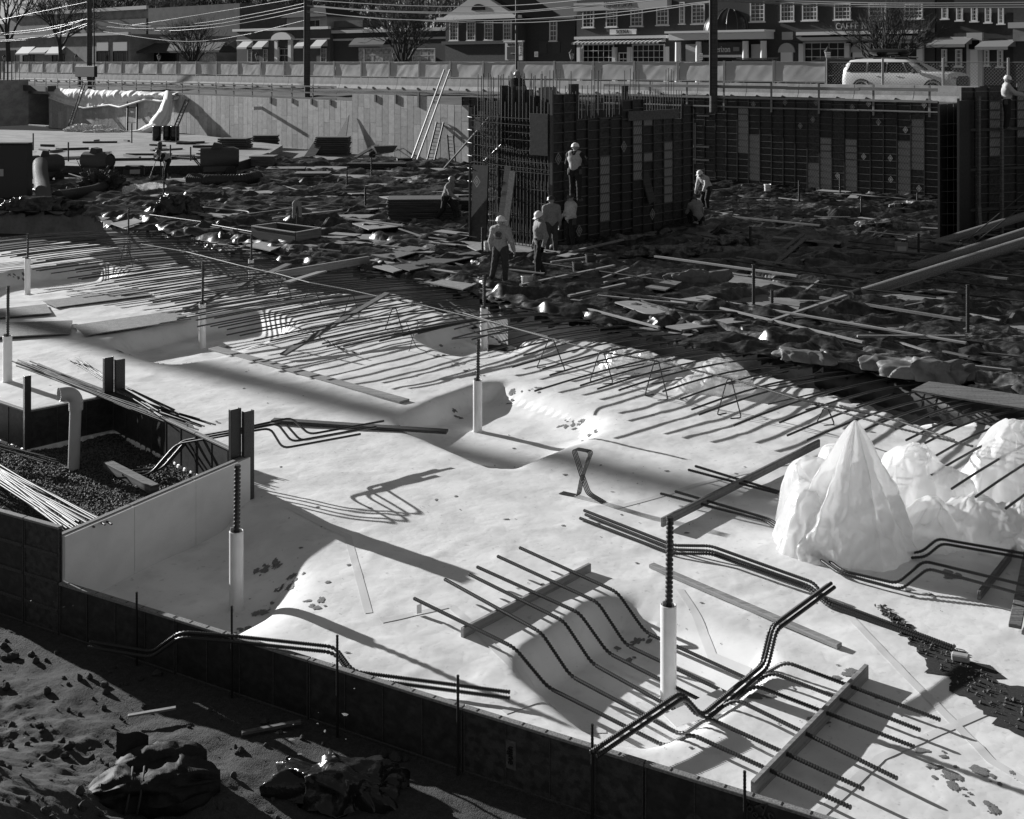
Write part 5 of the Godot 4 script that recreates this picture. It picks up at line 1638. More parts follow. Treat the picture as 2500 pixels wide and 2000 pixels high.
func build_core() -> void:
	var ra := deg_to_rad(-48.6)
	# right hand face: x runs away to the right
	var f := thing("core_form", "dark panel form round the lift core where workers stand", "formwork", Vector3(K_O.x, 0, K_O.z))
	f.rotation.y = -ra
	var lights := [Rect2(2.32, 0.7, 0.62, 2.5), Rect2(4.15, 1.9, 0.62, 2.45), Rect2(6.35, 1.0, 0.6, 2.35), Rect2(4.8, 3.9, 0.6, 0.55), Rect2(4.8, 2.6, 0.6, 0.5)]
	panel_wall(f, 0.0, 7.95, 0.2, [5.1, 4.3, 4.3, 4.3, 4.85, 4.15, 4.15, 4.1, 4.6], lights, 33)
	for c in [Vector2(0.3, 3.1), Vector2(3.75, 3.3), Vector2(1.35, 0.75), Vector2(5.4, 0.9), Vector2(1.1, 2.4)]:
		emblem(f, c, 0.2)
	put(f, "edge_rail", Vector3(-0.02, 2.65, 0.05), Vector3(0.06, 5.2, 0.1), M.rail)
	put(f, "lintel", Vector3(5.5, 4.3, 0.05), Vector3(3.0, 0.32, 0.06), M.form_worn)
	put(f, "back_form", Vector3(4.2, 2.2, -2.6), Vector3(7.6, 4.4, 0.08), M.form_b)
	for q in [[1.2, 5.15, 1.0], [0.5, 5.3, 0.7], [3.9, 5.3, 0.5], [2.2, 5.2, 0.3], [6.9, 5.2, 0.35]]:
		put(f, "tall_panel", Vector3(q[0], q[1] - 0.9, -2.2), Vector3(q[2], 1.9, 0.06), M.form)
	var ix := 0
	for k in 46:
		var mb := MB.new()
		var x := 0.35 + k * 0.165
		var top := 5.1 + 0.12 * nz.get_noise_1d(k * 3.0) + (0.75 if (k % 13) < 4 else 0.0)
		mb.tube([Vector3(x, 4.0, -0.35), Vector3(x + 0.02, top, -0.35)], 0.014, 6)
		part(f, "starter_bar", mb, M.rebar_far)
	for k in 24:
		var mb := MB.new()
		var x := 0.4 + k * 0.31
		mb.tube([Vector3(x, 3.6, -2.0), Vector3(x, 5.3 + 0.5 * float(k % 5 == 0), -2.0)], 0.014, 6)
		part(f, "starter_bar", mb, M.rebar_far)
	for q in [[0.0, 5.0, 4.4, 5.35], [6.6, 0.2, 6.75, 4.0]]:
		pass
	put(f, "raking_board", Vector3(5.4, 1.3, 0.35), Vector3(0.4, 2.4, 0.05), M.lumber_dark).rotation = Vector3(-0.16, 0, 0.22)
	# left hand side: the open cage
	var g := thing("rebar_cage", "open cage of vertical and level rebar beside the core form", "rebar cage", Vector3(K_O.x, 0, K_O.z))
	g.rotation.y = deg_to_rad(-41.0)
	var bars := 0
	for row in 2:
		for k in 22:
			var mb := MB.new()
			var x := -0.14 - k * 0.148
			var z := -0.02 - row * 0.42
			var top := 5.75 - 0.3 * absf(nz.get_noise_1d(k * 5.0 + row * 40)) - (0.9 if (k * 7 + row) % 3 == 0 else 0.0)
			mb.tube([Vector3(x, 0.25, z), Vector3(x + 0.02, top, z)], 0.015, 6)
			part(g, "upright_bar", mb, M.rail if row == 0 else M.rebar_far)
	for row in 2:
		for y in [0.7, 1.2, 1.7, 2.1, 2.62, 2.75, 2.95, 3.3, 3.62, 3.85, 4.1, 4.3]:
			var mb := MB.new()
			var k := int(y * 7.0)
			var z := 0.02 - row * 0.46
			mb.tube([Vector3(0.0, y, z), Vector3(-1.7, y + 0.03, z), Vector3(-3.35, y + 0.07 + 0.03 * (k % 3), z)], 0.013, 6)
			part(g, "level_bar", mb, M.rebar)
	# ties sticking out at the far corner
	for k in 6:
		var mb := MB.new()
		mb.tube([Vector3(-3.2, 2.2 + k * 0.42, 0.12), Vector3(-3.42, 2.22 + k * 0.42, 0.1), Vector3(-3.45, 2.2 + k * 0.42, -0.5)], 0.018, 6)
		part(g, "hoop", mb, M.rebar)
	var d := thing("panel_form", "dark form panel with a diamond emblem leaning on the rebar cage", "form panel", Vector3(K_O.x, 0, K_O.z))
	d.rotation.y = deg_to_rad(-41.0)
	put(d, "face", Vector3(-2.85, 1.5, 0.22), Vector3(0.66, 2.5, 0.06), M.form).rotation = Vector3(-0.05, 0, 0)
	put(d, "edge_rail", Vector3(-3.2, 1.5, 0.24), Vector3(0.03, 2.5, 0.08), M.rail)
	emblem(d, Vector2(-2.85, 2.25), 0.2, 0.29)
	var bd := thing("leaning_board", "wide worn board leaning upright against the rebar cage", "board", Vector3(K_O.x, 0, K_O.z))
	bd.rotation.y = deg_to_rad(-41.0)
	put(bd, "plank", Vector3(-1.9, 1.35, 0.4), Vector3(0.26, 2.5, 0.05), M.lumber_dark, 0.005).rotation = Vector3(-0.1, 0, -0.1)
	put(bd, "plank", Vector3(-1.62, 1.3, 0.42), Vector3(0.24, 2.4, 0.05), M.form_worn, 0.005).rotation = Vector3(-0.1, 0, -0.08)
	var ps := thing("hung_plywood", "plain dark plywood sheet hung high on the rebar cage", "plywood", Vector3(K_O.x, 0, K_O.z))
	ps.rotation.y = deg_to_rad(-41.0)
	put(ps, "sheet", Vector3(-0.42, 3.85, 0.07), Vector3(0.72, 1.3, 0.03), M.form_worn_dark, 0.004)
	put(ps, "small_sheet", Vector3(-3.0, 4.1, 0.07), Vector3(0.22, 0.42, 0.03), M.form_worn, 0.004)
	for k in 5:
		put(g, "inner_form", Vector3(-0.5 - k * 0.62, 3.6 + 0.3 * (k % 2), -1.3), Vector3(0.5, 2.8, 0.06), M.form_b)
	put(g, "inner_form", Vector3(-1.6, 1.9, -1.2), Vector3(3.2, 3.4, 0.06), M.form_b)
	# raking prop to the left
	var mb2 := MB.new()
	mb2.tube([Vector3(-2.573, 2.077, -46), Vector3(-0.783, 4.206, -42)], 0.035, 8)
	single("raking_prop", mb2, M.lumber_old, "pale raking prop leaning on the outer corner of the rebar cage", "prop")
	mb2 = MB.new()
	mb2.tube([Vector3(-0.933, 2.84, -39.9), Vector3(-0.026, 3.759, -38.8)], 0.015, 6)
	single("diagonal_bar", mb2, M.steel_bright, "bright diagonal bar tied across the rebar cage", "rebar")

# ---------------------------------------------------------------- people: tapered bones joined by a smooth minimum, meshed as surface nets
func bone_dist(p: Vector3, bones: Array, k: float) -> float:
	var d := 1e3
	for b in bones:
		var a: Vector3 = b[0]
		var ab: Vector3 = b[1] - a
		var t := clampf((p - a).dot(ab) / maxf(ab.length_squared(), 1e-9), 0.0, 1.0)
		var e := p.distance_to(a + ab * t) - lerpf(b[2], b[3], t)
		var h := clampf(0.5 + 0.5 * (d - e) / k, 0.0, 1.0)
		d = lerpf(d, e, h) - k * h * (1.0 - h)
	return d

func nets(bones: Array, cell: float, k: float, grow := 0.0, wrinkle := 0.0) -> MB:
	var lo := Vector3(1e3, 1e3, 1e3)
	var hi := -lo
	for b in bones:
		for e in 2:
			var r: Vector3 = Vector3.ONE * (b[2 + e] + grow + cell * 2.0)
			lo = lo.min(b[e] - r)
			hi = hi.max(b[e] + r)
	var nx := int((hi.x - lo.x) / cell) + 2
	var ny := int((hi.y - lo.y) / cell) + 2
	var nzz := int((hi.z - lo.z) / cell) + 2
	var val := PackedFloat32Array()
	val.resize(nx * ny * nzz)
	val.fill(1.0)
	# only the cells near each bone
	var near := PackedByteArray()
	near.resize(nx * ny * nzz)
	for b in bones:
		var m: float = maxf(b[2], b[3]) + grow + cell * 1.6
		var l2: Vector3 = b[0].min(b[1]) - Vector3.ONE * m - lo
		var h2: Vector3 = b[0].max(b[1]) + Vector3.ONE * m - lo
		for z in range(maxi(0, int(l2.z / cell)), mini(nzz, int(h2.z / cell) + 2)):
			for y in range(maxi(0, int(l2.y / cell)), mini(ny, int(h2.y / cell) + 2)):
				for x in range(maxi(0, int(l2.x / cell)), mini(nx, int(h2.x / cell) + 2)):
					near[(z * ny + y) * nx + x] = 1
	for z in nzz:
		for y in ny:
			for x in nx:
				var i := (z * ny + y) * nx + x
				if near[i]:
					var p := lo + Vector3(x, y, z) * cell
					val[i] = bone_dist(p, bones, k) - grow
					if wrinkle > 0.0:
						val[i] += wrinkle * nf.get_noise_3d(p.x * 3.0, p.y * 5.0, p.z * 3.0)
	var mb := MB.new()
	var id := {}
	var off := [0, 1, nx, nx + 1, nx * ny, nx * ny + 1, nx * ny + nx, nx * ny + nx + 1]
	var co := [Vector3(0, 0, 0), Vector3(1, 0, 0), Vector3(0, 1, 0), Vector3(1, 1, 0), Vector3(0, 0, 1), Vector3(1, 0, 1), Vector3(0, 1, 1), Vector3(1, 1, 1)]
	var ed := [[0, 1], [2, 3], [4, 5], [6, 7], [0, 2], [1, 3], [4, 6], [5, 7], [0, 4], [1, 5], [2, 6], [3, 7]]
	for z in nzz - 1:
		for y in ny - 1:
			for x in nx - 1:
				var i := (z * ny + y) * nx + x
				var neg := 0
				for c in 8:
					if val[i + off[c]] < 0.0: neg += 1
				if neg == 0 or neg == 8: continue
				var s := Vector3.ZERO
				var m := 0
				for e in ed:
					var va := val[i + off[e[0]]]
					var vb := val[i + off[e[1]]]
					if (va < 0.0) != (vb < 0.0):
						s += co[e[0]].lerp(co[e[1]], va / (va - vb))
						m += 1
				id[i] = mb.v.size()
				mb.v.append(lo + (Vector3(x, y, z) + s / m) * cell)
				var g := Vector3(val[i + 1] - val[i] + val[i + off[7]] - val[i + off[6]], val[i + nx] - val[i] + val[i + off[7]] - val[i + off[5]], val[i + nx * ny] - val[i] + val[i + off[7]] - val[i + off[3]])
				mb.n.append(g.normalized())
	var st := [1, nx, nx * ny]
	for i in id.keys():
		var x: int = i % nx
		var y: int = (i / nx) % ny
		var z: int = i / (nx * ny)
		for a in 3:
			var c := [x, y, z]
			var u := (a + 1) % 3
			var w := (a + 2) % 3
			if c[u] == 0 or c[w] == 0: continue
			var v0 := val[i]
			var v1 := val[i + st[a]]
			if (v0 < 0.0) == (v1 < 0.0): continue
			var q0: int = id.get(i, -1)
			var q1: int = id.get(i - st[u], -1)
			var q2: int = id.get(i - st[u] - st[w], -1)
			var q3: int = id.get(i - st[w], -1)
			if q0 < 0 or q1 < 0 or q2 < 0 or q3 < 0: continue
			if v0 < 0.0:
				mb.ix.append_array(PackedInt32Array([q0, q2, q1, q0, q3, q2]))
			else:
				mb.ix.append_array(PackedInt32Array([q0, q1, q2, q0, q2, q3]))
	return mb

var head_mb: MB
var hand_mb: MB

func make_head() -> void:
	head_mb = nets([[Vector3(0, 0.03, -0.02), Vector3(0, 0.05, 0.01), 0.088, 0.084], [Vector3(0, -0.05, 0.03), Vector3(0, -0.075, 0.055), 0.055, 0.034],
		[Vector3(0, 0.0, 0.085), Vector3(0, -0.028, 0.105), 0.01, 0.015], [Vector3(-0.03, 0.022, 0.075), Vector3(0.03, 0.022, 0.075), 0.02, 0.02],
		[Vector3(-0.085, -0.01, -0.01), Vector3(-0.088, 0.02, -0.02), 0.014, 0.018], [Vector3(0.085, -0.01, -0.01), Vector3(0.088, 0.02, -0.02), 0.014, 0.018],
		[Vector3(-0.016, -0.056, 0.086), Vector3(0.016, -0.056, 0.086), 0.009, 0.009], [Vector3(0, -0.18, -0.03), Vector3(0, -0.06, -0.015), 0.06, 0.055]], 0.012, 0.02)
	# right hand hanging down, thumb forward: palm and five curled fingers
	var b := [[Vector3(0, 0.01, 0), Vector3(0, -0.02, 0), 0.026, 0.03], [Vector3(0, -0.03, -0.022), Vector3(0, -0.075, -0.026), 0.018, 0.016], [Vector3(0, -0.03, 0.022), Vector3(0, -0.078, 0.024), 0.018, 0.016]]
	var L := [0.07, 0.08, 0.074, 0.058]
	for i in 4:
		var z: float = 0.03 - i * 0.021
		var k: Vector3 = Vector3(0, -0.08, z)
		var m: Vector3 = k + Vector3(0.012, -L[i] * 0.55, 0)
		b.append([k, m, 0.0098, 0.009])
		b.append([m, m + Vector3(0.03, -L[i] * 0.4, 0), 0.009, 0.0078])
	b.append([Vector3(0.005, -0.02, 0.03), Vector3(0.02, -0.055, 0.052), 0.013, 0.0105])
	b.append([Vector3(0.02, -0.055, 0.052), Vector3(0.032, -0.082, 0.05), 0.0105, 0.0088])
	hand_mb = nets(b, 0.009, 0.008)

const BASE_POSE := {
	"pelvis": Vector3(0, 0.95, 0), "chest": Vector3(0, 1.28, 0.01), "neck": Vector3(0, 1.47, 0), "head": Vector3(0, 1.61, 0.02),
	"hip_l": Vector3(0.1, 0.92, 0), "knee_l": Vector3(0.12, 0.5, 0.03), "foot_l": Vector3(0.13, 0.08, -0.02), "toe_l": Vector3(0.16, 0.035, 0.15),
	"hip_r": Vector3(-0.1, 0.92, 0), "knee_r": Vector3(-0.12, 0.5, 0.03), "foot_r": Vector3(-0.13, 0.08, -0.02), "toe_r": Vector3(-0.16, 0.035, 0.15),
	"sho_l": Vector3(0.19, 1.41, 0), "elb_l": Vector3(0.26, 1.12, -0.03), "wri_l": Vector3(0.27, 0.88, 0.07),
	"sho_r": Vector3(-0.19, 1.41, 0), "elb_r": Vector3(-0.26, 1.12, -0.03), "wri_r": Vector3(-0.27, 0.88, 0.07)}

# o: coat, legs (materials), hat (material or null), vest (material or null), look (turn of head), extra pose joints
func person(at: Vector3, turn: float, label: String, pose: Dictionary, coat: Material, legs: Material, hat: Material, vest: Material = null, look := 0.0, nod := 0.0, cell := 0.026, belt := true, sc := 1.0) -> Node3D:
	var j := BASE_POSE.duplicate()
	for k in pose: j[k] = pose[k]
	var t := thing("person", label, "person", at, turn, "workers on the site")
	t.scale = Vector3.ONE * sc
	var torso := [[j.pelvis + Vector3(-0.07, 0.02, 0), j.pelvis + Vector3(0.07, 0.02, 0), 0.12, 0.12], [j.pelvis, j.chest, 0.13, 0.15], [j.chest + Vector3(-0.08, 0.03, 0), j.chest + Vector3(0.08, 0.03, 0), 0.125, 0.125], [j.chest, j.neck, 0.13, 0.07], [j.sho_l.lerp(j.neck, 0.55), j.sho_l, 0.085, 0.075], [j.sho_r.lerp(j.neck, 0.55), j.sho_r, 0.085, 0.075]]
	var arms := []
	var leg := []
	var shoe := []
	for s in ["_l", "_r"]:
		arms.append([j["sho" + s], j["elb" + s], 0.062, 0.047])
		arms.append([j["elb" + s], j["wri" + s], 0.046, 0.032])
		leg.append([j["hip" + s], j["knee" + s], 0.098, 0.066])
		leg.append([j["knee" + s], j["foot" + s], 0.064, 0.045])
		shoe.append([j["foot" + s], j["toe" + s].lerp(j["foot" + s], 0.4), 0.05, 0.045])
		shoe.append([j["toe" + s].lerp(j["foot" + s], 0.4), j["toe" + s], 0.045, 0.036])
	var body := nets(torso + arms + leg + [[j.neck - Vector3(0, 0.04, 0), j.neck.lerp(j.head, 0.5), 0.06, 0.056]] + shoe, cell * 1.15, 0.05)
	var hb := Basis(Vector3.UP, look) * Basis(Vector3.RIGHT, nod)
	body.add(head_mb, Transform3D(hb, j.head))
	for s in [["_l", -1.0], ["_r", 1.0]]:
		var d: Vector3 = (j["wri" + s[0]] - j["elb" + s[0]]).normalized()
		var y := -d
		var x := y.cross(Vector3(0, 0, 1)).normalized() * (1.0 if s[1] > 0 else 1.0)
		if x.length() < 0.5: x = Vector3.RIGHT
		var z := x.cross(y).normalized()
		var hbb := Basis(x * (1.0 if s[1] > 0 else -1.0), y, z)
		body.add(hand_mb, Transform3D(hbb, j["wri" + s[0]] + d * 0.03))
	part(t, "body", body, M.skin)
	var low: Vector3 = j.pelvis + Vector3(0, 0.04, 0)
	part(t, "jacket", nets([[low, j.chest, 0.135, 0.15], [j.pelvis + Vector3(-0.07, 0.06, 0), j.pelvis + Vector3(0.07, 0.06, 0), 0.11, 0.11]] + torso.slice(2) + arms, cell, 0.05, 0.022, 0.012), coat)
	part(t, "trousers", nets([torso[0]] + leg, cell, 0.04, 0.02, 0.012), legs)
	for s in 2:
		part(t, "boot", nets(shoe.slice(s * 2, s * 2 + 2), 0.02, 0.03, 0.014), M.boot)
	var hood := MB.new()
	hood.lathe(j.neck + Vector3(0, -0.03, -0.01), [Vector2(0.13, -0.03), Vector2(0.125, 0.02), Vector2(0.09, 0.055), Vector2(0.075, 0.03)], 14)
	part(t, "collar", hood, coat)
	if hat:
		var mb := MB.new()
		var hx := Transform3D(hb, j.head)
		mb.lathe(Vector3(0, 0.035, -0.005), [Vector2(0.135, 0.0), Vector2(0.137, 0.008), Vector2(0.122, 0.014), Vector2(0.118, 0.05), Vector2(0.1, 0.095), Vector2(0.065, 0.125), Vector2(0.02, 0.138), Vector2(0.001, 0.139)], 20)
		mb.box(Vector3(0, 0.04, 0.13), Vector3(0.15, 0.008, 0.07), Basis(Vector3.RIGHT, 0.15), 0.003)
		mb.box(Vector3(0, 0.15, -0.01), Vector3(0.025, 0.03, 0.16), Basis.IDENTITY, 0.01)
		var h := part(t, "hard_hat", mb, hat)
		h.transform = hx
	if vest:
		var vb := [[j.pelvis + Vector3(0, 0.1, 0), j.chest, 0.15, 0.16], [j.chest + Vector3(-0.08, 0.03, 0), j.chest + Vector3(0.08, 0.03, 0), 0.135, 0.135], [j.sho_l.lerp(j.neck, 0.5), j.sho_l.lerp(j.neck, 0.35), 0.085, 0.085], [j.sho_r.lerp(j.neck, 0.5), j.sho_r.lerp(j.neck, 0.35), 0.085, 0.085]]
		part(t, "safety_vest", nets(vb, cell, 0.05, 0.03), vest)
	if belt:
		var mb := MB.new()
		var up: Vector3 = (j.chest - j.pelvis).normalized()
		mb.tube([j.pelvis + up * 0.06, j.pelvis + up * 0.115], 0.178, 16, false)
		mb.box(j.pelvis + Vector3(0.19, -0.05, 0.0), Vector3(0.07, 0.2, 0.14), Basis.IDENTITY, 0.02)
		mb.box(j.pelvis + Vector3(-0.19, -0.04, -0.05), Vector3(0.07, 0.17, 0.13), Basis.IDENTITY, 0.02)
		part(t, "tool_belt", mb, M.leather)
	return t

func build_people() -> void:
	make_head()
	# standing apart, back turned, feet spread
	var p := person(Vector3(-0.298, 0.33, -31.405) , PI - 0.3, "worker in pale sweatshirt with a back print, standing with back turned", {"knee_l": Vector3(0.17, 0.5, 0.02), "foot_l": Vector3(0.24, 0.08, -0.05), "toe_l": Vector3(0.3, 0.035, 0.11), "elb_r": Vector3(-0.3, 1.13, 0.0), "wri_r": Vector3(-0.33, 0.88, 0.1)}, M.coat_pale, M.denim, M.hat_white, null, -0.9, 0.05, 0.024, false)
	var mb := MB.new()
	for k in 12:
		var a0 := PI * k / 12.0
		var a1 := PI * (k + 1) / 12.0
		mb.quad(Vector3(cos(a0) * 0.1, sin(a0) * 0.1, 0), Vector3(cos(a1) * 0.1, sin(a1) * 0.1, 0), Vector3(cos(a1) * 0.085, sin(a1) * 0.085, 0), Vector3(cos(a0) * 0.085, sin(a0) * 0.085, 0), Vector3(0, 0, -1))
		var q0 := TAU * k / 12.0
		var q1 := TAU * (k + 1) / 12.0
		var r0 := 0.066 + 0.012 * (k % 3)
		var r1 := 0.066 + 0.012 * ((k + 1) % 3)
		mb.tri(Vector3(0, 0.01, 0), Vector3(cos(q0) * r0, 0.01 + sin(q0) * r0 * 0.9, 0), Vector3(cos(q1) * r1, 0.01 + sin(q1) * r1 * 0.9, 0), Vector3(0, 0, -1))
	mb.box(Vector3(0, -0.075, 0), Vector3(0.21, 0.018, 0.002))
	mb.box(Vector3(0, -0.1, 0), Vector3(0.15, 0.012, 0.002))
	var lg := part(p, "back_print", mb, M.ink)
	lg.position = Vector3(0.0, 1.3, -0.186)
	lg.rotation.x = 0.05
	person(Vector3(0.749, 0.33, -32.484), -1.25, "worker in grey hooded sweatshirt looking down with a tool belt", {"elb_l": Vector3(0.27, 1.12, -0.08), "wri_l": Vector3(0.28, 0.87, 0.0), "foot_r": Vector3(-0.14, 0.08, -0.16), "toe_r": Vector3(-0.17, 0.035, 0.0), "foot_l": Vector3(0.14, 0.08, 0.12), "toe_l": Vector3(0.16, 0.035, 0.28), "knee_l": Vector3(0.13, 0.5, 0.1)}, M.coat_grey, M.black_cloth, M.hat_white, null, 0.1, 0.5, 0.024)
	person(Vector3(1.185, 0.3, -36.404), PI + 0.25, "worker in pale hoodie and dark helmet, back turned at the cage", {}, M.coat_grey, M.denim, M.hat_dark, null, 0.3, 0.2, 0.028, false)
	person(Vector3(1.816, 0.3, -37.196), -1.1, "worker in white long sleeves wearing tool bags beside the core form", {"elb_l": Vector3(0.24, 1.13, 0.05), "wri_l": Vector3(0.15, 1.02, 0.25), "elb_r": Vector3(-0.24, 1.13, 0.05), "wri_r": Vector3(-0.12, 1.05, 0.26)}, M.coat_white, M.black_cloth, M.hat_dark, null, 0.0, 0.25, 0.028)
	person(Vector3(1.911, 1.882, -36.6), PI - 0.4, "worker in pale vest and white helmet climbing the core form", {"knee_l": Vector3(0.16, 0.55, 0.2), "foot_l": Vector3(0.14, 0.2, 0.08), "toe_l": Vector3(0.15, 0.16, 0.24), "elb_l": Vector3(0.3, 1.15, 0.12), "wri_l": Vector3(0.2, 1.2, 0.34), "elb_r": Vector3(-0.3, 1.15, 0.12), "wri_r": Vector3(-0.2, 1.25, 0.34)}, M.black_cloth, M.black_cloth, M.hat_white, M.vest, 0.3, 0.2, 0.026)
	person(Vector3(7.521, 0.3, -47.005), -0.95, "worker in pale shirt bending forward near the dark form wall", {"pelvis": Vector3(0, 0.93, -0.12), "chest": Vector3(0, 1.22, 0.05), "neck": Vector3(0, 1.36, 0.18), "head": Vector3(0, 1.45, 0.28), "hip_l": Vector3(0.1, 0.9, -0.12), "hip_r": Vector3(-0.1, 0.9, -0.12), "sho_l": Vector3(0.19, 1.3, 0.14), "sho_r": Vector3(-0.19, 1.3, 0.14), "elb_l": Vector3(0.23, 1.04, 0.2), "wri_l": Vector3(0.2, 0.84, 0.3), "elb_r": Vector3(-0.23, 1.04, 0.2), "wri_r": Vector3(-0.2, 0.84, 0.3)}, M.coat_white, M.black_cloth, M.hat_white, null, 0.0, 0.4, 0.03)
	person(Vector3(6.46, 0.3, -42.351), PI + 0.2, "worker in pale shirt and dark braces crouching with back turned", {"pelvis": Vector3(0, 0.38, -0.18), "chest": Vector3(0, 0.68, 0.0), "neck": Vector3(0, 0.84, 0.12), "head": Vector3(0, 0.9, 0.24), "hip_l": Vector3(0.1, 0.38, -0.16), "hip_r": Vector3(-0.1, 0.38, -0.16), "knee_l": Vector3(0.2, 0.48, 0.26), "knee_r": Vector3(-0.2, 0.48, 0.26), "foot_l": Vector3(0.17, 0.08, 0.02), "foot_r": Vector3(-0.17, 0.08, 0.02), "toe_l": Vector3(0.19, 0.035, 0.18), "toe_r": Vector3(-0.19, 0.035, 0.18), "sho_l": Vector3(0.19, 0.78, 0.08), "sho_r": Vector3(-0.19, 0.78, 0.08), "elb_l": Vector3(0.27, 0.52, 0.2), "wri_l": Vector3(0.16, 0.4, 0.4), "elb_r": Vector3(-0.27, 0.52, 0.2), "wri_r": Vector3(-0.16, 0.4, 0.4)}, M.coat_grey, M.black_cloth, M.hat_dark, null, 0.0, 0.5, 0.03, true)
	person(Vector3(-2.347, 0.32, -43.277), 1.2, "worker striding past the plywood stack in a grey shirt", {"chest": Vector3(0, 1.24, 0.1), "neck": Vector3(0, 1.42, 0.16), "head": Vector3(0, 1.54, 0.2), "sho_l": Vector3(0.19, 1.36, 0.14), "sho_r": Vector3(-0.19, 1.36, 0.14), "knee_l": Vector3(0.11, 0.52, 0.26), "foot_l": Vector3(0.11, 0.1, 0.32), "toe_l": Vector3(0.12, 0.08, 0.5), "knee_r": Vector3(-0.11, 0.5, -0.1), "foot_r": Vector3(-0.11, 0.16, -0.36), "toe_r": Vector3(-0.12, 0.05, -0.22), "elb_l": Vector3(0.26, 1.1, -0.08), "wri_l": Vector3(0.24, 0.9, 0.05), "elb_r": Vector3(-0.26, 1.1, 0.26), "wri_r": Vector3(-0.22, 0.98, 0.46)}, M.coat_grey, M.black_cloth, M.hat_grey, null, 0.0, 0.2, 0.03)
	person(Vector3(15.97, 3.905, -39), 1.35, "worker in pale helmet reaching out on top of the side form wall", {"elb_l": Vector3(0.22, 1.2, 0.24), "wri_l": Vector3(0.18, 1.18, 0.5), "elb_r": Vector3(-0.22, 1.2, 0.24), "wri_r": Vector3(-0.18, 1.14, 0.5)}, M.vest, M.black_cloth, M.hat_white, null, 0.0, 0.2, 0.03)
	person(Vector3(0.171, 4.021, -42), 0.2, "worker in dark clothes standing inside the top of the rebar cage", {"elb_l": Vector3(0.26, 1.14, 0.1), "wri_l": Vector3(0.16, 1.06, 0.3)}, M.black_cloth, M.black_cloth, M.hat_grey, null, 0.2, 0.5, 0.032)
	person(Vector3(-17.118, 0.3, -59.41), -1.0, "worker in dark vest bending behind the survey tripod", {"pelvis": Vector3(0, 0.95, -0.2), "chest": Vector3(0, 1.18, 0.0), "neck": Vector3(0, 1.28, 0.16), "head": Vector3(0, 1.34, 0.28), "hip_l": Vector3(0.1, 0.92, -0.2), "hip_r": Vector3(-0.1, 0.92, -0.2), "knee_l": Vector3(0.12, 0.5, -0.06), "knee_r": Vector3(-0.12, 0.5, -0.06), "sho_l": Vector3(0.19, 1.24, 0.1), "sho_r": Vector3(-0.19, 1.24, 0.1), "elb_l": Vector3(0.26, 1.0, 0.2), "wri_l": Vector3(0.16, 1.02, 0.42), "elb_r": Vector3(-0.26, 1.0, 0.2), "wri_r": Vector3(-0.16, 1.0, 0.42)}, M.black_cloth, M.black_cloth, M.hat_dark, M.vest, 0.0, 0.4, 0.034, false)

# ---------------------------------------------------------------- shop fronts across the street; local x along the street, z towards the site
func building(called: String, label: String, off: float) -> Node3D:
	return wall_node(called, label, "building", S_O, 43.0, off)

func window(parent: Node3D, r: Rect2, cols: int, rows: int, frame: Material, glass: Material, sill := true, fw := 0.07) -> void:
	var mb := MB.new()
	var x0 := r.position.x
	var x1 := r.end.x
	var y0 := r.position.y
	var y1 := r.end.y
	mb.box(Vector3((x0 + x1) / 2, y1 - fw / 2, 0.05), Vector3(x1 - x0, fw, 0.1))
	mb.box(Vector3((x0 + x1) / 2, y0 + fw / 2, 0.05), Vector3(x1 - x0, fw, 0.1))
	for x in [x0 + fw / 2, x1 - fw / 2]:
		mb.box(Vector3(x, (y0 + y1) / 2, 0.05), Vector3(fw, y1 - y0 - fw * 2.0, 0.098))
	if sill:
		mb.box(Vector3((x0 + x1) / 2, y0 - 0.035, 0.07), Vector3(x1 - x0 + 0.16, 0.07, 0.14))
	var w := part(parent, "window", mb, frame)
	var p := MB.new()
	p.box(Vector3((x0 + x1) / 2, (y0 + y1) / 2, 0.012), Vector3(x1 - x0 - fw, y1 - y0 - fw, 0.02))
	part(w, "pane", p, glass)
	if cols * rows > 1:
		var m := MB.new()
		for i in range(1, cols):
			m.box(Vector3(lerpf(x0, x1, float(i) / cols), (y0 + y1) / 2, 0.03), Vector3(0.03, y1 - y0 - fw, 0.03))
		for j in range(1, rows):
			m.box(Vector3((x0 + x1) / 2, lerpf(y0, y1, float(j) / rows), 0.031), Vector3(x1 - x0 - fw, 0.035 if j * 2 != rows else 0.06, 0.03))
		part(w, "muntins", m, frame)

func words(parent: Node3D, called: String, txt: String, c: Vector2, h: float, m: Material, z: float, font := "Droid Sans", squeeze := 1.0) -> void:
	var tm := TextMesh.new()
	var f := SystemFont.new()
	f.font_names = PackedStringArray([font])
	tm.font = f
	tm.text = txt
	tm.font_size = 64
	tm.pixel_size = h / 46.0
	tm.depth = 0.04
	var o := part_mesh(parent, called, tm, m)
	o.position = Vector3(c.x, c.y, z)
	o.scale = Vector3(squeeze, 1, 1)

func awning(parent: Node3D, r: Rect2, out: float, m: Material, valance := 0.18) -> void:
	var mb := MB.new()
	var x0 := r.position.x
	var x1 := r.end.x
	var yt := r.end.y
	var yb := r.position.y + valance
	mb.quad(Vector3(x0, yt, 0.02), Vector3(x1, yt, 0.02), Vector3(x1, yb, out), Vector3(x0, yb, out), Vector3(0, 1, 1))
	mb.quad(Vector3(x0, yb, out), Vector3(x1, yb, out), Vector3(x1, yb - valance, out), Vector3(x0, yb - valance, out), Vector3(0, 0, 1))
	for x in [x0, x1]:
		mb.tri(Vector3(x, yt, 0.02), Vector3(x, yb, out), Vector3(x, yb, 0.02), Vector3(signf(x - (x0 + x1) / 2), 0, 0))
	part(parent, "awning", mb, m)

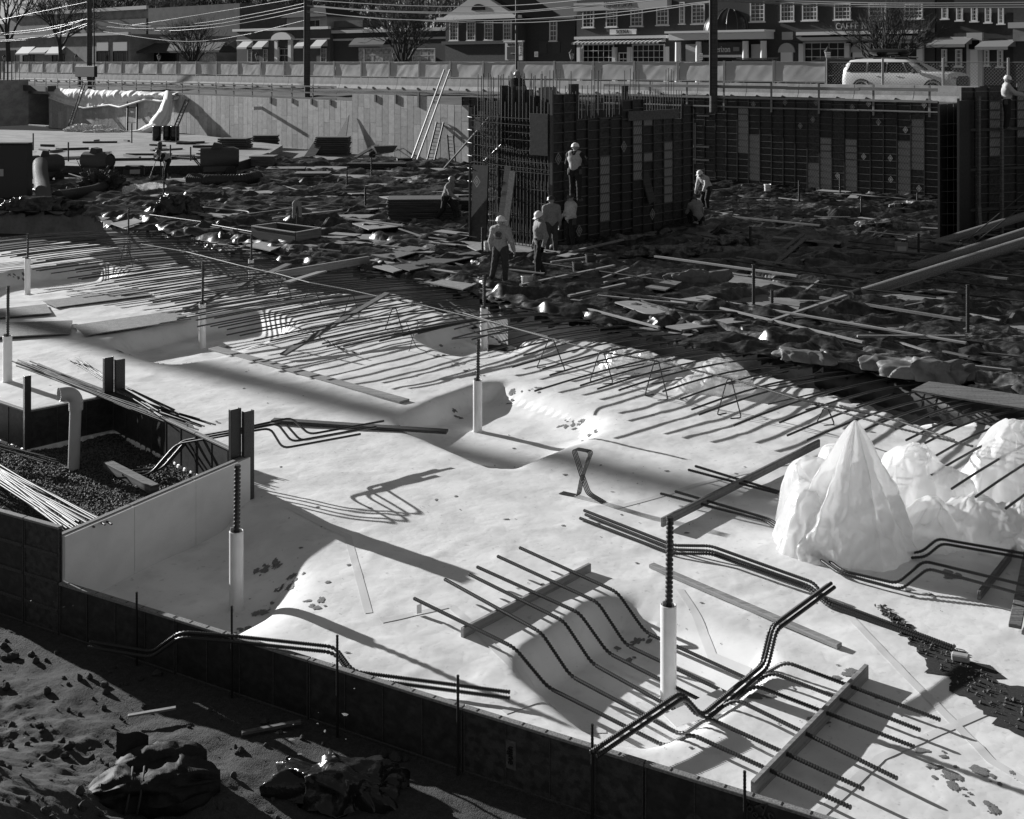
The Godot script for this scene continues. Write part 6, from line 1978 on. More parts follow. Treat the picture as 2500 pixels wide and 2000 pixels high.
func build_street() -> void:
	var G: Material = M.glass
	# brick shop with two rows of windows and a striped awning
	var b := building("brick_shop", "brick shop with a striped awning and white framed upper windows", 15.0)
	prect(b, "wall", Rect2(-7.333, 4.493, 8.769, 9.7), -12.0, 0.0, M.brick)
	for r in [Rect2(-6.694, 8.695, 1.064, 1.282), Rect2(-4.467, 8.682, 1.029, 1.231), Rect2(-2.203, 8.695, 1.067, 1.239), Rect2(0.092, 8.736, 1.029, 1.246)]:
		window(b, r, 3, 4, M.trim, M.glass_grey)
	prect(b, "sign_band", Rect2(-7.173, 9.908, 8.539, 0.595), 0.0, 0.55, M.awn_pale)
	words(b, "sign_text", "POSH SPA", Vector2(-2.987, 10.331), 0.42, M.ink, 0.58)
	var sg := prect(b, "sign_board", Rect2(-4.046, 8.124, 2.397, 0.387), 0.04, 0.16, M.trim)
	words(b, "sign_text", "SCENA", Vector2(-2.874, 8.318), 0.26, M.ink, 0.17, "Droid Serif")
	prect(b, "cornice", Rect2(-7.173, 7.797, 8.399, 0.208), 0.0, 0.5, M.trim)
	for x in [-6.933, -3.59, -2.203, 1.015]:
		put(b, "pilaster", Vector3(x, 5.7, 0.15), Vector3(0.3, 3.0, 0.3), M.trim)
	window(b, Rect2(-6.694, 5.979, 2.952, 1.455), 6, 3, M.trim, G, false)
	window(b, Rect2(-2.055, 5.983, 2.858, 1.404), 6, 3, M.trim, G, false)
	window(b, Rect2(-3.288, 5.862, 0.824, 0.953), 2, 2, M.trim, G, false)
	var ar := Rect2(-7.133, 7.411, 8.006, 0.387)
	for k in 44:
		var w := ar.size.x / 44.0
		awning(b, Rect2(ar.position.x + k * w, ar.position.y, w - 0.004, ar.size.y), 0.9, M.awn_pale if k % 2 else M.awn_dark, 0.12)
	# brick block with the domed corner entrance
	b = building("domed_entrance", "white portico under a black ribbed dome in a brick front", 15.0)
	prect(b, "wall", Rect2(1.436, 4.599, 8.269, 9.059), -12.0, 0.02, M.brick)
	for r in [Rect2(2.063, 8.786, 0.449, 1.515), Rect2(3.094, 8.757, 1.081, 1.357), Rect2(7.782, 8.791, 1.093, 1.332)]:
		window(b, r, 3, 5, M.trim, M.glass_grey)
	prect(b, "entablature", Rect2(1.89, 7.627, 7.663, 0.472), 0.0, 1.1, M.trim)
	prect(b, "cornice", Rect2(1.716, 8.099, 7.928, 0.139), 0.0, 1.35, M.trim)
	for x in [2.478, 4.175, 7.877, 9.246]:
		var mb := MB.new()
		mb.tube([Vector3(x, 4.3, 0.8), Vector3(x, 7.5, 0.8)], [0.24, 0.2], 14)
		part(b, "column", mb, M.trim)
	for r in [Rect2(2.821, 6.157, 1.019, 1.19), Rect2(8.065, 6.154, 0.934, 1.14)]:
		prect(b, "door_panel", r, 0.3, 0.4, M.trim_b)
	prect(b, "fascia", Rect2(4.376, 6.626, 3.311, 0.804), 0.3, 0.7, M.ink)
	words(b, "sign_text", "verizon", Vector2(5.99, 6.959), 0.36, M.trim, 0.72, "Droid Sans", 0.82)
	prect(b, "small_sign", Rect2(6.925, 6.841, 0.446, 0.275), 0.72, 0.8, M.awn_grey)
	prect(b, "transom", Rect2(4.376, 6.433, 3.311, 0.166), 0.3, 0.68, M.trim)
	prect(b, "shop_glass", Rect2(4.443, 5.601, 3.182, 0.831), 0.25, 0.5, G)
	var dm := MB.new()
	var dr := Rect2(4.041, 8.236, 3.709, 1.581)
	var prof := []
	for k in 13:
		var a := PI / 2 * k / 12.0
		prof.append(Vector2(cos(a) * dr.size.x * 0.5, sin(a) * dr.size.y))
	dm.lathe(Vector3(dr.get_center().x, dr.position.y, -0.6), prof, 32)
	var dome := part(b, "dome", dm, M.dome)
	for k in 16:
		var rb := MB.new()
		var ps := []
		for q in prof:
			var a := TAU * k / 16.0
			ps.append(Vector3(dr.get_center().x + cos(a) * (q.x + 0.01), dr.position.y + q.y, -0.6 + sin(a) * (q.x + 0.01)))
		rb.tube(ps, 0.035, 5)
		part(dome, "seam", rb, M.dome_rib)
	# long brick cafe front
	b = building("brick_cafe", "long brick cafe front with tall shop windows under a dark awning", 15.0)
	prect(b, "wall", Rect2(9.705, 4.617, 10.719, 8.437), -12.0, 0.0, M.brick)
	for r in [Rect2(10.07, 8.767, 0.992, 1.227), Rect2(11.655, 8.781, 1.081, 1.104), Rect2(13.91, 8.779, 1.122, 1.03), Rect2(16.242, 8.748, 1.13, 0.984), Rect2(18.582, 8.716, 1.133, 0.938)]:
		window(b, r, 4, 4, M.trim, M.glass_grey)
	words(b, "sign_text", "CAFFÈ NERO", Vector2(15.613, 8.369), 0.4, M.letter, 0.05, "Droid Sans", 1.05)
	prect(b, "cornice", Rect2(11.419, 7.83, 8.5, 0.204), 0.0, 0.45, M.trim)
	awning(b, Rect2(11.419, 7.372, 8.5, 0.458), 1.1, M.awn_dark, 0.1)
	window(b, Rect2(11.714, 5.944, 3.04, 1.511), 5, 3, M.trim, G, false, 0.14)
	window(b, Rect2(16.242, 5.95, 3.244, 1.448), 5, 3, M.trim, G, false, 0.14)
	prect(b, "door", Rect2(15.199, 5.769, 0.879, 0.943), 0.0, 0.12, M.trim)
	prect(b, "door_glass", Rect2(15.365, 5.769, 0.549, 0.637), 0.1, 0.14, G)
	for q in [Vector2(15.641, 6.712), Vector2(10.523, 6.74)]:
		var fan := MB.new()
		var ol := PackedVector2Array()
		for k in 13:
			ol.append(Vector2(cos(PI * k / 12.0), sin(PI * k / 12.0)) * 0.62)
		fan.prism(ol, 0.1, Transform3D(Basis.IDENTITY, Vector3(q.x, q.y, 0.06)))
		part(b, "arched_fanlight", fan, M.trim_b)
	prect(b, "niche", Rect2(10.1, 5.753, 0.872, 0.987), 0.0, 0.1, M.trim)
	prect(b, "lantern_panel", Rect2(10.161, 7.567, 0.782, 0.507), 0.0, 0.05, M.trim_b)
	prect(b, "blade_sign", Rect2(19.664, 7.399, 0.407, 0.564), 0.5, 0.6, M.form_worn)
	put(b, "pilaster", Vector3(11.655, 5.8, 0.12), Vector3(0.34, 3.0, 0.24), M.trim)
	put(b, "pilaster", Vector3(14.866, 5.8, 0.12), Vector3(0.3, 3.0, 0.24), M.trim)
	put(b, "pilaster", Vector3(16.187, 5.8, 0.12), Vector3(0.3, 3.0, 0.24), M.trim)
	put(b, "pilaster", Vector3(19.613, 5.8, 0.12), Vector3(0.34, 3.0, 0.24), M.trim)
	# smaller brick house beyond it
	b = building("brick_house", "narrow brick house with two sloping awnings beside its white doorway", 15.0)
	prect(b, "wall", Rect2(20.474, 4.575, 4.566, 8.009), -12.0, -0.1, M.brick_b)
	for r in [Rect2(20.875, 8.669, 0.397, 0.703), Rect2(21.765, 8.551, 0.391, 0.793), Rect2(22.639, 8.483, 0.384, 0.834), Rect2(23.452, 8.394, 0.355, 0.899), Rect2(24.206, 8.307, 0.326, 0.962), Rect2(20.875, 5.906, 0.323, 0.97), Rect2(21.715, 5.86, 0.391, 1.01), Rect2(23.405, 5.911, 0.284, 0.899), Rect2(24.159, 5.842, 0.326, 0.963)]:
		window(b, r, 3, 4, M.trim, M.glass_grey)
	awning(b, Rect2(20.474, 6.968, 2.309, 0.627), 1.3, M.awn_grey)
	awning(b, Rect2(23.357, 6.805, 1.867, 0.587), 1.3, M.awn_grey)
	prect(b, "doorway", Rect2(22.446, 4.719, 0.911, 3.096), 0.0, 0.25, M.trim_b)
	prect(b, "door", Rect2(22.688, 4.719, 0.432, 2.096), 0.24, 0.3, M.trim)
	prect(b, "door_glass", Rect2(22.591, 6.862, 0.623, 0.524), 0.24, 0.29, G)
	b = building("trimmed_shop", "pale trimmed shop front at the end of the brick row", 15.0)
	prect(b, "wall", Rect2(25.086, 4.544, 3.631, 7.78), -12.0, 0.1, M.brick)
	prect(b, "cornice", Rect2(25.04, 8.022, 3.677, 0.32), 0.0, 0.8, M.trim_b)
	prect(b, "fascia", Rect2(25.132, 7.29, 3.585, 0.732), 0.0, 0.3, M.stucco)
	# gabled house
	b = building("gabled_house", "brick house with a white pediment and an arched attic window", 15.0)
	prect(b, "wall", Rect2(-21.538, 4.51, 8.167, 5.166), -10.0, 0.0, M.brick)
	var pg := Rect2(-21.933, 9.61, 8.911, 2.119)
	var pm := MB.new()
	pm.prism(PackedVector2Array([Vector2(0, 0), Vector2(pg.size.x, 0), Vector2(pg.size.x * 0.5, pg.size.y)]), 0.5, Transform3D(Basis.IDENTITY, Vector3(pg.position.x, pg.position.y, 0.05)))
	var ped := part(b, "pediment", pm, M.trim_b)
	prect(ped, "cornice", Rect2(-22.031, 9.577, 9.097, 0.232), 0.0, 0.6, M.trim)
	pm = MB.new()
	var ol := PackedVector2Array()
	for k in 13:
		ol.append(Vector2(cos(PI * k / 12.0) * 0.75, sin(PI * k / 12.0) * 0.5))
	var aw := Vector2(-17.385, 10.307)
	pm.prism(ol, 0.1, Transform3D(Basis.IDENTITY, Vector3(aw.x, aw.y, 0.34)))
	part(ped, "arched_window", pm, G)
	var rf := MB.new()
	rf.prism(PackedVector2Array([Vector2(-0.4, 0), Vector2(pg.size.x + 0.4, 0), Vector2(pg.size.x * 0.5, pg.size.y + 0.3)]), 10.0, Transform3D(Basis.IDENTITY, Vector3(pg.position.x, pg.position.y + 0.05, -5.3)))
	part(b, "roof", rf, M.roof)
	for r in [Rect2(-21, 7.894, 1.017, 1.591), Rect2(-18.98, 7.869, 0.989, 1.569), Rect2(-16.969, 7.878, 0.962, 1.58), Rect2(-14.878, 7.852, 0.89, 1.59)]:
		window(b, r, 3, 5, M.trim, M.glass_grey)
	prect(b, "shop_cornice", Rect2(-21.538, 7.557, 8.167, 0.265), 0.0, 0.5, M.form_worn_dark)
	prect(b, "shop_front", Rect2(-21.342, 4.511, 7.883, 3.046), 0.0, 0.25, M.form_worn_dark)
	b = building("brick_wing", "plain brick wing with one white sash window beside the gabled house", 16.0)
	prect(b, "wall", Rect2(-14.206, 4.567, 5.873, 4.888), -10.0, 0.0, M.brick_b)
	prect(b, "eaves", Rect2(-14.295, 9.423, 6.044, 0.128), 0.0, 0.3, M.trim_b)
	window(b, Rect2(-10.868, 7.753, 0.758, 1.589), 2, 4, M.trim, M.glass_grey)
	rf = MB.new()
	var rr := Rect2(-14.384, 9.486, 6.214, 1.661)
	rf.quad(Vector3(rr.position.x, rr.position.y, 0.4), Vector3(rr.end.x, rr.position.y, 0.4), Vector3(rr.end.x, rr.end.y + 1.0, -4.0), Vector3(rr.position.x, rr.end.y + 1.0, -4.0), Vector3(0, 1, 1))
	part(b, "roof", rf, M.roof)
	for r in [Rect2(-11.934, 6.805, 0.77, 0.929), Rect2(-10.572, 6.798, 0.755, 0.92)]:
		prect(b, "shutter", r, 0.0, 0.06, M.brick)
	# low shop with the arched entrance
	b = building("low_brick_shop", "long low brick shop with a pale cornice and an arched entrance", 15.0)
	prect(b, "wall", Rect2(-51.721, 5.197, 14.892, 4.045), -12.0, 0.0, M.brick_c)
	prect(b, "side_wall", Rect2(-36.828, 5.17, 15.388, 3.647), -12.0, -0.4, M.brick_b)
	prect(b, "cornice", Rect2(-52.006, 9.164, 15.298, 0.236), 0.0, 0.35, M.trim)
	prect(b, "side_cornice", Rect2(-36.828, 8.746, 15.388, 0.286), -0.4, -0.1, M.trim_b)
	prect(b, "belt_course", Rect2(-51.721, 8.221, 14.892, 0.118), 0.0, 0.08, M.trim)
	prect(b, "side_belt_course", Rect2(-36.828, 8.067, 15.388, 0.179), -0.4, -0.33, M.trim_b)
	for r in [Rect2(-50.587, 7.399, 1.673, 0.812), Rect2(-47.952, 7.38, 1.624, 0.84), Rect2(-41.254, 7.409, 1.378, 0.808), Rect2(-38.766, 7.388, 1.578, 0.834)]:
		awning(b, r, 0.8, M.awn_pale)
	for r in [Rect2(-49.747, 6.1, 0.694, 1.297), Rect2(-47.137, 6.1, 0.674, 1.278), Rect2(-40.75, 6.1, 0.75, 1.307), Rect2(-38.155, 6.1, 0.847, 1.286)]:
		window(b, r, 2, 3, M.trim_b, M.glass_grey, false)
	pm = MB.new()
	ol = PackedVector2Array()
	var ea := Rect2(-45.395, 8.257, 3.252, 0.706)
	for k in 13:
		ol.append(Vector2(cos(PI * k / 12.0) * ea.size.x * 0.5, sin(PI * k / 12.0) * ea.size.y))
	pm.prism(ol, 0.5, Transform3D(Basis.IDENTITY, Vector3(ea.get_center().x, ea.position.y, 0.2)))
	part(b, "entrance_arch", pm, M.trim)
	for r in [Rect2(-44.998, 6.1, 0.461, 2.17), Rect2(-42.848, 6.1, 0.449, 2.143)]:
		prect(b, "entrance_pier", r, 0.0, 0.3, M.trim)
	prect(b, "sign_board", Rect2(-44.669, 7.551, 1.95, 0.588), 0.0, 0.2, M.ink)
	window(b, Rect2(-44.537, 6.1, 1.69, 1.333), 2, 2, M.trim_b, G, false)
	prect(b, "display_glass", Rect2(-33.201, 6.1, 1.023, 1.32), -0.42, -0.35, M.glass_lit)
	window(b, Rect2(-31.952, 6.1, 3.738, 1.298), 3, 2, M.trim_b, M.glass_lit, false)
	window(b, Rect2(-25.576, 6.1, 2.849, 1.179), 3, 2, M.trim_b, M.glass_lit, false)
	awning(b, Rect2(-33.315, 7.478, 4.671, 0.798), 0.7, M.awn_dark)
	# roof turret behind it
	b = building("roof_turret", "small white turret with a hipped roof rising behind the low shop", 24.0)
	prect(b, "wall", Rect2(-55.619, 9.224, 6.91, 1.735), -5.0, 0.0, M.trim_b)
	window(b, Rect2(-51.538, 9.802, 1.804, 0.775), 2, 1, M.trim, G, false)
	rf = MB.new()
	var tr := Rect2(-56.353, 10.872, 8.321, 1.475)
	var apex := Vector3(tr.get_center().x, tr.end.y, -2.5)
	var cs := [Vector3(tr.position.x, tr.position.y, 0.6), Vector3(tr.end.x, tr.position.y, 0.6), Vector3(tr.end.x, tr.position.y, -5.6), Vector3(tr.position.x, tr.position.y, -5.6)]
	for k in 4:
		rf.tri(cs[k], cs[(k + 1) % 4], apex, (cs[k] + cs[(k + 1) % 4] - apex * 2.0 + Vector3(0, 5, 0)).normalized())
	part(b, "roof", rf, M.roof)
	prect(b, "roof_unit", Rect2(-48.167, 9.706, 4.611, 0.671), -3.0, -0.5, M.stucco_d)
	# pale stucco mall block
	b = building("stucco_block", "tall pale stucco block with a stepped parapet behind low shop fronts", 24.0)
	prect(b, "wall", Rect2(-122.856, 4.563, 38.839, 8.233), -14.0, 0.0, M.stucco)
	prect(b, "parapet", Rect2(-123.392, 12.69, 39.568, 0.439), 0.0, 0.4, M.trim_b)
	prect(b, "far_wall", Rect2(-149.383, 4.346, 26.527, 7.519), -14.0, -2.0, M.stucco_d)
	prect(b, "pitched_face", Rect2(-97.321, 9.549, 13.305, 1.986), 0.0, 0.3, M.stucco_d)
	b = building("stucco_shop", "low stucco shop front with three small metal awnings", 15.0)
	prect(b, "wall", Rect2(-126.481, 5.176, 54.064, 4.108), -8.0, 0.0, M.stucco)
	prect(b, "cornice", Rect2(-126.481, 9.179, 54.241, 0.308), 0.0, 0.35, M.trim_b)
	for r in [Rect2(-99.029, 7.028, 3.6, 1.032), Rect2(-95.208, 7.113, 4.12, 0.81), Rect2(-91.088, 6.996, 3.558, 0.995)]:
		awning(b, r, 0.9, M.awn_grey)
	for r in [Rect2(-98.8, 6.1, 3.15, 0.928), Rect2(-90.875, 6.1, 3.14, 0.896), Rect2(-79.983, 6.1, 3.02, 1.323), Rect2(-76.222, 6.1, 3.27, 1.298), Rect2(-107.82, 6.1, 6.947, 1.597)]:
		window(b, r, 3, 1, M.ink, G, false)
	prect(b, "bay_panel", Rect2(-79.792, 7.423, 2.643, 1.039), 0.0, 0.12, M.trim_b)
	prect(b, "bay_panel", Rect2(-76.037, 7.397, 3.085, 1.019), 0.0, 0.12, M.trim_b)
	b = building("dark_block", "plain dark block with a broad hipped canopy over its shop window", 22.0)
	prect(b, "wall", Rect2(-80.587, 4.779, 19.101, 7.829), -14.0, 0.0, M.stucco_d)
	prect(b, "low_wall", Rect2(-85.002, 4.765, 22.968, 4.197), 0.0, 4.0, M.stucco)
	rf = MB.new()
	var cr := Rect2(-75.592, 7.352, 19.595, 0.894)
	var u0 := cr.position.x
	var u1 := cr.end.x
	rf.quad(Vector3(u0, cr.position.y, 6.2), Vector3(u1, cr.position.y, 6.2), Vector3(u1 - 2.2, cr.end.y, 4.0), Vector3(u0 + 2.2, cr.end.y, 4.0), Vector3(0, 1, 1))
	rf.tri(Vector3(u0, cr.position.y, 6.2), Vector3(u0 + 2.2, cr.end.y, 4.0), Vector3(u0, cr.position.y, 4.0), Vector3(-1, 1, 0).normalized())
	rf.tri(Vector3(u1, cr.position.y, 6.2), Vector3(u1 - 2.2, cr.end.y, 4.0), Vector3(u1, cr.position.y, 4.0), Vector3(1, 1, 0).normalized())
	rf.box(Vector3((u0 + u1) / 2, cr.position.y - 0.12, 5.1), Vector3(u1 - u0, 0.22, 2.3))
	part(b, "canopy", rf, M.roof)
	prect(b, "shop_glass", Rect2(-73.905, 6.1, 6.568, 1.2), 4.0, 4.06, G)
	prect(b, "lit_window", Rect2(-62.605, 6.1, 2.825, 1.144), 4.0, 4.08, M.glass_lit)

	# directory sign and parking plates on the pavement
	var ds := wall_node("directory_sign", "white framed directory sign board with a dark panel", "sign", S_O, 43.0, 11.0)
	prect(ds, "board", Rect2(-10.97, 6.253, 1.211, 1.343), -0.1, 0.0, M.trim)
	prect(ds, "dark_panel", Rect2(-10.76, 6.313, 0.959, 0.945), 0.0, 0.02, M.ink)
	words(ds, "sign_text", "Dorian Plaza", Vector2(-10.299, 7.411), 0.16, M.ink, 0.01, "Droid Serif", 0.6)
	words(ds, "sign_text", "verizon", Vector2(-10.133, 6.77), 0.1, M.trim, 0.03)
	prect(ds, "side_board", Rect2(-9.594, 6.251, 0.37, 1.333), -0.1, 0.0, M.trim)
	var ch := 0
	for c in "ENTER":
		words(ds, "sign_letter", c, Vector2(-9.367, 7.311) + Vector2(0, -0.16 * ch * 1.0), 0.11, M.ink, 0.01)
		ch += 1
	prect(ds, "cap", Rect2(-11.055, 7.592, 1.913, 0.122), -0.15, 0.08, M.trim)
	for q in [[Rect2(-8.004, 6.489, 0.361, 0.389), "small white parking plate on a post before the brick wing"], [Rect2(6.357, 6.26, 0.318, 0.426), "grey parking plate on a post before the portico"], [Rect2(15.477, 6.321, 0.296, 0.392), "grey parking plate below a street lamp"]]:
		var ps := wall_node("parking_plate", q[1], "sign", S_O, 43.0, 11.0)
		prect(ps, "plate", q[0], 0.0, 0.02, M.trim_b)
		put(ps, "post", Vector3(q[0].get_center().x, 5.2, -0.03), Vector3(0.05, 1.8, 0.05), M.rail)
		for k in 3:
			put(ps, "text_line", Vector3(q[0].get_center().x, q[0].end.y - q[0].size.y * (0.25 + 0.25 * k), 0.023), Vector3(q[0].size.x * 0.7, 0.025, 0.004), M.ink)
	build_fence()
	build_poles()
	build_trees()
	build_cars()

func build_fence() -> void:
	# concrete barriers with drain slots, each its own block
	var prof := PackedVector2Array([Vector2(0.3, 0), Vector2(0.3, 0.08), Vector2(0.16, 0.33), Vector2(0.09, 0.81), Vector2(-0.09, 0.81), Vector2(-0.16, 0.33), Vector2(-0.3, 0.08), Vector2(-0.3, 0)])
	var mb := MB.new()
	mb.prism(prof, 3.02, Transform3D(Basis(Vector3(0, 0, 1), Vector3.UP, Vector3(-1, 0, 0)), Vector3.ZERO))
	var bm := mb.mesh()
	var slot := MB.new()
	slot.box(Vector3(0, 0.1, 0.27), Vector3(0.26, 0.11, 0.1), Basis(Vector3(0, 0, 1), -0.5))
	var sm := slot.mesh()
	var u := -77.621
	var k := 0
	while u < 28.526:
		var t := thing("concrete_barrier", "sloped concrete barrier block with drain slots below the fence", "barrier", Vector3.ZERO, 0.0, "row of barriers along the street")
		set_frame(t, S_O, 43.0)
		t.position += t.basis.x * (u + 1.52) + Vector3(0, 4.2, 0)
		part_mesh(t, "block", bm, M.barrier)
		for x in [-0.75, 0.75]:
			part_mesh(t, "drain_slot", sm, M.ink).position.x = x
		u += 3.05
		k += 1
	# fence panels with sheeting
	u = -77.621
	var n := 0
	while u < 20.82 - 0.5:
		var t := thing("fence_panel", "chain fence panel lined with hazy plastic sheeting above the barriers", "fence", Vector3.ZERO, 0.0, "sheeted fence panels along the street")
		set_frame(t, S_O, 43.0)
		t.position += t.basis.x * (u + 1.5)
		var fr := MB.new()
		for x in [-1.46, 1.46]:
			fr.box(Vector3(x, 5.58, -0.12), Vector3(0.05, 1.2, 0.05))
		fr.box(Vector3(0, 6.12, -0.12), Vector3(2.92, 0.04, 0.04))
		fr.box(Vector3(0, 5.1, -0.12), Vector3(2.92, 0.05, 0.05))
		part(t, "frame", fr, M.fence_steel)
		var pts := PackedVector3Array()
		for j in 9:
			for i in 25:
				var x := -1.44 + 2.88 * i / 24.0
				var y := 6.1 - 0.97 * j / 8.0
				pts.append(Vector3(x, y, -0.15 + 0.025 * nz.get_noise_2d((u + x) * 0.7 + y * 0.6, y * 0.9) + 0.012 * nr.get_noise_2d((u + x) * 0.9 - y * 0.7, y * 0.5)))
		var sh := MB.new()
		sh.grid(pts, 25)
		part(t, "sheeting", sh, M.sheeting)
		u += 3.0
		n += 1
	# bare chain link beyond it
	while u < 33.188:
		var t := thing("chain_fence", "bare chain link fence panel in front of the parked cars", "fence", Vector3.ZERO, 0.0, "bare fence panels by the cars")
		set_frame(t, S_O, 43.0)
		t.position += t.basis.x * (u + 1.5)
		var fr := MB.new()
		for x in [-1.47, 1.47]:
			fr.tube([Vector3(x, 4.3, -0.12), Vector3(x, 6.3, -0.12)], 0.03, 8)
		fr.tube([Vector3(-1.47, 6.1, -0.12), Vector3(1.47, 6.1, -0.12)], 0.02, 6)
		part(t, "frame", fr, M.fence_steel)
		var net := MB.new()
		for i in 26:
			for e in [-1.0, 1.0]:
				var x0 := -1.45 + i * 0.16 - 1.2
				var a := Vector3(clampf(x0, -1.45, 1.45), 5.05 + clampf(-1.45 - x0, 0, 1.05), -0.12)
				var bq := Vector3(clampf(x0 + 1.05, -1.45, 1.45), 5.05 + clampf(1.45 - x0, 0, 1.05), -0.12)
				if bq.x - a.x < 0.05: continue
				if e > 0.0:
					a.x = -a.x
					bq.x = -bq.x
				net.tube([a, bq], 0.006, 3, false)
		part(t, "wire_mesh", net, M.fence_steel).set_meta("kind", "stuff")
		u += 3.0

func pole(at: Vector3, base_y: float, r: float, top: float, label: String) -> Node3D:
	var t := thing("utility_pole", label, "utility pole", Vector3(at.x, base_y, at.z))
	var mb := MB.new()
	mb.tube([Vector3(0, -0.6, 0), Vector3(0.03, top * 0.5, 0), Vector3(0, top, 0)], [r, r * 0.9, r * 0.75], 14)
	part(t, "shaft", mb, M.pole)
	mb = MB.new()
	mb.tube([Vector3(-r * 0.9, 0.2, r * 0.5), Vector3(-r * 0.85, top * 0.8, r * 0.5)], 0.05, 8)
	part(t, "riser", mb, M.rail)
	mb = MB.new()
	mb.bar(Vector3(-1.1, top - 1.0, 0.2), Vector3(1.1, top - 1.0, 0.2), 0.1, 0.12)
	part(t, "cross_arm", mb, M.pole)
	return t

func build_poles() -> void:
	var p := pole(Vector3(-36.697, 4.498, -105), 4.3, 0.19, 9.0, "utility pole with a dark cabinet at its foot")
	var mb := MB.new()
	mb.box(Vector3(-0.2, 1.0, 0.35), Vector3(3.4, 0.95, 0.3), Basis(Vector3.UP, -0.75), 0.03)
	for x in [-1.3, 1.2]:
		mb.box(Vector3(x * 0.73 - 0.15, 0.2, x * 0.68 + 0.35), Vector3(0.25, 1.1, 0.2), Basis(Vector3.UP, -0.75))
	part(p, "cabinet", mb, M.form_b)
	pole(Vector3(-14.237, 4.335, -84), 4.25, 0.2, 9.5, "utility pole rising from the bank above the concrete wall")
	pole(Vector3(9.673, 4.566, -58), 4.3, 0.19, 9.0, "thick utility pole behind the core form")
	mb = MB.new()
	mb.tube([Vector3(0.261, 5.673, -70), Vector3(0.261, 11.131, -70)], 0.07, 8)
	single("sign_post", mb, M.rail, "thin steel post standing before the gabled house", "post")
	mb = MB.new()
	mb.tube([Vector3(-37.342, 5.441, -108), Vector3(-37.379, 12.397, -108)], 0.06, 8)
	single("sign_post", mb, M.form_b, "thin dark post beside the pole with the cabinet", "post")
	# wires
	var ws := [[[-60, 60, 122], [90, 30, 112], [217, 4, 105]], [[-60, 86, 122], [100, 70, 113], [217, 45, 105]], [[-60, 90, 122], [110, 74, 113], [217, 46, 105]], [[-60, 101, 122], [100, 90, 113], [217, 56, 105]], [[-60, 104, 122], [120, 92, 112], [217, 60, 105]],
		[[219, 45, 105], [332, 63, 100], [482, 57, 94], [640, 30, 88], [743, 8, 84]], [[219, 46, 105], [362, 74, 99], [512, 68, 92], [640, 48, 88], [743, 26, 84]], [[219, 60, 105], [330, 70, 100], [500, 62, 93], [640, 38, 88], [743, 16, 84]], [[250, 72, 104], [400, 50, 97], [560, 24, 91], [743, -6, 84]], [[219, 72, 105], [420, 100, 96], [560, 92, 91], [743, 50, 84]],
		[[745, 12, 84], [900, 25, 79], [1080, 30, 74], [1240, 29, 70], [1480, 8, 64], [1742, -20, 58]], [[745, 14, 84], [900, 27, 79], [1080, 33, 74], [1240, 32, 70], [1480, 12, 64], [1742, -14, 58]], [[745, 26, 84], [900, 44, 79], [1080, 50, 74], [1240, 49, 70], [1480, 33, 64], [1742, 2, 58]], [[745, 30, 84], [980, 48, 77], [1240, 56, 70], [1480, 42, 64], [1742, 4, 58]], [[745, 0, 84], [1000, 14, 76], [1240, 14, 70], [1460, -4, 64]],
		[[1744, -4, 58], [1950, 3, 55], [2200, 8, 51], [2540, 6, 47]], [[1744, 0, 58], [1950, 8, 55], [2200, 13, 51], [2540, 12, 47]], [[1744, 2, 58], [1960, 12, 55], [2200, 18, 51], [2540, 18, 47]]]
	for w in ws:
		var pts := []
		for i in w.size() - 1:
			for k in 4:
				var a: Vector3 = wire_at(w, i + k / 4.0)
				pts.append(a)
		pts.append(wire_at(w, w.size() - 1.0))
		var m2 := MB.new()
		m2.tube(pts, 0.028, 5)
		single("overhead_wire", m2, M.wire, "overhead wire sagging between the utility poles", "wire", "wires along the street")
	# street lamps with lanterns
	for q in [[-80.989, 112, 0], [-63.018, 0, 0], [-45.38, 0, 0], [-25.681, 0, 0], [-6.128, 0, 0], [14.506, 0, 0], [-99.724, 0, 0]]:
		var t := thing("street_lamp", "street lamp with a glass lantern and a garland round its post", "street lamp", Vector3.ZERO, 0.0, "lamps along the shop fronts")
		set_frame(t, S_O, 43.0, 13.0)
		t.position += t.basis.x * q[0]
		mb = MB.new()
		mb.tube([Vector3(0, 4.3, 0), Vector3(0, 4.6, 0), Vector3(0, 6.3, 0)], [0.16, 0.07, 0.06], 10)
		part(t, "post", mb, M.ink)
		mb = MB.new()
		mb.lathe(Vector3(0, 6.3, 0), [Vector2(0.06, 0.0), Vector2(0.12, 0.06), Vector2(0.2, 0.42), Vector2(0.18, 0.46)], 12)
		part(t, "lantern_glass", mb, M.glass_lit)
		mb = MB.new()
		mb.lathe(Vector3(0, 6.76, 0), [Vector2(0.24, 0.0), Vector2(0.22, 0.05), Vector2(0.1, 0.16), Vector2(0.03, 0.3), Vector2(0.001, 0.34)], 12)
		part(t, "lantern_cap", mb, M.ink)
		mb = MB.new()
		var sp := []
		for k in 40:
			sp.append(Vector3(cos(k * 0.8) * 0.13, 4.5 + k * 0.042, sin(k * 0.8) * 0.13))
		mb.tube(sp, 0.07, 5)
		part(t, "garland", mb, M.leafage)

func wire_at(w: Array, t: float) -> Vector3:
	var i := mini(int(t), w.size() - 2)
	var q := []
	for k in [-1, 0, 1, 2]:
		var e: Array = w[clampi(i + k, 0, w.size() - 1)]
		q.append(Vector3((e[0] - 1250.0) * e[2] / 2950.0, 6.1 - (e[1] - 152.0) * e[2] / 2950.0, -e[2]))
	return q[1].cubic_interpolate(q[2], q[0], q[3], t - i)

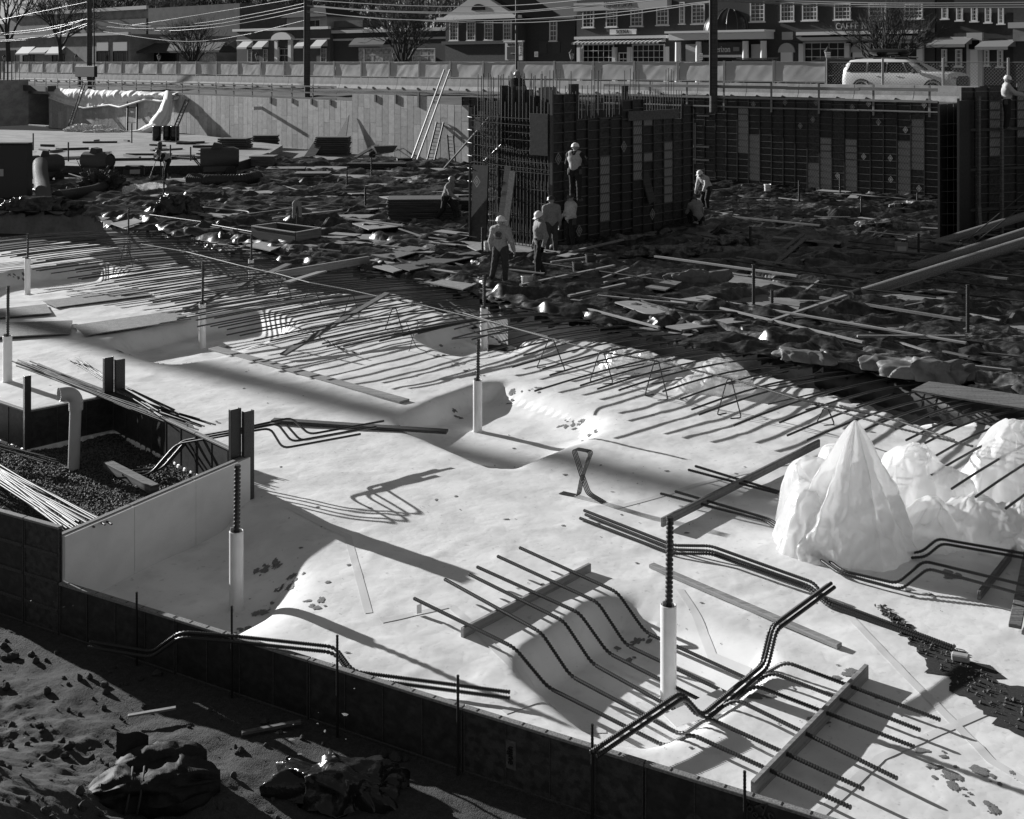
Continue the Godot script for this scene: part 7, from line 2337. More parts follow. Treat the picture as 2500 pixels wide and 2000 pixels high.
# ---------------------------------------------------------------- bare winter trees
func branch(mb: MB, a: Vector3, d: Vector3, len: float, r: float, depth: int, g: RandomNumberGenerator, up: float) -> void:
	var m := a + d * len * 0.5 + Vector3(g.randf_range(-1, 1), g.randf_range(-1, 1), g.randf_range(-1, 1)) * len * 0.05
	var e := a + d * len
	mb.tube([a, m, e], [r, r * 0.85, r * 0.68], 5 if depth > 3 else 3, false)
	if depth == 0: return
	var n := 3 if depth > 1 else 2
	for k in n:
		var ax := Vector3(g.randf_range(-1, 1), g.randf_range(-0.3, 0.3), g.randf_range(-1, 1)).normalized()
		var nd := (d.rotated(ax, g.randf_range(0.25, 0.7)) + Vector3(0, up, 0)).normalized()
		branch(mb, a + d * len * (1.0 if k == 0 else g.randf_range(0.6, 1.0)), nd, len * g.randf_range(0.62, 0.82), r * 0.62, depth - 1, g, up)

func bare_tree(label: String, at: Vector3, h: float, sd: int, vase: bool, group := "") -> Node3D:
	var g := RandomNumberGenerator.new()
	g.seed = sd
	var t := thing("bare_tree", label, "tree", at, 0.0, group)
	var tr := MB.new()
	var cr := MB.new()
	if vase:
		tr.tube([Vector3(0, -0.3, 0), Vector3(0, h * 0.16, 0)], [h * 0.045, h * 0.035], 8)
		for k in 17:
			var a := TAU * k / 17.0 + g.randf_range(-0.2, 0.2)
			var sl := g.randf_range(0.15, 0.75)
			branch(cr, Vector3(0, h * 0.12, 0), Vector3(cos(a) * sl, 1, sin(a) * sl).normalized(), h * 0.3, h * 0.011, 4, g, 0.12)
	else:
		tr.tube([Vector3(0, -0.3, 0), Vector3(0.1, h * 0.2, 0), Vector3(0, h * 0.4, 0.1)], [h * 0.028, h * 0.022, h * 0.018], 8)
		for k in 4:
			var a := TAU * k / 4.0 + g.randf_range(-0.4, 0.4)
			branch(cr, Vector3(0, h * (0.3 + 0.03 * k), 0.05), Vector3(cos(a) * 0.55, 1, sin(a) * 0.55).normalized(), h * 0.22, h * 0.013, 5, g, 0.1)
	part(t, "trunk", tr, M.bark)
	part(t, "crown", cr, M.bark)
	return t

func build_trees() -> void:
	var a := bare_tree("bare street tree with a thick dark trunk before the stucco shop", Vector3(-45.657, 4.322, -122), 10.0, 3, false)
	bare_tree("bare fan shaped tree before the hipped canopy", Vector3(-27.834, 4.819, -105), 5.8, 4, true)
	bare_tree("bare fan shaped tree before the lit shop windows", Vector3(-7.905, 4.907, -88), 6.2, 5, true)
	bare_tree("bare fan shaped tree behind the white car", Vector3(21.092, 4.256, -68), 5.6, 6, true)
	bare_tree("tall bare tree at the corner of the stucco shop", Vector3(-53.456, 4.234, -128), 12.0, 12, false)
	var protos := []
	for k in 4:
		protos.append(bare_tree("bare tree in the thicket behind the shops", Vector3(-59.254, 6.229, -190), 16.0, 30 + k, false, "thicket of bare trees behind the shops"))
	var g := RandomNumberGenerator.new()
	g.seed = 77
	for k in 44:
		var px := lerpf(150.0, 1130.0, (k + g.randf()) / 44.0)
		var d := g.randf_range(150.0, 200.0)
		var o: Node3D = protos[k % 4] if k < 4 else copy(protos[k % 4])
		o.position = Vector3((px - 1250.0) / 2950.0 * d, 4.0, -d)
		o.rotation.y = g.randf() * TAU
		o.scale = Vector3.ONE * g.randf_range(0.7, 1.15)

# ---------------------------------------------------------------- cars
# stations: [x, half width, y bottom, y belt, half width of roof, y roof]
func car_shell(st: Array) -> MB:
	var pts := PackedVector3Array()
	for s in st:
		var w: float = s[1]
		var y0: float = s[2]
		var yb: float = s[3]
		var wr: float = s[4]
		var yr: float = s[5]
		for q in [[-w * 0.9, y0], [-w, y0 + 0.12], [-w * 1.01, (y0 + yb) * 0.5 + 0.1], [-w * 0.97, yb], [-lerpf(w, wr, 0.55), lerpf(yb, yr, 0.55)], [-wr, yr - 0.06], [-wr * 0.8, yr], [0.0, yr + 0.03], [wr * 0.8, yr], [wr, yr - 0.06], [lerpf(w, wr, 0.55), lerpf(yb, yr, 0.55)], [w * 0.97, yb], [w * 1.01, (y0 + yb) * 0.5 + 0.1], [w, y0 + 0.12], [w * 0.9, y0]]:
			pts.append(Vector3(s[0], q[1], q[0]))
	var mb := MB.new()
	mb.grid(pts, 15, PackedByteArray(), true)
	return mb

func suv(label: String, u: float, off: float, paint: Material, L: float, flip := false) -> Node3D:
	var t := wall_node("parked_car", label, "car", S_O, 43.0, off)
	t.position += t.basis.x * u + Vector3(0, 4.34, 0)
	var k := L / 5.6
	var st := [[0.0, 0.86, 0.5, 1.0, 0.72, 1.2], [0.08, 0.96, 0.42, 1.16, 0.76, 1.62], [0.3, 1.0, 0.36, 1.2, 0.74, 1.86], [0.7, 1.01, 0.34, 1.2, 0.73, 1.92], [2.0, 1.01, 0.34, 1.2, 0.73, 1.94], [3.1, 1.01, 0.34, 1.2, 0.72, 1.9], [3.5, 1.01, 0.34, 1.2, 0.7, 1.78], [4.2, 1.0, 0.34, 1.22, 0.84, 1.36], [4.5, 1.0, 0.34, 1.22, 0.88, 1.32], [5.25, 0.98, 0.36, 1.18, 0.88, 1.26], [5.5, 0.93, 0.4, 1.1, 0.82, 1.18], [5.6, 0.84, 0.46, 1.0, 0.7, 1.06]]
	for s in st: s[0] *= k
	part(t, "body", car_shell(st), paint)
	# glass down each side, windscreen and the pillars left between
	for sd in [-1.0, 1.0]:
		for q in [[0.28, 1.28, 0.45, 1.24], [1.34, 2.26, 1.34, 2.26], [2.32, 3.3, 2.32, 3.02], [3.36, 3.86, 3.08, 3.3]]:
			var mb := MB.new()
			var z0: float = sd * 0.99
			var z1: float = sd * 0.795
			mb.quad(Vector3(q[0] * k, 1.26, z0), Vector3(q[1] * k, 1.26, z0), Vector3(q[3] * k, 1.76, z1 + sd * 0.03), Vector3(q[2] * k, 1.76, z1 + sd * 0.03), Vector3(0, 0.3, sd))
			part(t, "side_window", mb, M.glass)
		for x in [1.05, 4.55]:
			var mb := MB.new()
			mb.lathe(Vector3(x * k, 0.39, sd * 1.0), [Vector2(0.001, 0.03), Vector2(0.22, 0.05), Vector2(0.26, 0.03), Vector2(0.38, 0.02), Vector2(0.39, -0.06), Vector2(0.39, -0.24)], 24, Basis(Vector3(1, 0, 0), Vector3(0, 0, sd), Vector3(0, -sd, 0)))
			var w := part(t, "wheel", mb, M.tyre)
			mb = MB.new()
			mb.lathe(Vector3(x * k, 0.39, sd * 1.005), [Vector2(0.001, 0.05), Vector2(0.1, 0.055), Vector2(0.25, 0.045), Vector2(0.27, 0.03)], 24, Basis(Vector3(1, 0, 0), Vector3(0, 0, sd), Vector3(0, -sd, 0)))
			part(w, "rim", mb, M.rail)
			mb = MB.new()
			var ar := []
			for a in 13:
				ar.append(Vector3(x * k + cos(PI * a / 12.0) * 0.47, 0.42 + sin(PI * a / 12.0) * 0.47, sd * 1.005))
			mb.tube(ar, 0.05, 6)
			part(t, "wheel_arch", mb, M.ink)
		var mb2 := MB.new()
		mb2.box(Vector3(3.72 * k, 1.3, sd * 1.12), Vector3(0.14, 0.2, 0.24), Basis.IDENTITY, 0.04)
		part(t, "mirror", mb2, M.ink)
		for x in [1.9, 2.9]:
			mb2 = MB.new()
			mb2.box(Vector3(x * k, 1.05, sd * 1.02), Vector3(0.22, 0.03, 0.03), Basis.IDENTITY, 0.01)
			part(t, "door_handle", mb2, M.steel_bright)
		mb2 = MB.new()
		mb2.box(Vector3(5.44 * k, 1.0, sd * 0.8), Vector3(0.24, 0.1, 0.3), Basis(Vector3.UP, sd * 0.5), 0.02)
		part(t, "headlight", mb2, M.glass_lit)
		mb2 = MB.new()
		mb2.box(Vector3(0.06, 1.25, sd * 0.8), Vector3(0.1, 0.75, 0.08), Basis.IDENTITY, 0.02)
		part(t, "tail_light", mb2, M.ink)
	var ws := MB.new()
	ws.quad(Vector3(4.16 * k, 1.39, -0.8), Vector3(4.16 * k, 1.39, 0.8), Vector3(3.52 * k, 1.79, 0.66), Vector3(3.52 * k, 1.79, -0.66), Vector3(1, 1, 0))
	part(t, "windscreen", ws, M.glass)
	var gr := MB.new()
	gr.box(Vector3(5.58 * k, 0.84, 0), Vector3(0.08, 0.5, 1.2), Basis.IDENTITY, 0.03)
	part(t, "grille", gr, M.ink)
	for z in [-0.6, 0.6]:
		var rl := MB.new()
		rl.tube([Vector3(0.6 * k, 1.98, z), Vector3(3.2 * k, 1.99, z)], 0.025, 6)
		part(t, "roof_rail", rl, M.ink)
	return t

func build_cars() -> void:
	var u0 := 20.928
	var u1 := 26.922
	suv("white estate car with a black roof box parked behind the chain fence", u0, 3.5, M.paint_white, u1 - u0)
	var rb := thing("roof_box", "long black roof box strapped on top of the white car", "roof box")
	set_frame(rb, S_O, 43.0, 3.5)
	rb.position += rb.basis.x * u0 + Vector3(0, 6.42, 0)
	var kk := (u1 - u0) / 5.6
	var mb := MB.new()
	var pts := PackedVector3Array()
	for i in 17:
		var t := i / 16.0
		var s := pow(maxf(0.0, 1.0 - pow(absf(t * 2.0 - 1.0), 4.0)), 0.5)
		for j in 13:
			var a := TAU * j / 12.0
			pts.append(Vector3((1.0 + t * 2.1) * kk, 0.19 + sin(a) * 0.19 * s, cos(a) * 0.42 * (0.25 + 0.75 * s)))
	mb.grid(pts, 13, PackedByteArray(), true)
	part(rb, "shell", mb, M.gloss_black)
	for x in [1.5, 2.6]:
		mb = MB.new()
		mb.box(Vector3(x * kk, -0.12, 0), Vector3(0.06, 0.26, 1.2))
		part(rb, "crossbar", mb, M.ink)
	var v0 := 18.21
	suv("dark estate car parked behind the white one", v0, 4.5, M.gloss_black, 4.7)
	suv("dark car whose roof just shows above the sheeted fence", 12.313, 6.0, M.gloss_black, 4.4)

func ladder(a0: Vector3, a1: Vector3, w: Vector3, n: int, m: Material, label: String, rail := 0.035) -> Node3D:
	var t := thing("ladder", label, "ladder")
	for e in [-0.5, 0.5]:
		var mb := MB.new()
		mb.bar(a0 + w * e, a1 + w * e, rail, rail * 2.0, Vector3(0, 0, 1))
		part(t, "side_rail", mb, m)
	for k in n:
		var c := a0.lerp(a1, (k + 0.6) / n)
		var mb := MB.new()
		mb.bar(c - w * 0.5, c + w * 0.5, rail * 0.9, rail * 0.9)
		part(t, "rung", mb, m)
	return t

func stack(p: Vector3, sz: Vector3, turn: float, layers: int, m: Material, label: String) -> void:
	var t := thing("board_stack", label, "stack", p, turn)
	var h := sz.y / layers
	for k in layers:
		var mb := MB.new()
		mb.box(Vector3(rng.randf_range(-0.06, 0.06), h * (k + 0.5), rng.randf_range(-0.06, 0.06)), Vector3(sz.x + rng.randf_range(-0.08, 0.08), h * 0.8, sz.z), Basis(Vector3.UP, rng.randf_range(-0.02, 0.02)))
		part(t, "board", mb, m)

func bucket(p: Vector3, m: Material, label: String, h := 0.38) -> void:
	var t := thing("bucket", label, "bucket", p)
	var mb := MB.new()
	mb.lathe(Vector3.ZERO, [Vector2(0.001, 0.0), Vector2(0.13, 0.0), Vector2(0.155, h), Vector2(0.165, h), Vector2(0.165, h + 0.02), Vector2(0.145, h + 0.02), Vector2(0.13, h - 0.08), Vector2(0.001, h - 0.08)], 18)
	part(t, "pail", mb, m)
	var hd := []
	for k in 9:
		hd.append(Vector3(cos(PI * k / 8.0) * 0.165, h - 0.04 - sin(PI * k / 8.0) * 0.12, 0.06 + 0.1 * sin(PI * k / 8.0)))
	mb = MB.new()
	mb.tube(hd, 0.005, 4)
	part(t, "handle", mb, M.steel)

# a soft lump: a squashed ball pushed about by noise
func lump(called: String, p: Vector3, sz: Vector3, turn: float, amp: float, fr: float, sd: int, m: Material, label: String, category: String, flat := 0.35) -> MeshInstance3D:
	var a := crush(fr, sd)
	var b := noise(fr * 0.5, FastNoiseLite.TYPE_SIMPLEX_SMOOTH, 2, sd + 1)
	var pts := PackedVector3Array()
	var nu := 97
	for j in 49:
		for i in nu:
			var th := TAU * i / (nu - 1.0)
			var ph := PI * j / 48.0
			var d := Vector3(cos(th) * sin(ph), cos(ph), sin(th) * sin(ph))
			var q := Vector3(signf(d.x) * pow(absf(d.x), 0.8), signf(d.y) * pow(absf(d.y), 0.9), signf(d.z) * pow(absf(d.z), 0.8))
			var r := 1.0 + amp * (-2.6 * (a.get_noise_3d(d.x * sz.x, d.y * sz.y * 0.7, d.z * sz.z) + 0.8) + 0.8 * b.get_noise_3d(d.x * sz.x, d.y * sz.y, d.z * sz.z))
			var v := Vector3(q.x * sz.x, q.y * sz.y, q.z * sz.z) * 0.5 * r
			v.y = maxf(v.y, -sz.y * 0.5 * flat)
			pts.append(v + Vector3(0, sz.y * 0.5 * flat, 0))
	var mb := MB.new()
	mb.grid(pts, nu, PackedByteArray(), false)
	var o := single(called, mb, m, label, category)
	o.position = p
	o.rotation.y = turn
	return o

func heater(p: Vector3, turn: float, label: String, sc := 1.0) -> void:
	var t := thing("site_heater", label, "heater", p, turn)
	t.scale = Vector3.ONE * sc
	var mb := MB.new()
	mb.tube([Vector3(-0.7, 0.75, 0), Vector3(0.55, 0.75, 0), Vector3(0.75, 0.75, 0)], [0.4, 0.42, 0.34], 18, false)
	part(t, "barrel", mb, M.heater)
	mb = MB.new()
	mb.tube([Vector3(0.7, 0.75, 0), Vector3(0.6, 0.75, 0)], [0.28, 0.24], 18)
	part(t, "fan_guard", mb, M.ink)
	mb = MB.new()
	mb.prism(PackedVector2Array([Vector2(-0.35, 1.0), Vector2(0.15, 1.0), Vector2(0.1, 1.3), Vector2(-0.2, 1.35)]), 0.4)
	part(t, "hood", mb, M.heater_b)
	mb = MB.new()
	mb.box(Vector3(0, 0.33, 0), Vector3(1.2, 0.25, 0.6), Basis.IDENTITY, 0.03)
	part(t, "fuel_tank", mb, M.heater_b)
	for z in [-0.4, 0.4]:
		mb = MB.new()
		mb.lathe(Vector3(0.45, 0.22, z), [Vector2(0.001, 0.05), Vector2(0.2, 0.06), Vector2(0.22, 0.0), Vector2(0.2, -0.06), Vector2(0.001, -0.05)], 16, Basis(Vector3.RIGHT, PI / 2))
		part(t, "wheel", mb, M.tyre)
	mb = MB.new()
	mb.tube([Vector3(-0.6, 0.3, -0.3), Vector3(-1.0, 0.8, -0.3), Vector3(-1.0, 0.8, 0.3), Vector3(-0.6, 0.3, 0.3)], 0.025, 6)
	part(t, "handle", mb, M.steel)

func hose(pts: Array, r: float, m: Material, label: String) -> void:
	var mb := MB.new()
	mb.tube(fillet(pts, 0.5, 6), r, 14, true, 0.12, 0.08)
	single("flexible_duct", mb, m, label, "duct")

func build_clutter() -> void:
	# raised slab at the back and its dark edge
	var q: Array = [Vector3(-32.925, 0.3, -64.323), Vector3(-20.921, 0.3, -61.107), Vector3(-14.5, 0.3, -61.993), Vector3(-14.202, 0.3, -70.412), Vector3(-14.764, 0.3, -77.773), Vector3(-25.57, 0.3, -91.989), Vector3(-49.202, 0.3, -96.124)]
	var mb := MB.new()
	var ol := PackedVector2Array()
	for p in q: ol.append(Vector2(p.x, p.z))
	mb.prism(ol, 0.5, Transform3D(Basis(Vector3.RIGHT, Vector3.BACK, Vector3.DOWN), Vector3(0, 0.52, 0)))
	single("raised_slab_ground", mb, M.slab, "pale finished slab raised at the back of the site", "", "", "structure")
	var ed := thing("slab_edge_form", "dark timber edge board along the raised slab", "formwork")
	for i in 3:
		mb = MB.new()
		mb.bar(up_at(q[i], 0.25), up_at(q[i + 1], 0.25), 0.06, 0.56)
		part(ed, "board", mb, M.form)
	# dark opening with its pier and lintel
	var gb := wall_node("garage_bay", "dark open bay with a concrete pier beside the retaining wall", "building", C_O, 45.5)
	put(gb, "pier", Vector3(-61.262, 2.4, 2.0), Vector3(3.2, 4.2, 3.0), M.concrete)
	put(gb, "lintel", Vector3(-58.893, 3.75, 0.6), Vector3(9.0, 0.5, 0.8), M.rail)
	var g0 := -63.957
	var g1 := -56.586
	var gm := (g0 + g1) * 0.5
	put(gb, "back_wall", Vector3(gm, 1.75, -8.1), Vector3(g1 - g0, 3.1, 0.2), M.concrete)
	put(gb, "side_wall", Vector3(g0 - 0.11, 1.75, -4.2), Vector3(0.2, 3.1, 8.0), M.concrete)
	put(gb, "side_wall", Vector3(g1 + 0.11, 1.75, -4.2), Vector3(0.2, 3.1, 8.0), M.concrete)
	put(gb, "ceiling", Vector3(gm, 3.36, -4.2), Vector3(g1 - g0 + 0.5, 0.12, 8.0), M.concrete)
	put(gb, "floor", Vector3(gm, 0.25, -4.2), Vector3(g1 - g0, 0.1, 8.0), M.concrete)
	for k in 16:
		mb = MB.new()
		mb.tube([Vector3(-62.207 + k * 0.28, 4.4, 2.0 + 0.5 * (k % 3)), Vector3(-62.207 + k * 0.28, 6.2, 2.0 + 0.5 * (k % 3))], 0.03, 5)
		part(gb, "starter_bar", mb, M.rebar_far)
	# white sheet draped over the wall
	var dw := thing("draped_sheet", "long white sheet draped in swags over the concrete wall", "sheet")
	set_frame(dw, C_O, 45.5)
	var lo := [Vector2(-55.637, 2.932), Vector2(-52.529, 2.491), Vector2(-48.681, 2.162), Vector2(-43.994, 2.561), Vector2(-42.189, 2.405), Vector2(-37.705, 3.174), Vector2(-35.409, 3.065), Vector2(-32.878, 3.342)]
	var pts := PackedVector3Array()
	var nu := 150
	for j in 26:
		for i in nu:
			var u := lerpf(lo[0].x, lo[-1].x, i / (nu - 1.0))
			var yb := 3.0
			for k in lo.size() - 1:
				if u >= lo[k].x and u <= lo[k + 1].x:
					yb = lerpf(lo[k].y, lo[k + 1].y, (u - lo[k].x) / (lo[k + 1].x - lo[k].x))
			var t := j / 25.0
			var y := lerpf(3.78 + 0.12 * nz.get_noise_1d(u), yb, t)
			pts.append(Vector3(u, y, 0.12 + 0.3 * sin(PI * minf(t * 1.4, 1.0)) + (0.1 + 0.16 * t) * nr.get_noise_2d(u * 1.1, t * 0.8) + 0.12 * nz.get_noise_2d(u * 2.0, t)))
	mb = MB.new()
	mb.grid(pts, nu, PackedByteArray(), true)
	part(dw, "swag", mb, M.cloth_white)
	mb = MB.new()
	var hem := []
	for k in lo.size(): hem.append(Vector3(lo[k].x, lo[k].y, 0.3))
	mb.tube(hem, 0.09, 8)
	part(dw, "rolled_hem", mb, M.cloth_white)
	# the twisted fall of the sheet to the ground
	mb = MB.new()
	pts = PackedVector3Array()
	var fall := [Vector2(-32.878, 3.593), Vector2(-34.131, 3.758), Vector2(-33.541, 3.027), Vector2(-33.318, 1.956), Vector2(-33.336, 1.136), Vector2(-34.433, 0.743), Vector2(-37.008, 0.517), Vector2(-40.522, 0.457)]
	var zs := [0.0, 0.25, 0.7, 1.2, 1.8, 2.4, 2.6, 2.4]
	var rad := [0.35, 0.45, 0.55, 0.75, 0.85, 0.5, 0.4, 0.3]
	for k in fall.size() - 1:
		for s in 6:
			var t := s / 6.0
			var c := Vector3(lerpf(fall[k].x, fall[k + 1].x, t), lerpf(fall[k].y, fall[k + 1].y, t), lerpf(zs[k], zs[k + 1], t))
			var r := lerpf(rad[k], rad[k + 1], t)
			for i in 25:
				var a := TAU * i / 24.0
				var f := 1.0 + 0.35 * nr.get_noise_2d(a * 2.5, k + t * 0.3)
				pts.append(c + Vector3(cos(a) * r * f, sin(a) * r * 0.35 * f, sin(a) * r * 0.4 * f))
	mb.grid(pts, 25)
	part(dw, "fall", mb, M.cloth_white)
	for h in [[Vector3(-32.905, 0.6, -93.786), Vector3(3.0, 0.9, 1.4), "crumpled white sheet heaped at the foot of the first ladder"], [Vector3(-30.875, 0.6, -92.188), Vector3(3.4, 0.5, 1.2), "low crumpled white sheet beside the heaped one"]]:
		lump("white_sheet", h[0], h[1], 0.3, 0.5, 1.2, 5 + int(h[1].y * 10), M.cloth_white, h[2], "sheet")
	# ladders, in the wall's frame
	var la := [[Vector2(-47.865, 0.513), 2.0, Vector2(-49.151, 4.195), 0.1, 0.5, 15, M.lumber_old, "slim ladder leaning over the draped white sheet"], [Vector2(-30.855, 0.624), 1.8, Vector2(-31.649, 3.275), 0.1, 0.5, 12, M.lumber_old, "ladder leaning on the wall beside the steel drums"], [Vector2(-2.383, 0.544), 2.2, Vector2(-2.499, 5.666), -0.4, 0.5, 24, M.steel_bright, "long bright extension ladder rising above the concrete wall"], [Vector2(-2.111, 0.48), 1.2, Vector2(-2.553, 2.595), 0.1, 0.62, 10, M.form_b, "wide dark ladder leaning on the wall next to the long ladder"], [Vector2(0.183, 0.565), 1.6, Vector2(-0.441, 1.968), 1.2, 0.5, 7, M.lumber_old, "short step ladder standing by the end of the concrete wall"]]
	for l in la:
		var o := ladder(Vector3(l[0].x, maxf(l[0].y, 0.3), l[1]), Vector3(l[2].x, l[2].y, l[3]), Vector3(l[4], 0, 0), l[5], l[6], l[7], 0.05)
		set_frame(o, C_O, 45.5)
	# steel frame leaning on the wall, plywood offcut
	var fo := ladder(Vector3(-39.071, 0.6, 0.8), Vector3(-40.36, 2.9, 0.1), Vector3(1.6, 0, 0), 2, M.form_b, "black rectangular steel frame leaning against the wall", 0.07)
	set_frame(fo, C_O, 45.5)
	# steel drums
	var dp := Vector3(-23.975, 0.8, -81.859)
	for k in 3:
		var t := thing("steel_drum", "black steel drum standing beside others near the draped sheet", "drum", dp + Vector3(0.62 * k - 0.1, 0, -0.3 * (k % 2)), 0.0, "drums by the wall")
		mb = MB.new()
		mb.lathe(Vector3.ZERO, [Vector2(0.001, 0), Vector2(0.29, 0), Vector2(0.29, 0.3), Vector2(0.305, 0.32), Vector2(0.29, 0.34), Vector2(0.29, 0.62), Vector2(0.305, 0.64), Vector2(0.29, 0.66), Vector2(0.29, 0.95), Vector2(0.3, 0.97), Vector2(0.27, 0.95), Vector2(0.001, 0.94)], 20)
		part(t, "shell", mb, M.gloss_black)
	# generator
	var ge := thing("generator", "portable generator in a tube frame with a pale socket panel", "generator", Vector3(-18.911, 0.3, -60.246))
	mb = MB.new()
	for z in [-0.3, 0.3]:
		mb.tube(fillet([Vector3(-0.5, 0, z), Vector3(-0.5, 0.62, z), Vector3(0.5, 0.62, z), Vector3(0.5, 0, z)], 0.12), 0.025, 6)
	part(ge, "frame", mb, M.steel)
	put(ge, "tank", Vector3(0, 0.56, 0), Vector3(0.7, 0.14, 0.5), M.ink, 0.04)
	put(ge, "engine", Vector3(-0.2, 0.28, 0), Vector3(0.45, 0.4, 0.45), M.heater_b, 0.05)
	put(ge, "socket_panel", Vector3(0.18, 0.36, 0.24), Vector3(0.5, 0.22, 0.06), M.trim_b, 0.01)
	# heaters and their ducts
	heater(Vector3(-22.606, 0.3, -58.396), 0.9, "site heater feeding a thick ribbed duct beside the dark container", 1.15)
	heater(Vector3(-20.963, 0.3, -61.107), -0.4, "round nosed site heater behind a cluttered pump", 1.1)
	heater(Vector3(-14.811, 0.3, -61.107), 0.2, "long dark site heater with ducts coiled round its wheels", 1.3)
	hose([Vector3(-21.694, 1.43, -55.552), Vector3(-21.011, 1.248, -53.805), Vector3(-20.3, 0.83, -52.165), Vector3(-18.64, 0.4, -48.319)], 0.3, M.duct_grey, "thick grey ribbed duct hanging from a site heater")
	hose([Vector3(-18.764, 0.5, -57.361), Vector3(-18.354, 0.45, -53.081), Vector3(-18.667, 0.5, -50.988), Vector3(-18.613, 0.6, -49.466)], 0.24, M.duct_dark, "dark ribbed duct snaking over the ground by the pump")
	hose([Vector3(-15.429, 0.5, -57.762), Vector3(-14.097, 0.5, -56.966), Vector3(-12.639, 0.5, -57.361), Vector3(-12.44, 0.5, -59)], 0.28, M.duct_dark, "dark ribbed duct curled along the long heater")
	lump("engine_pump", Vector3(-18.71, 0.3, -55.194), Vector3(1.5, 1.1, 1.1), 0.4, 0.7, 2.5, 61, M.ink, "cluttered black engine pump on the ground", "pump")
	# dark container cut by the frame
	var bxc := thing("dark_container", "plain black steel container with flat sides", "container", Vector3(-21.153, 0.3, -50.324), 0.0)
	put(bxc, "shell", Vector3(0, 1.18, -0.3), Vector3(1.9, 2.36, 0.6), M.ink, 0.02)
	put(bxc, "lid", Vector3(0, 2.4, -0.3), Vector3(1.96, 0.06, 0.66), M.form_b, 0.01)
	put(bxc, "handle", Vector3(-0.1, 1.2, 0.02), Vector3(0.16, 0.3, 0.03), M.trim_b, 0.01)
	# survey tripod
	var tp := thing("survey_tripod", "survey instrument on a pale legged tripod", "tripod", Vector3(-17.563, 0.3, -60.246))
	for k in 3:
		mb = MB.new()
		var a := 0.5 + TAU * k / 3.0
		mb.bar(Vector3(cos(a) * 0.55, 0, sin(a) * 0.35), Vector3(0, 1.45, 0), 0.06, 0.035)
		part(tp, "leg", mb, M.lumber if k < 2 else M.rail)
	put(tp, "head_plate", Vector3(0, 1.46, 0), Vector3(0.2, 0.05, 0.2), M.ink, 0.01)
	put(tp, "instrument", Vector3(0, 1.66, 0), Vector3(0.2, 0.34, 0.2), M.rail, 0.04)
	# odds and ends on the raised slab
	for i in 34:
		var dd := rng.randf_range(64.0, 82.0)
		var p := Vector3((rng.randf_range(60.0, 560.0) - 1250.0) / 2950.0 * dd, 0.83, -dd)
		var an := rng.randf_range(0.0, PI)
		var v := Vector3(cos(an), 0, sin(an) * 0.6) * rng.randf_range(0.4, 1.8)
		var om := MB.new()
		if i % 5 == 0:
			om.tube([p, p + Vector3(0, rng.randf_range(0.7, 1.3), 0)], 0.04, 6)
			single("slab_dowel", om, M.rod, "short bar standing upright on the raised slab", "threaded bar", "bars on the raised slab")
		else:
			om.bar(p - v, p + v, rng.randf_range(0.08, 0.35), rng.randf_range(0.04, 0.2))
			single("slab_offcut", om, [M.lumber_dark, M.form_b, M.lumber_old][i % 3], ["dark timber left lying on the raised slab", "black beam left lying on the raised slab", "weathered timber left lying on the raised slab"][i % 3], "offcut", "offcuts on the raised slab")
	# stacks of boards and plywood
	stack(Vector3(-17.171, 0.3, -75.044), Vector3(1.75, 1.1, 1.2), -0.1, 9, M.lumber_dark, "tall square stack of dark plywood near the long heater")
	stack(Vector3(-16.627, 0.3, -81.476), Vector3(1.7, 0.9, 1.2), 0.1, 8, M.lumber_dark, "stack of dark boards against the concrete wall")
	stack(Vector3(-13.775, 0.3, -66.836), Vector3(1.35, 0.65, 1.2), 0.0, 6, M.lumber_old, "low square stack of plywood out on the slab")
	stack(Vector3(-11.241, 0.3, -75.708), Vector3(2.1, 1.15, 1.2), -0.05, 10, M.lumber_dark, "broad stack of dark boards with a sheet leaning on it")
	stack(Vector3(-11.992, 0.3, -64.323), Vector3(2.0, 0.2, 1.3), 0.1, 3, M.lumber_old, "flat pile of planks on the slab")
	stack(Vector3(-10.181, 0.3, -61.547), Vector3(1.8, 0.2, 1.2), 0.05, 3, M.lumber_old, "low timber pallet on the slab")
	stack(Vector3(-7.317, 0.3, -65.808), Vector3(3.2, 0.32, 0.9), -0.04, 4, M.form_b, "long black pile of beams on the slab")
	stack(Vector3(-3.231, 0.3, -44.326), Vector3(2.6, 0.85, 1.3), 0.05, 12, M.lumber_dark, "broad stack of plywood sheets behind the striding worker")
	stack(Vector3(-1.891, 0.3, -46.495), Vector3(2.4, 0.55, 0.9), -0.1, 5, M.form_b, "black stack of form panels next to the plywood stack")
	stack(Vector3(-6.198, 0.3, -68.992), Vector3(0.8, 0.35, 0.6), 0.2, 2, M.form_b, "pair of small dark boxes by the foot of the long ladder")
	batten([Vector3(-12.483, 0.3, -74.391), Vector3(-12.062, 1.147, -75.708)], 0.7, 0.03, M.lumber_old, "plywood sheet leaning on the broad stack of boards", "board")
	batten([Vector3(-9.385, 0.4, -72.478), Vector3(-8.25, 1.05, -73.75)], 0.35, 0.06, M.form_b, "dark slatted ramp raking up beside the wheelbarrow", "board")
	var wo := thing("plywood_offcut", "triangular plywood offcut leaning on the concrete wall", "plywood")
	set_frame(wo, C_O, 45.5)
	mb = MB.new()
	mb.prism(PackedVector2Array([Vector2(0, 0), Vector2(1.6, 0), Vector2(1.5, 2.4)]), 0.04, Transform3D(Basis(Vector3.RIGHT, -0.2), Vector3(-12.84 , 0.4, 0.6)))
	part(wo, "sheet", mb, M.form_worn)
	# wheelbarrow
	var wb := thing("wheelbarrow", "tipped wheelbarrow with a pale tray", "wheelbarrow", Vector3(-7.733, 0.3, -73.12), 0.4)
	mb = MB.new()
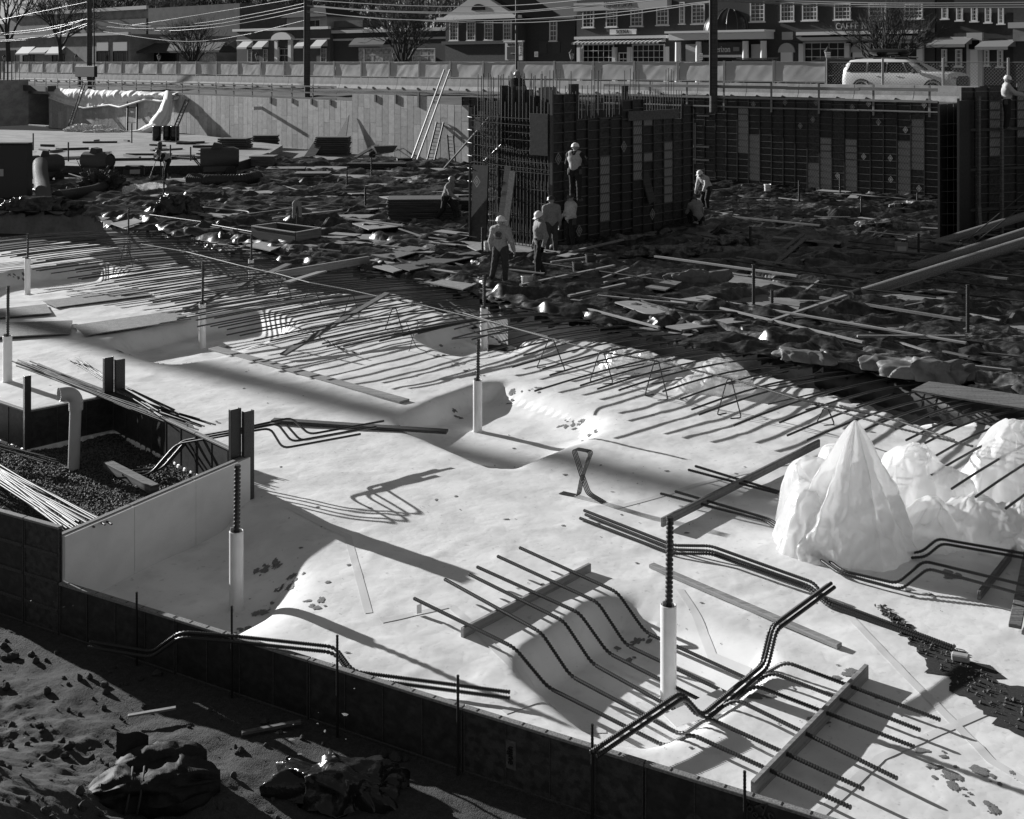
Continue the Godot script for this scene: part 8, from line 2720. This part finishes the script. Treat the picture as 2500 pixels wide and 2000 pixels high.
	mb.prism(PackedVector2Array([Vector2(-0.55, 0.35), Vector2(0.45, 0.35), Vector2(0.75, 0.75), Vector2(-0.75, 0.75)]), 0.65)
	part(wb, "tray", mb, M.rail)
	mb = MB.new()
	mb.lathe(Vector3(-0.75, 0.22, 0), [Vector2(0.001, 0.04), Vector2(0.2, 0.05), Vector2(0.22, 0), Vector2(0.2, -0.05), Vector2(0.001, -0.04)], 16, Basis(Vector3.RIGHT, PI / 2))
	part(wb, "wheel", mb, M.tyre)
	for z in [-0.28, 0.28]:
		mb = MB.new()
		mb.tube([Vector3(-0.75, 0.22, z * 0.3), Vector3(0.3, 0.35, z), Vector3(1.2, 0.6, z)], 0.025, 6)
		part(wb, "handle", mb, M.lumber)
	# buckets, box, vest
	bucket(Vector3(0.386, 0.32, -30.778), M.pvc_grey, "pale bucket with a wire handle at the feet of two workers", 0.32)
	bucket(Vector3(-0.701, 0.32, -36.279), M.pvc, "white bucket behind the worker with the back print")
	bucket(Vector3(1.79, 0.32, -32.79), M.ink, "black bucket on the tarps near the core", 0.34)
	bucket(Vector3(2.22, 0.32, -34.102), M.ink, "black bucket with a stick in it near the core", 0.34)
	bucket(Vector3(11.213, 0.35, -53.008), M.pvc, "white bucket standing before the dark form wall")
	var bx := thing("cardboard_box", "printed cardboard box lying in the shade by the pipe braces", "box", Vector3(11.734, 0.35, -36.4), -0.2)
	put(bx, "carton", Vector3(0, 0.17, 0), Vector3(0.36, 0.3, 0.26), M.awn_grey, 0.008)
	put(bx, "printed_label", Vector3(0, 0.15, 0.132), Vector3(0.26, 0.14, 0.004), M.trim_b)
	for o in get_children():
		if o.name == "cardboard_box":
			put(o, "flap", Vector3(0.1, 0.36, 0.1), Vector3(0.18, 0.01, 0.14), M.awn_grey).rotation.x = -0.6
	var vs := thing("hung_vest", "safety vest hung over a stake among the tarps", "vest", Vector3(-7.547, 0.35, -42.406))
	mb = MB.new()
	mb.tube([Vector3(0, 0, 0), Vector3(0, 0.9, 0)], 0.025, 6)
	part(vs, "stake", mb, M.rod)
	part(vs, "cloth", nets([[Vector3(-0.06, 0.82, 0), Vector3(0.08, 0.8, 0), 0.09, 0.08], [Vector3(-0.08, 0.75, 0.02), Vector3(-0.12, 0.3, 0.04), 0.08, 0.05], [Vector3(0.09, 0.72, 0), Vector3(0.13, 0.35, 0.02), 0.07, 0.05]], 0.025, 0.05, 0.0, 0.02), M.coat_grey)
	lump("covered_pile", Vector3(-12.582, 0.3, -45.265), Vector3(1.5, 1.1, 1.1), 0.2, 0.3, 1.2, 71, M.tarp, "square pile of crates wrapped in black tarp", "pile", 0.6)
	lump("tarp_roll", Vector3(-18.448, 0.35, -47.118), Vector3(3.2, 0.7, 0.8), 0.05, 0.35, 0.9, 72, M.tarp, "long rolled black tarp lying before the dark container", "tarp")
	lump("plastic_bundle", Vector3(-16.482, 0.3, -54.146), Vector3(1.7, 0.55, 0.9), 0.0, 0.3, 1.2, 73, M.film_clear, "clear plastic bundle lying by the survey tripod", "plastic sheet")
	for h in [[Vector3(15.74, 0.35, -47.381), Vector3(1.8, 0.45, 0.9), M.tarp_pale, "pale plastic heap by the foot of the form wall"], [Vector3(12.684, 0.35, -41.575), Vector3(1.5, 0.5, 0.9), M.tarp_pale, "pale folded sheet on the lit strip of slab"], [Vector3(6.802, 0.35, -37.863), Vector3(1.6, 0.45, 0.9), M.tarp_pale, "pale sheet thrown down beside the core in the shade"], [Vector3(4.792, 0.35, -36.245), Vector3(2.6, 0.4, 1.0), M.tarp_pale, "long grey blanket in the shade of the core"], [Vector3(4.768, 0.4, -31.255), Vector3(1.6, 0.5, 0.5), M.cloth_grey, "pale folded sheet standing on edge among the tarps"], [Vector3(7.389, 0.5, -21.371), Vector3(1.5, 0.5, 0.6), M.cloth_grey, "smooth grey folded sheet at the lip over the duct"], [Vector3(6.978, 0.45, -22.135), Vector3(1.4, 0.3, 0.4), M.cloth_grey, "grey hem of a sheet hanging over the duct"], [Vector3(5.51, 0.45, -22.895), Vector3(1.2, 0.3, 0.4), M.cloth_grey, "grey rolled sheet end bound with a band at the lip"]]:
		lump("folded_sheet", h[0], h[1], -0.5 if h[0].z > -26.0 else 0.2, 0.45, 1.1, int(absf(h[0].x) * 7) + 3, h[2], h[3], "sheet")

# ---------------------------------------------------------------- small matter close by: bags, clods, stains, rubble
func build_foreground() -> void:
	var bg := Vector3(-3.181, -0.4, -10.724)
	var b := thing("sandbag", "full dark woven bag tied with a strap lying on the sand", "bag", Vector3(bg.x, sand_h(bg.x, bg.z) - 0.03, bg.z), 0.25)
	var a := noise(1.4, FastNoiseLite.TYPE_SIMPLEX_SMOOTH, 3, 81)
	var rd := crush(2.0, 82)
	var pts := PackedVector3Array()
	for j in 61:
		var t := j / 60.0
		var w := 0.26 * pow(sin(PI * clampf(t, 0.02, 0.985)), 0.36) * (1.0 - 0.2 * exp(-pow((t - 0.38) * 12.0, 2.0)))
		for i in 41:
			var th := TAU * i / 40.0
			var r := w * (1.0 + 0.12 * a.get_noise_3d(t * 2.0, cos(th), sin(th)) - 0.8 * (rd.get_noise_3d(t * 1.3, cos(th) * 0.9, sin(th) * 0.9) + 0.8))
			pts.append(Vector3((t - 0.5) * 1.15, maxf(signf(sin(th)) * pow(absf(sin(th)), 0.65) * r * 0.8 + 0.14, 0.0), signf(cos(th)) * pow(absf(cos(th)), 0.65) * r))
	var mb := MB.new()
	mb.grid(pts, 41)
	part(b, "sack", mb, M.bag)
	pts = PackedVector3Array()
	for j in 41:
		var t := j / 40.0
		var w := 0.2 * pow(sin(PI * clampf(t, 0.02, 0.98)), 0.4)
		for i in 31:
			var th := TAU * i / 30.0
			var r := w * (1.0 + 0.15 * a.get_noise_3d(t * 2.0 + 7, cos(th), sin(th)) - 0.6 * (rd.get_noise_3d(t * 0.9 + 5, cos(th) * 0.7, sin(th) * 0.7) + 0.8))
			pts.append(Vector3((t - 0.5) * 0.8 + 0.06, maxf(sin(th) * r * 0.8 + 0.24, 0.0), cos(th) * r - 0.24))
	mb = MB.new()
	mb.grid(pts, 31)
	part(b, "upper_sack", mb, M.bag)
	mb = MB.new()
	pts = PackedVector3Array()
	for j in 7:
		for i in 9:
			pts.append(Vector3(-0.34 + i * 0.035, 0.3 + j * 0.03 - i * 0.008, -0.3 - 0.02 * j + 0.03 * sin(i * 0.9)))
	mb.grid(pts, 9, PackedByteArray(), true)
	part(b, "open_mouth", mb, M.bag)
	for x in [-0.22, -0.12]:
		mb = MB.new()
		var lp := []
		for i in 25:
			var th := TAU * i / 24.0
			lp.append(Vector3(x + 0.04 * sin(th), maxf(sin(th) * 0.2 + 0.13, 0.0), cos(th) * 0.232))
		mb.tube(lp, 0.011, 6)
		part(b, "strap", mb, M.strap)
	var p2 := Vector3(-1.556, -0.45, -10.929)
	lump("plastic_bag", Vector3(p2.x, sand_h(p2.x, p2.z), p2.z), Vector3(1.12, 0.4, 0.52), -0.2, 0.5, 1.7, 85, M.bag_gloss, "shiny black plastic bag crumpled and tied with string on the sand", "bag")
	# clods and pebbles on the sand
	var st := MB.new()
	var g := RandomNumberGenerator.new()
	g.seed = 12
	for k in 5000:
		var x := g.randf_range(-7.0, 2.0)
		var z := g.randf_range(-14.5, -7.5)
		var rel := Vector2((FORM_B - FORM_A).x, (FORM_B - FORM_A).z).normalized().cross(Vector2(x - FORM_A.x, z - FORM_A.z))
		if rel < 0.25: continue
		var dens := smoothstep(-1.0, -4.0, x + 0.25 * (z + 10.0)) * 0.9 + 0.1
		if g.randf() > dens: continue
		if nz.get_noise_2d(x * 2.2, z * 2.2 + 9) < 0.0 and g.randf() < 0.8: continue
		var s := 0.005 + 0.05 * pow(g.randf(), 6.0)
		stone(st, Vector3(x, sand_h(x, z) + s * 0.3, z), s, g, 2 if s > 0.012 else 1)
	single("clods", st, M.sand, "loose sand clods and pebbles scattered over the sand", "pebbles", "", "stuff")
	for q in [[Vector3(-5.576, -0.45, -13.484), 0.075], [Vector3(-5.277, -0.45, -13.363), 0.05], [Vector3(-5.778, -0.45, -13.723), 0.06], [Vector3(-4.617, -0.5, -12.911), 0.05], [Vector3(-1.111, -0.5, -11.5), 0.07], [Vector3(-1.233, -0.5, -11.548), 0.055], [Vector3(-1.012, -0.5, -11.48), 0.04], [Vector3(-3.837, -0.5, -13.085), 0.06]]:
		var p: Vector3 = q[0]
		var rk := MB.new()
		stone(rk, Vector3.ZERO, q[1], g, 2)
		var o := single("rock", rk, M.sand, "loose rock lying at the foot of the forms on the sand", "rock", "rocks by the forms")
		o.position = Vector3(p.x, sand_h(p.x, p.z) + q[1] * 0.3, p.z)
	batten([Vector3(-2.647, -0.47, -11.832), Vector3(-2.102, -0.47, -12.038)], 0.05, 0.03, M.lumber_old, "thin lath lying half in shadow on the sand", "lath")
	batten([Vector3(-3.861, -0.47, -12.144), Vector3(-3.408, -0.45, -12.26)], 0.05, 0.02, M.lumber, "splintered pale lath on the sand near the corner panel", "lath")
	# dirt and damp patches left on the membrane
	var d := MB.new()
	for q in [Vector3(-2.983, -0.3, -14.913), Vector3(-2.681, -0.3, -14.379), Vector3(-2.9, -0.3, -14.027), Vector3(-3.068, -0.3, -13.409), Vector3(-2.213, 0, -13.602), Vector3(-3.098, -0.3, -14.984), Vector3(0.077, -0.3, -22.665), Vector3(0.382, -0.3, -22.53), Vector3(1.066, -0.35, -20.955), Vector3(1.303, -0.3, -20.236), Vector3(0.934, -0.35, -21.189), Vector3(-0.971, -0.38, -22.023), Vector3(-1.725, -0.2, -20.356), Vector3(-0.81, 0, -23.898), Vector3(-1.116, 0, -24.383), Vector3(-0.6, 0, -23.585), Vector3(-1.529, 0, -25.063), Vector3(-8.04, 0, -25.781), Vector3(-7.658, 0, -25.967), Vector3(-7.254, 0, -25.781), Vector3(-8.243, 0, -25.597), Vector3(-6.954, 0, -25.967), Vector3(-6.416, 0, -27.431), Vector3(3.707, 0, -10.567), Vector3(3.678, 0, -10.236), Vector3(3.846, 0, -9.953), Vector3(4.153, 0, -10.295), Vector3(3.321, 0, -12.093), Vector3(2.807, 0, -11.191), Vector3(1.409, -0.3, -13.409), Vector3(1.246, -0.3, -13.129), Vector3(2.34, 0, -11.7), Vector3(3.91, 0, -15.276), Vector3(4.5, 0, -16.389), Vector3(4.074, 0, -17.171), Vector3(4.7, 0, -13.864), Vector3(5.279, 0, -14.419), Vector3(-14.262, -0.3, -35.356), Vector3(-13.023, -0.3, -36.589), Vector3(-14.513, -0.3, -35.093)]:
		for k in 7:
			splat(d, q + Vector3(g.randf_range(-0.14, 0.14), 0, g.randf_range(-0.14, 0.14)), g.randf_range(0.012, 0.055), g)
	for k in 1500:
		var px := Vector3(g.randf_range(-9.0, 5.0), 0, g.randf_range(-28.0, -10.5))
		if nz.get_noise_2d(px.x * 0.8 + 3, px.z * 0.8) < 0.05: continue
		splat(d, px, 0.006 + 0.03 * pow(g.randf(), 5.0), g)
	single("dirt_patches", d, M.damp, "dark dirt and damp patches dried onto the white membrane", "dirt", "", "stuff")
	# the torn strip of dark soil and rubble
	var sp: Array = [Vector3(4.119, 0, -13.5), Vector3(4.205, 0, -13.059), Vector3(4.287, 0, -12.646), Vector3(4.423, 0, -12.427), Vector3(4.52, 0, -12.013), Vector3(4.64, 0, -11.7), Vector3(4.725, 0, -11.332), Vector3(4.849, 0, -10.919)]
	d = MB.new()
	var rb := MB.new()
	for i in sp.size() - 1:
		for k in 10:
			var c: Vector3 = sp[i].lerp(sp[i + 1], k / 10.0)
			var w := 0.06 + 0.14 * smoothstep(0.0, 4.0, float(i))
			splat(d, c + Vector3(g.randf_range(-w, w), 0, g.randf_range(-w, w)) * 0.7, g.randf_range(0.5, 1.0) * w, g)
			for m in 5:
				var o := Vector3(g.randf_range(-w, w), 0, g.randf_range(-w, w)) * 1.1
				var s := 0.006 + 0.02 * pow(g.randf(), 2.5)
				stone(rb, on_membrane(c + o, 0.012 + s * 0.3), s, g)
	single("soil_strip", d, M.dirt, "strip of dark soil showing where the membrane ends", "soil", "", "stuff")
	single("rubble", rb, M.gravel, "small rubble stones along the strip of dark soil", "rubble", "", "stuff")
	var blk := MB.new()
	blk.box(Vector3.ZERO, Vector3(0.17, 0.07, 0.08), Basis.IDENTITY, 0.012)
	var o2 := single("concrete_block", blk, M.barrier, "small pale concrete block on the strip of dark soil", "block")
	o2.position = on_membrane(Vector3(4.55, 0, -12.258), 0.05)
	o2.rotation = Vector3(0.1, -0.5, 0.05)
	# white card on edge and folded pad by the big sleeve
	var cd := MB.new()
	cd.box(Vector3.ZERO, Vector3(0.06, 0.1, 0.006))
	o2 = single("card_tag", cd, M.trim, "small white tag hanging from the end of a cranked bar", "tag")
	o2.position = Vector3(-1.025, 0.07, -13.325)
	o2.rotation.y = 0.5
	sheet([Vector3(1.44, -0.1, -11.481), Vector3(2.069, -0.1, -11.97), Vector3(2.122, -0.1, -11.591), Vector3(1.528, -0.1, -11.269)], 0.006, M.foam, "card_sheet", "creased white card lying under the crossing bars", "card")
	# seams of the membrane
	for s in [[Vector3(-1.427, 0, -13.154), Vector3(-0.689, 0, -13.55), Vector3(0.315, 0, -11.625)], [Vector3(-0.077, 0, -11.332), Vector3(0.355, 0, -11.625), Vector3(0.906, 0, -11.625)], [Vector3(3.675, 0, -13.55), Vector3(3.894, 0, -12.093), Vector3(4.179, 0, -10.536), Vector3(4.382, 0, -10.178)], [Vector3(2.489, 0, -9.791), Vector3(3.233, 0, -10.598), Vector3(4.6, 0, -11.404)], [Vector3(-3.084, 0, -16.54), Vector3(-2.107, 0, -15.54), Vector3(-1.584, 0, -13.349)], [Vector3(1.402, 0, -16.54), Vector3(3.328, 0, -17.852), Vector3(4.6, 0, -18.59)], [Vector3(1.942, 0, -13.971), Vector3(2.123, 0, -12.781), Vector3(2.443, 0, -12.427)]]:
		mb = MB.new()
		var sv := PackedVector3Array()
		for i in s.size() - 1:
			var dd: Vector3 = (s[i + 1] - s[i]).normalized()
			var sx := dd.cross(Vector3.UP) * 0.045
			var n := int(s[i].distance_to(s[i + 1]) / 0.05) + 2
			for k in n:
				var c: Vector3 = s[i].lerp(s[i + 1], k / (n - 1.0))
				for e in [-1.0, -0.33, 0.33, 1.0]:
					sv.append(on_membrane(c + sx * e, 0.005))
		mb.grid(sv, 4)
		single("seam_tape", mb, M.tape, "strip of pale tape over a seam of the membrane", "tape", "tape strips on the membrane")
	# brick stack that throws the long soft shadow, out of frame beyond the site
	var tip := Vector3(2.573, 0, -17.253)
	var far := tip - Vector3(0.788, 0, 0.616).normalized() * 96.0
	var ch := thing("chimney_stack", "tall slim brick chimney stack beyond the site", "chimney", Vector3(far.x, 0, far.z))
	mb = MB.new()
	mb.tube([Vector3(0, 0, 0), Vector3(0, 28.5, 0), Vector3(0, 30.4, 0)], [0.8, 0.46, 0.46], 16)
	part(ch, "shaft", mb, M.brick)
	mb = MB.new()
	mb.tube([Vector3(0, 29.4, 0), Vector3(0, 30.0, 0)], 0.55, 16)
	part(ch, "collar", mb, M.brick_b)

func stone(mb: MB, c: Vector3, s: float, g: RandomNumberGenerator, level := 1) -> void:
	var bb := Basis.from_euler(Vector3(g.randf() * 6, g.randf() * 6, g.randf() * 6))
	var o := [Vector3.UP, Vector3.RIGHT, Vector3.BACK, Vector3.LEFT, Vector3.FORWARD, Vector3.DOWN]
	var q := []
	for v in o:
		q.append(bb * (v * s * g.randf_range(0.6, 1.25)))
	for f in [[0, 1, 2], [0, 2, 3], [0, 3, 4], [0, 4, 1], [5, 1, 2], [5, 2, 3], [5, 3, 4], [5, 4, 1]]:
		var a: Vector3 = q[f[0]]
		var b: Vector3 = q[f[1]]
		var d: Vector3 = q[f[2]]
		if level > 1:
			var m1 := (a + b) * 0.66
			var m2 := (b + d) * 0.66
			var m3 := (d + a) * 0.66
			for t in [[a, m1, m3], [m1, b, m2], [m3, m2, d], [m1, m2, m3]]:
				mb.tri(c + t[0], c + t[1], c + t[2], (t[1] - t[0]).cross(t[2] - t[0]).normalized() * signf((t[1] - t[0]).cross(t[2] - t[0]).dot(t[0] + t[1] + t[2])))
		else:
			var nn := (b - a).cross(d - a).normalized()
			if nn.dot(a + b + d) < 0.0: nn = -nn
			mb.tri(c + a, c + b, c + d, nn)

func splat(mb: MB, c: Vector3, r: float, g: RandomNumberGenerator) -> void:
	var n := 18 if r > 0.04 else 7
	var ph := g.randf() * 50.0
	var ring := []
	var st := Vector2(g.randf_range(0.5, 1.5), g.randf_range(0.5, 1.5))
	for i in n:
		var a := TAU * i / n
		var k := r * (1.0 + 0.75 * nf.get_noise_2d(cos(a) * 0.5 + ph, sin(a) * 0.5))
		ring.append(Vector3(c.x + cos(a) * k * st.x, 0, c.z + sin(a) * k * st.y))
	var m := on_membrane(c, 0.006)
	for i in n:
		var a: Vector3 = ring[i]
		var b: Vector3 = ring[(i + 1) % n]
		var a2 := on_membrane(c.lerp(a, 0.5), 0.007)
		var b2 := on_membrane(c.lerp(b, 0.5), 0.007)
		mb.tri(m, a2, b2, Vector3.UP)
		mb.quad(a2, on_membrane(a, 0.006), on_membrane(b, 0.006), b2, Vector3.UP)
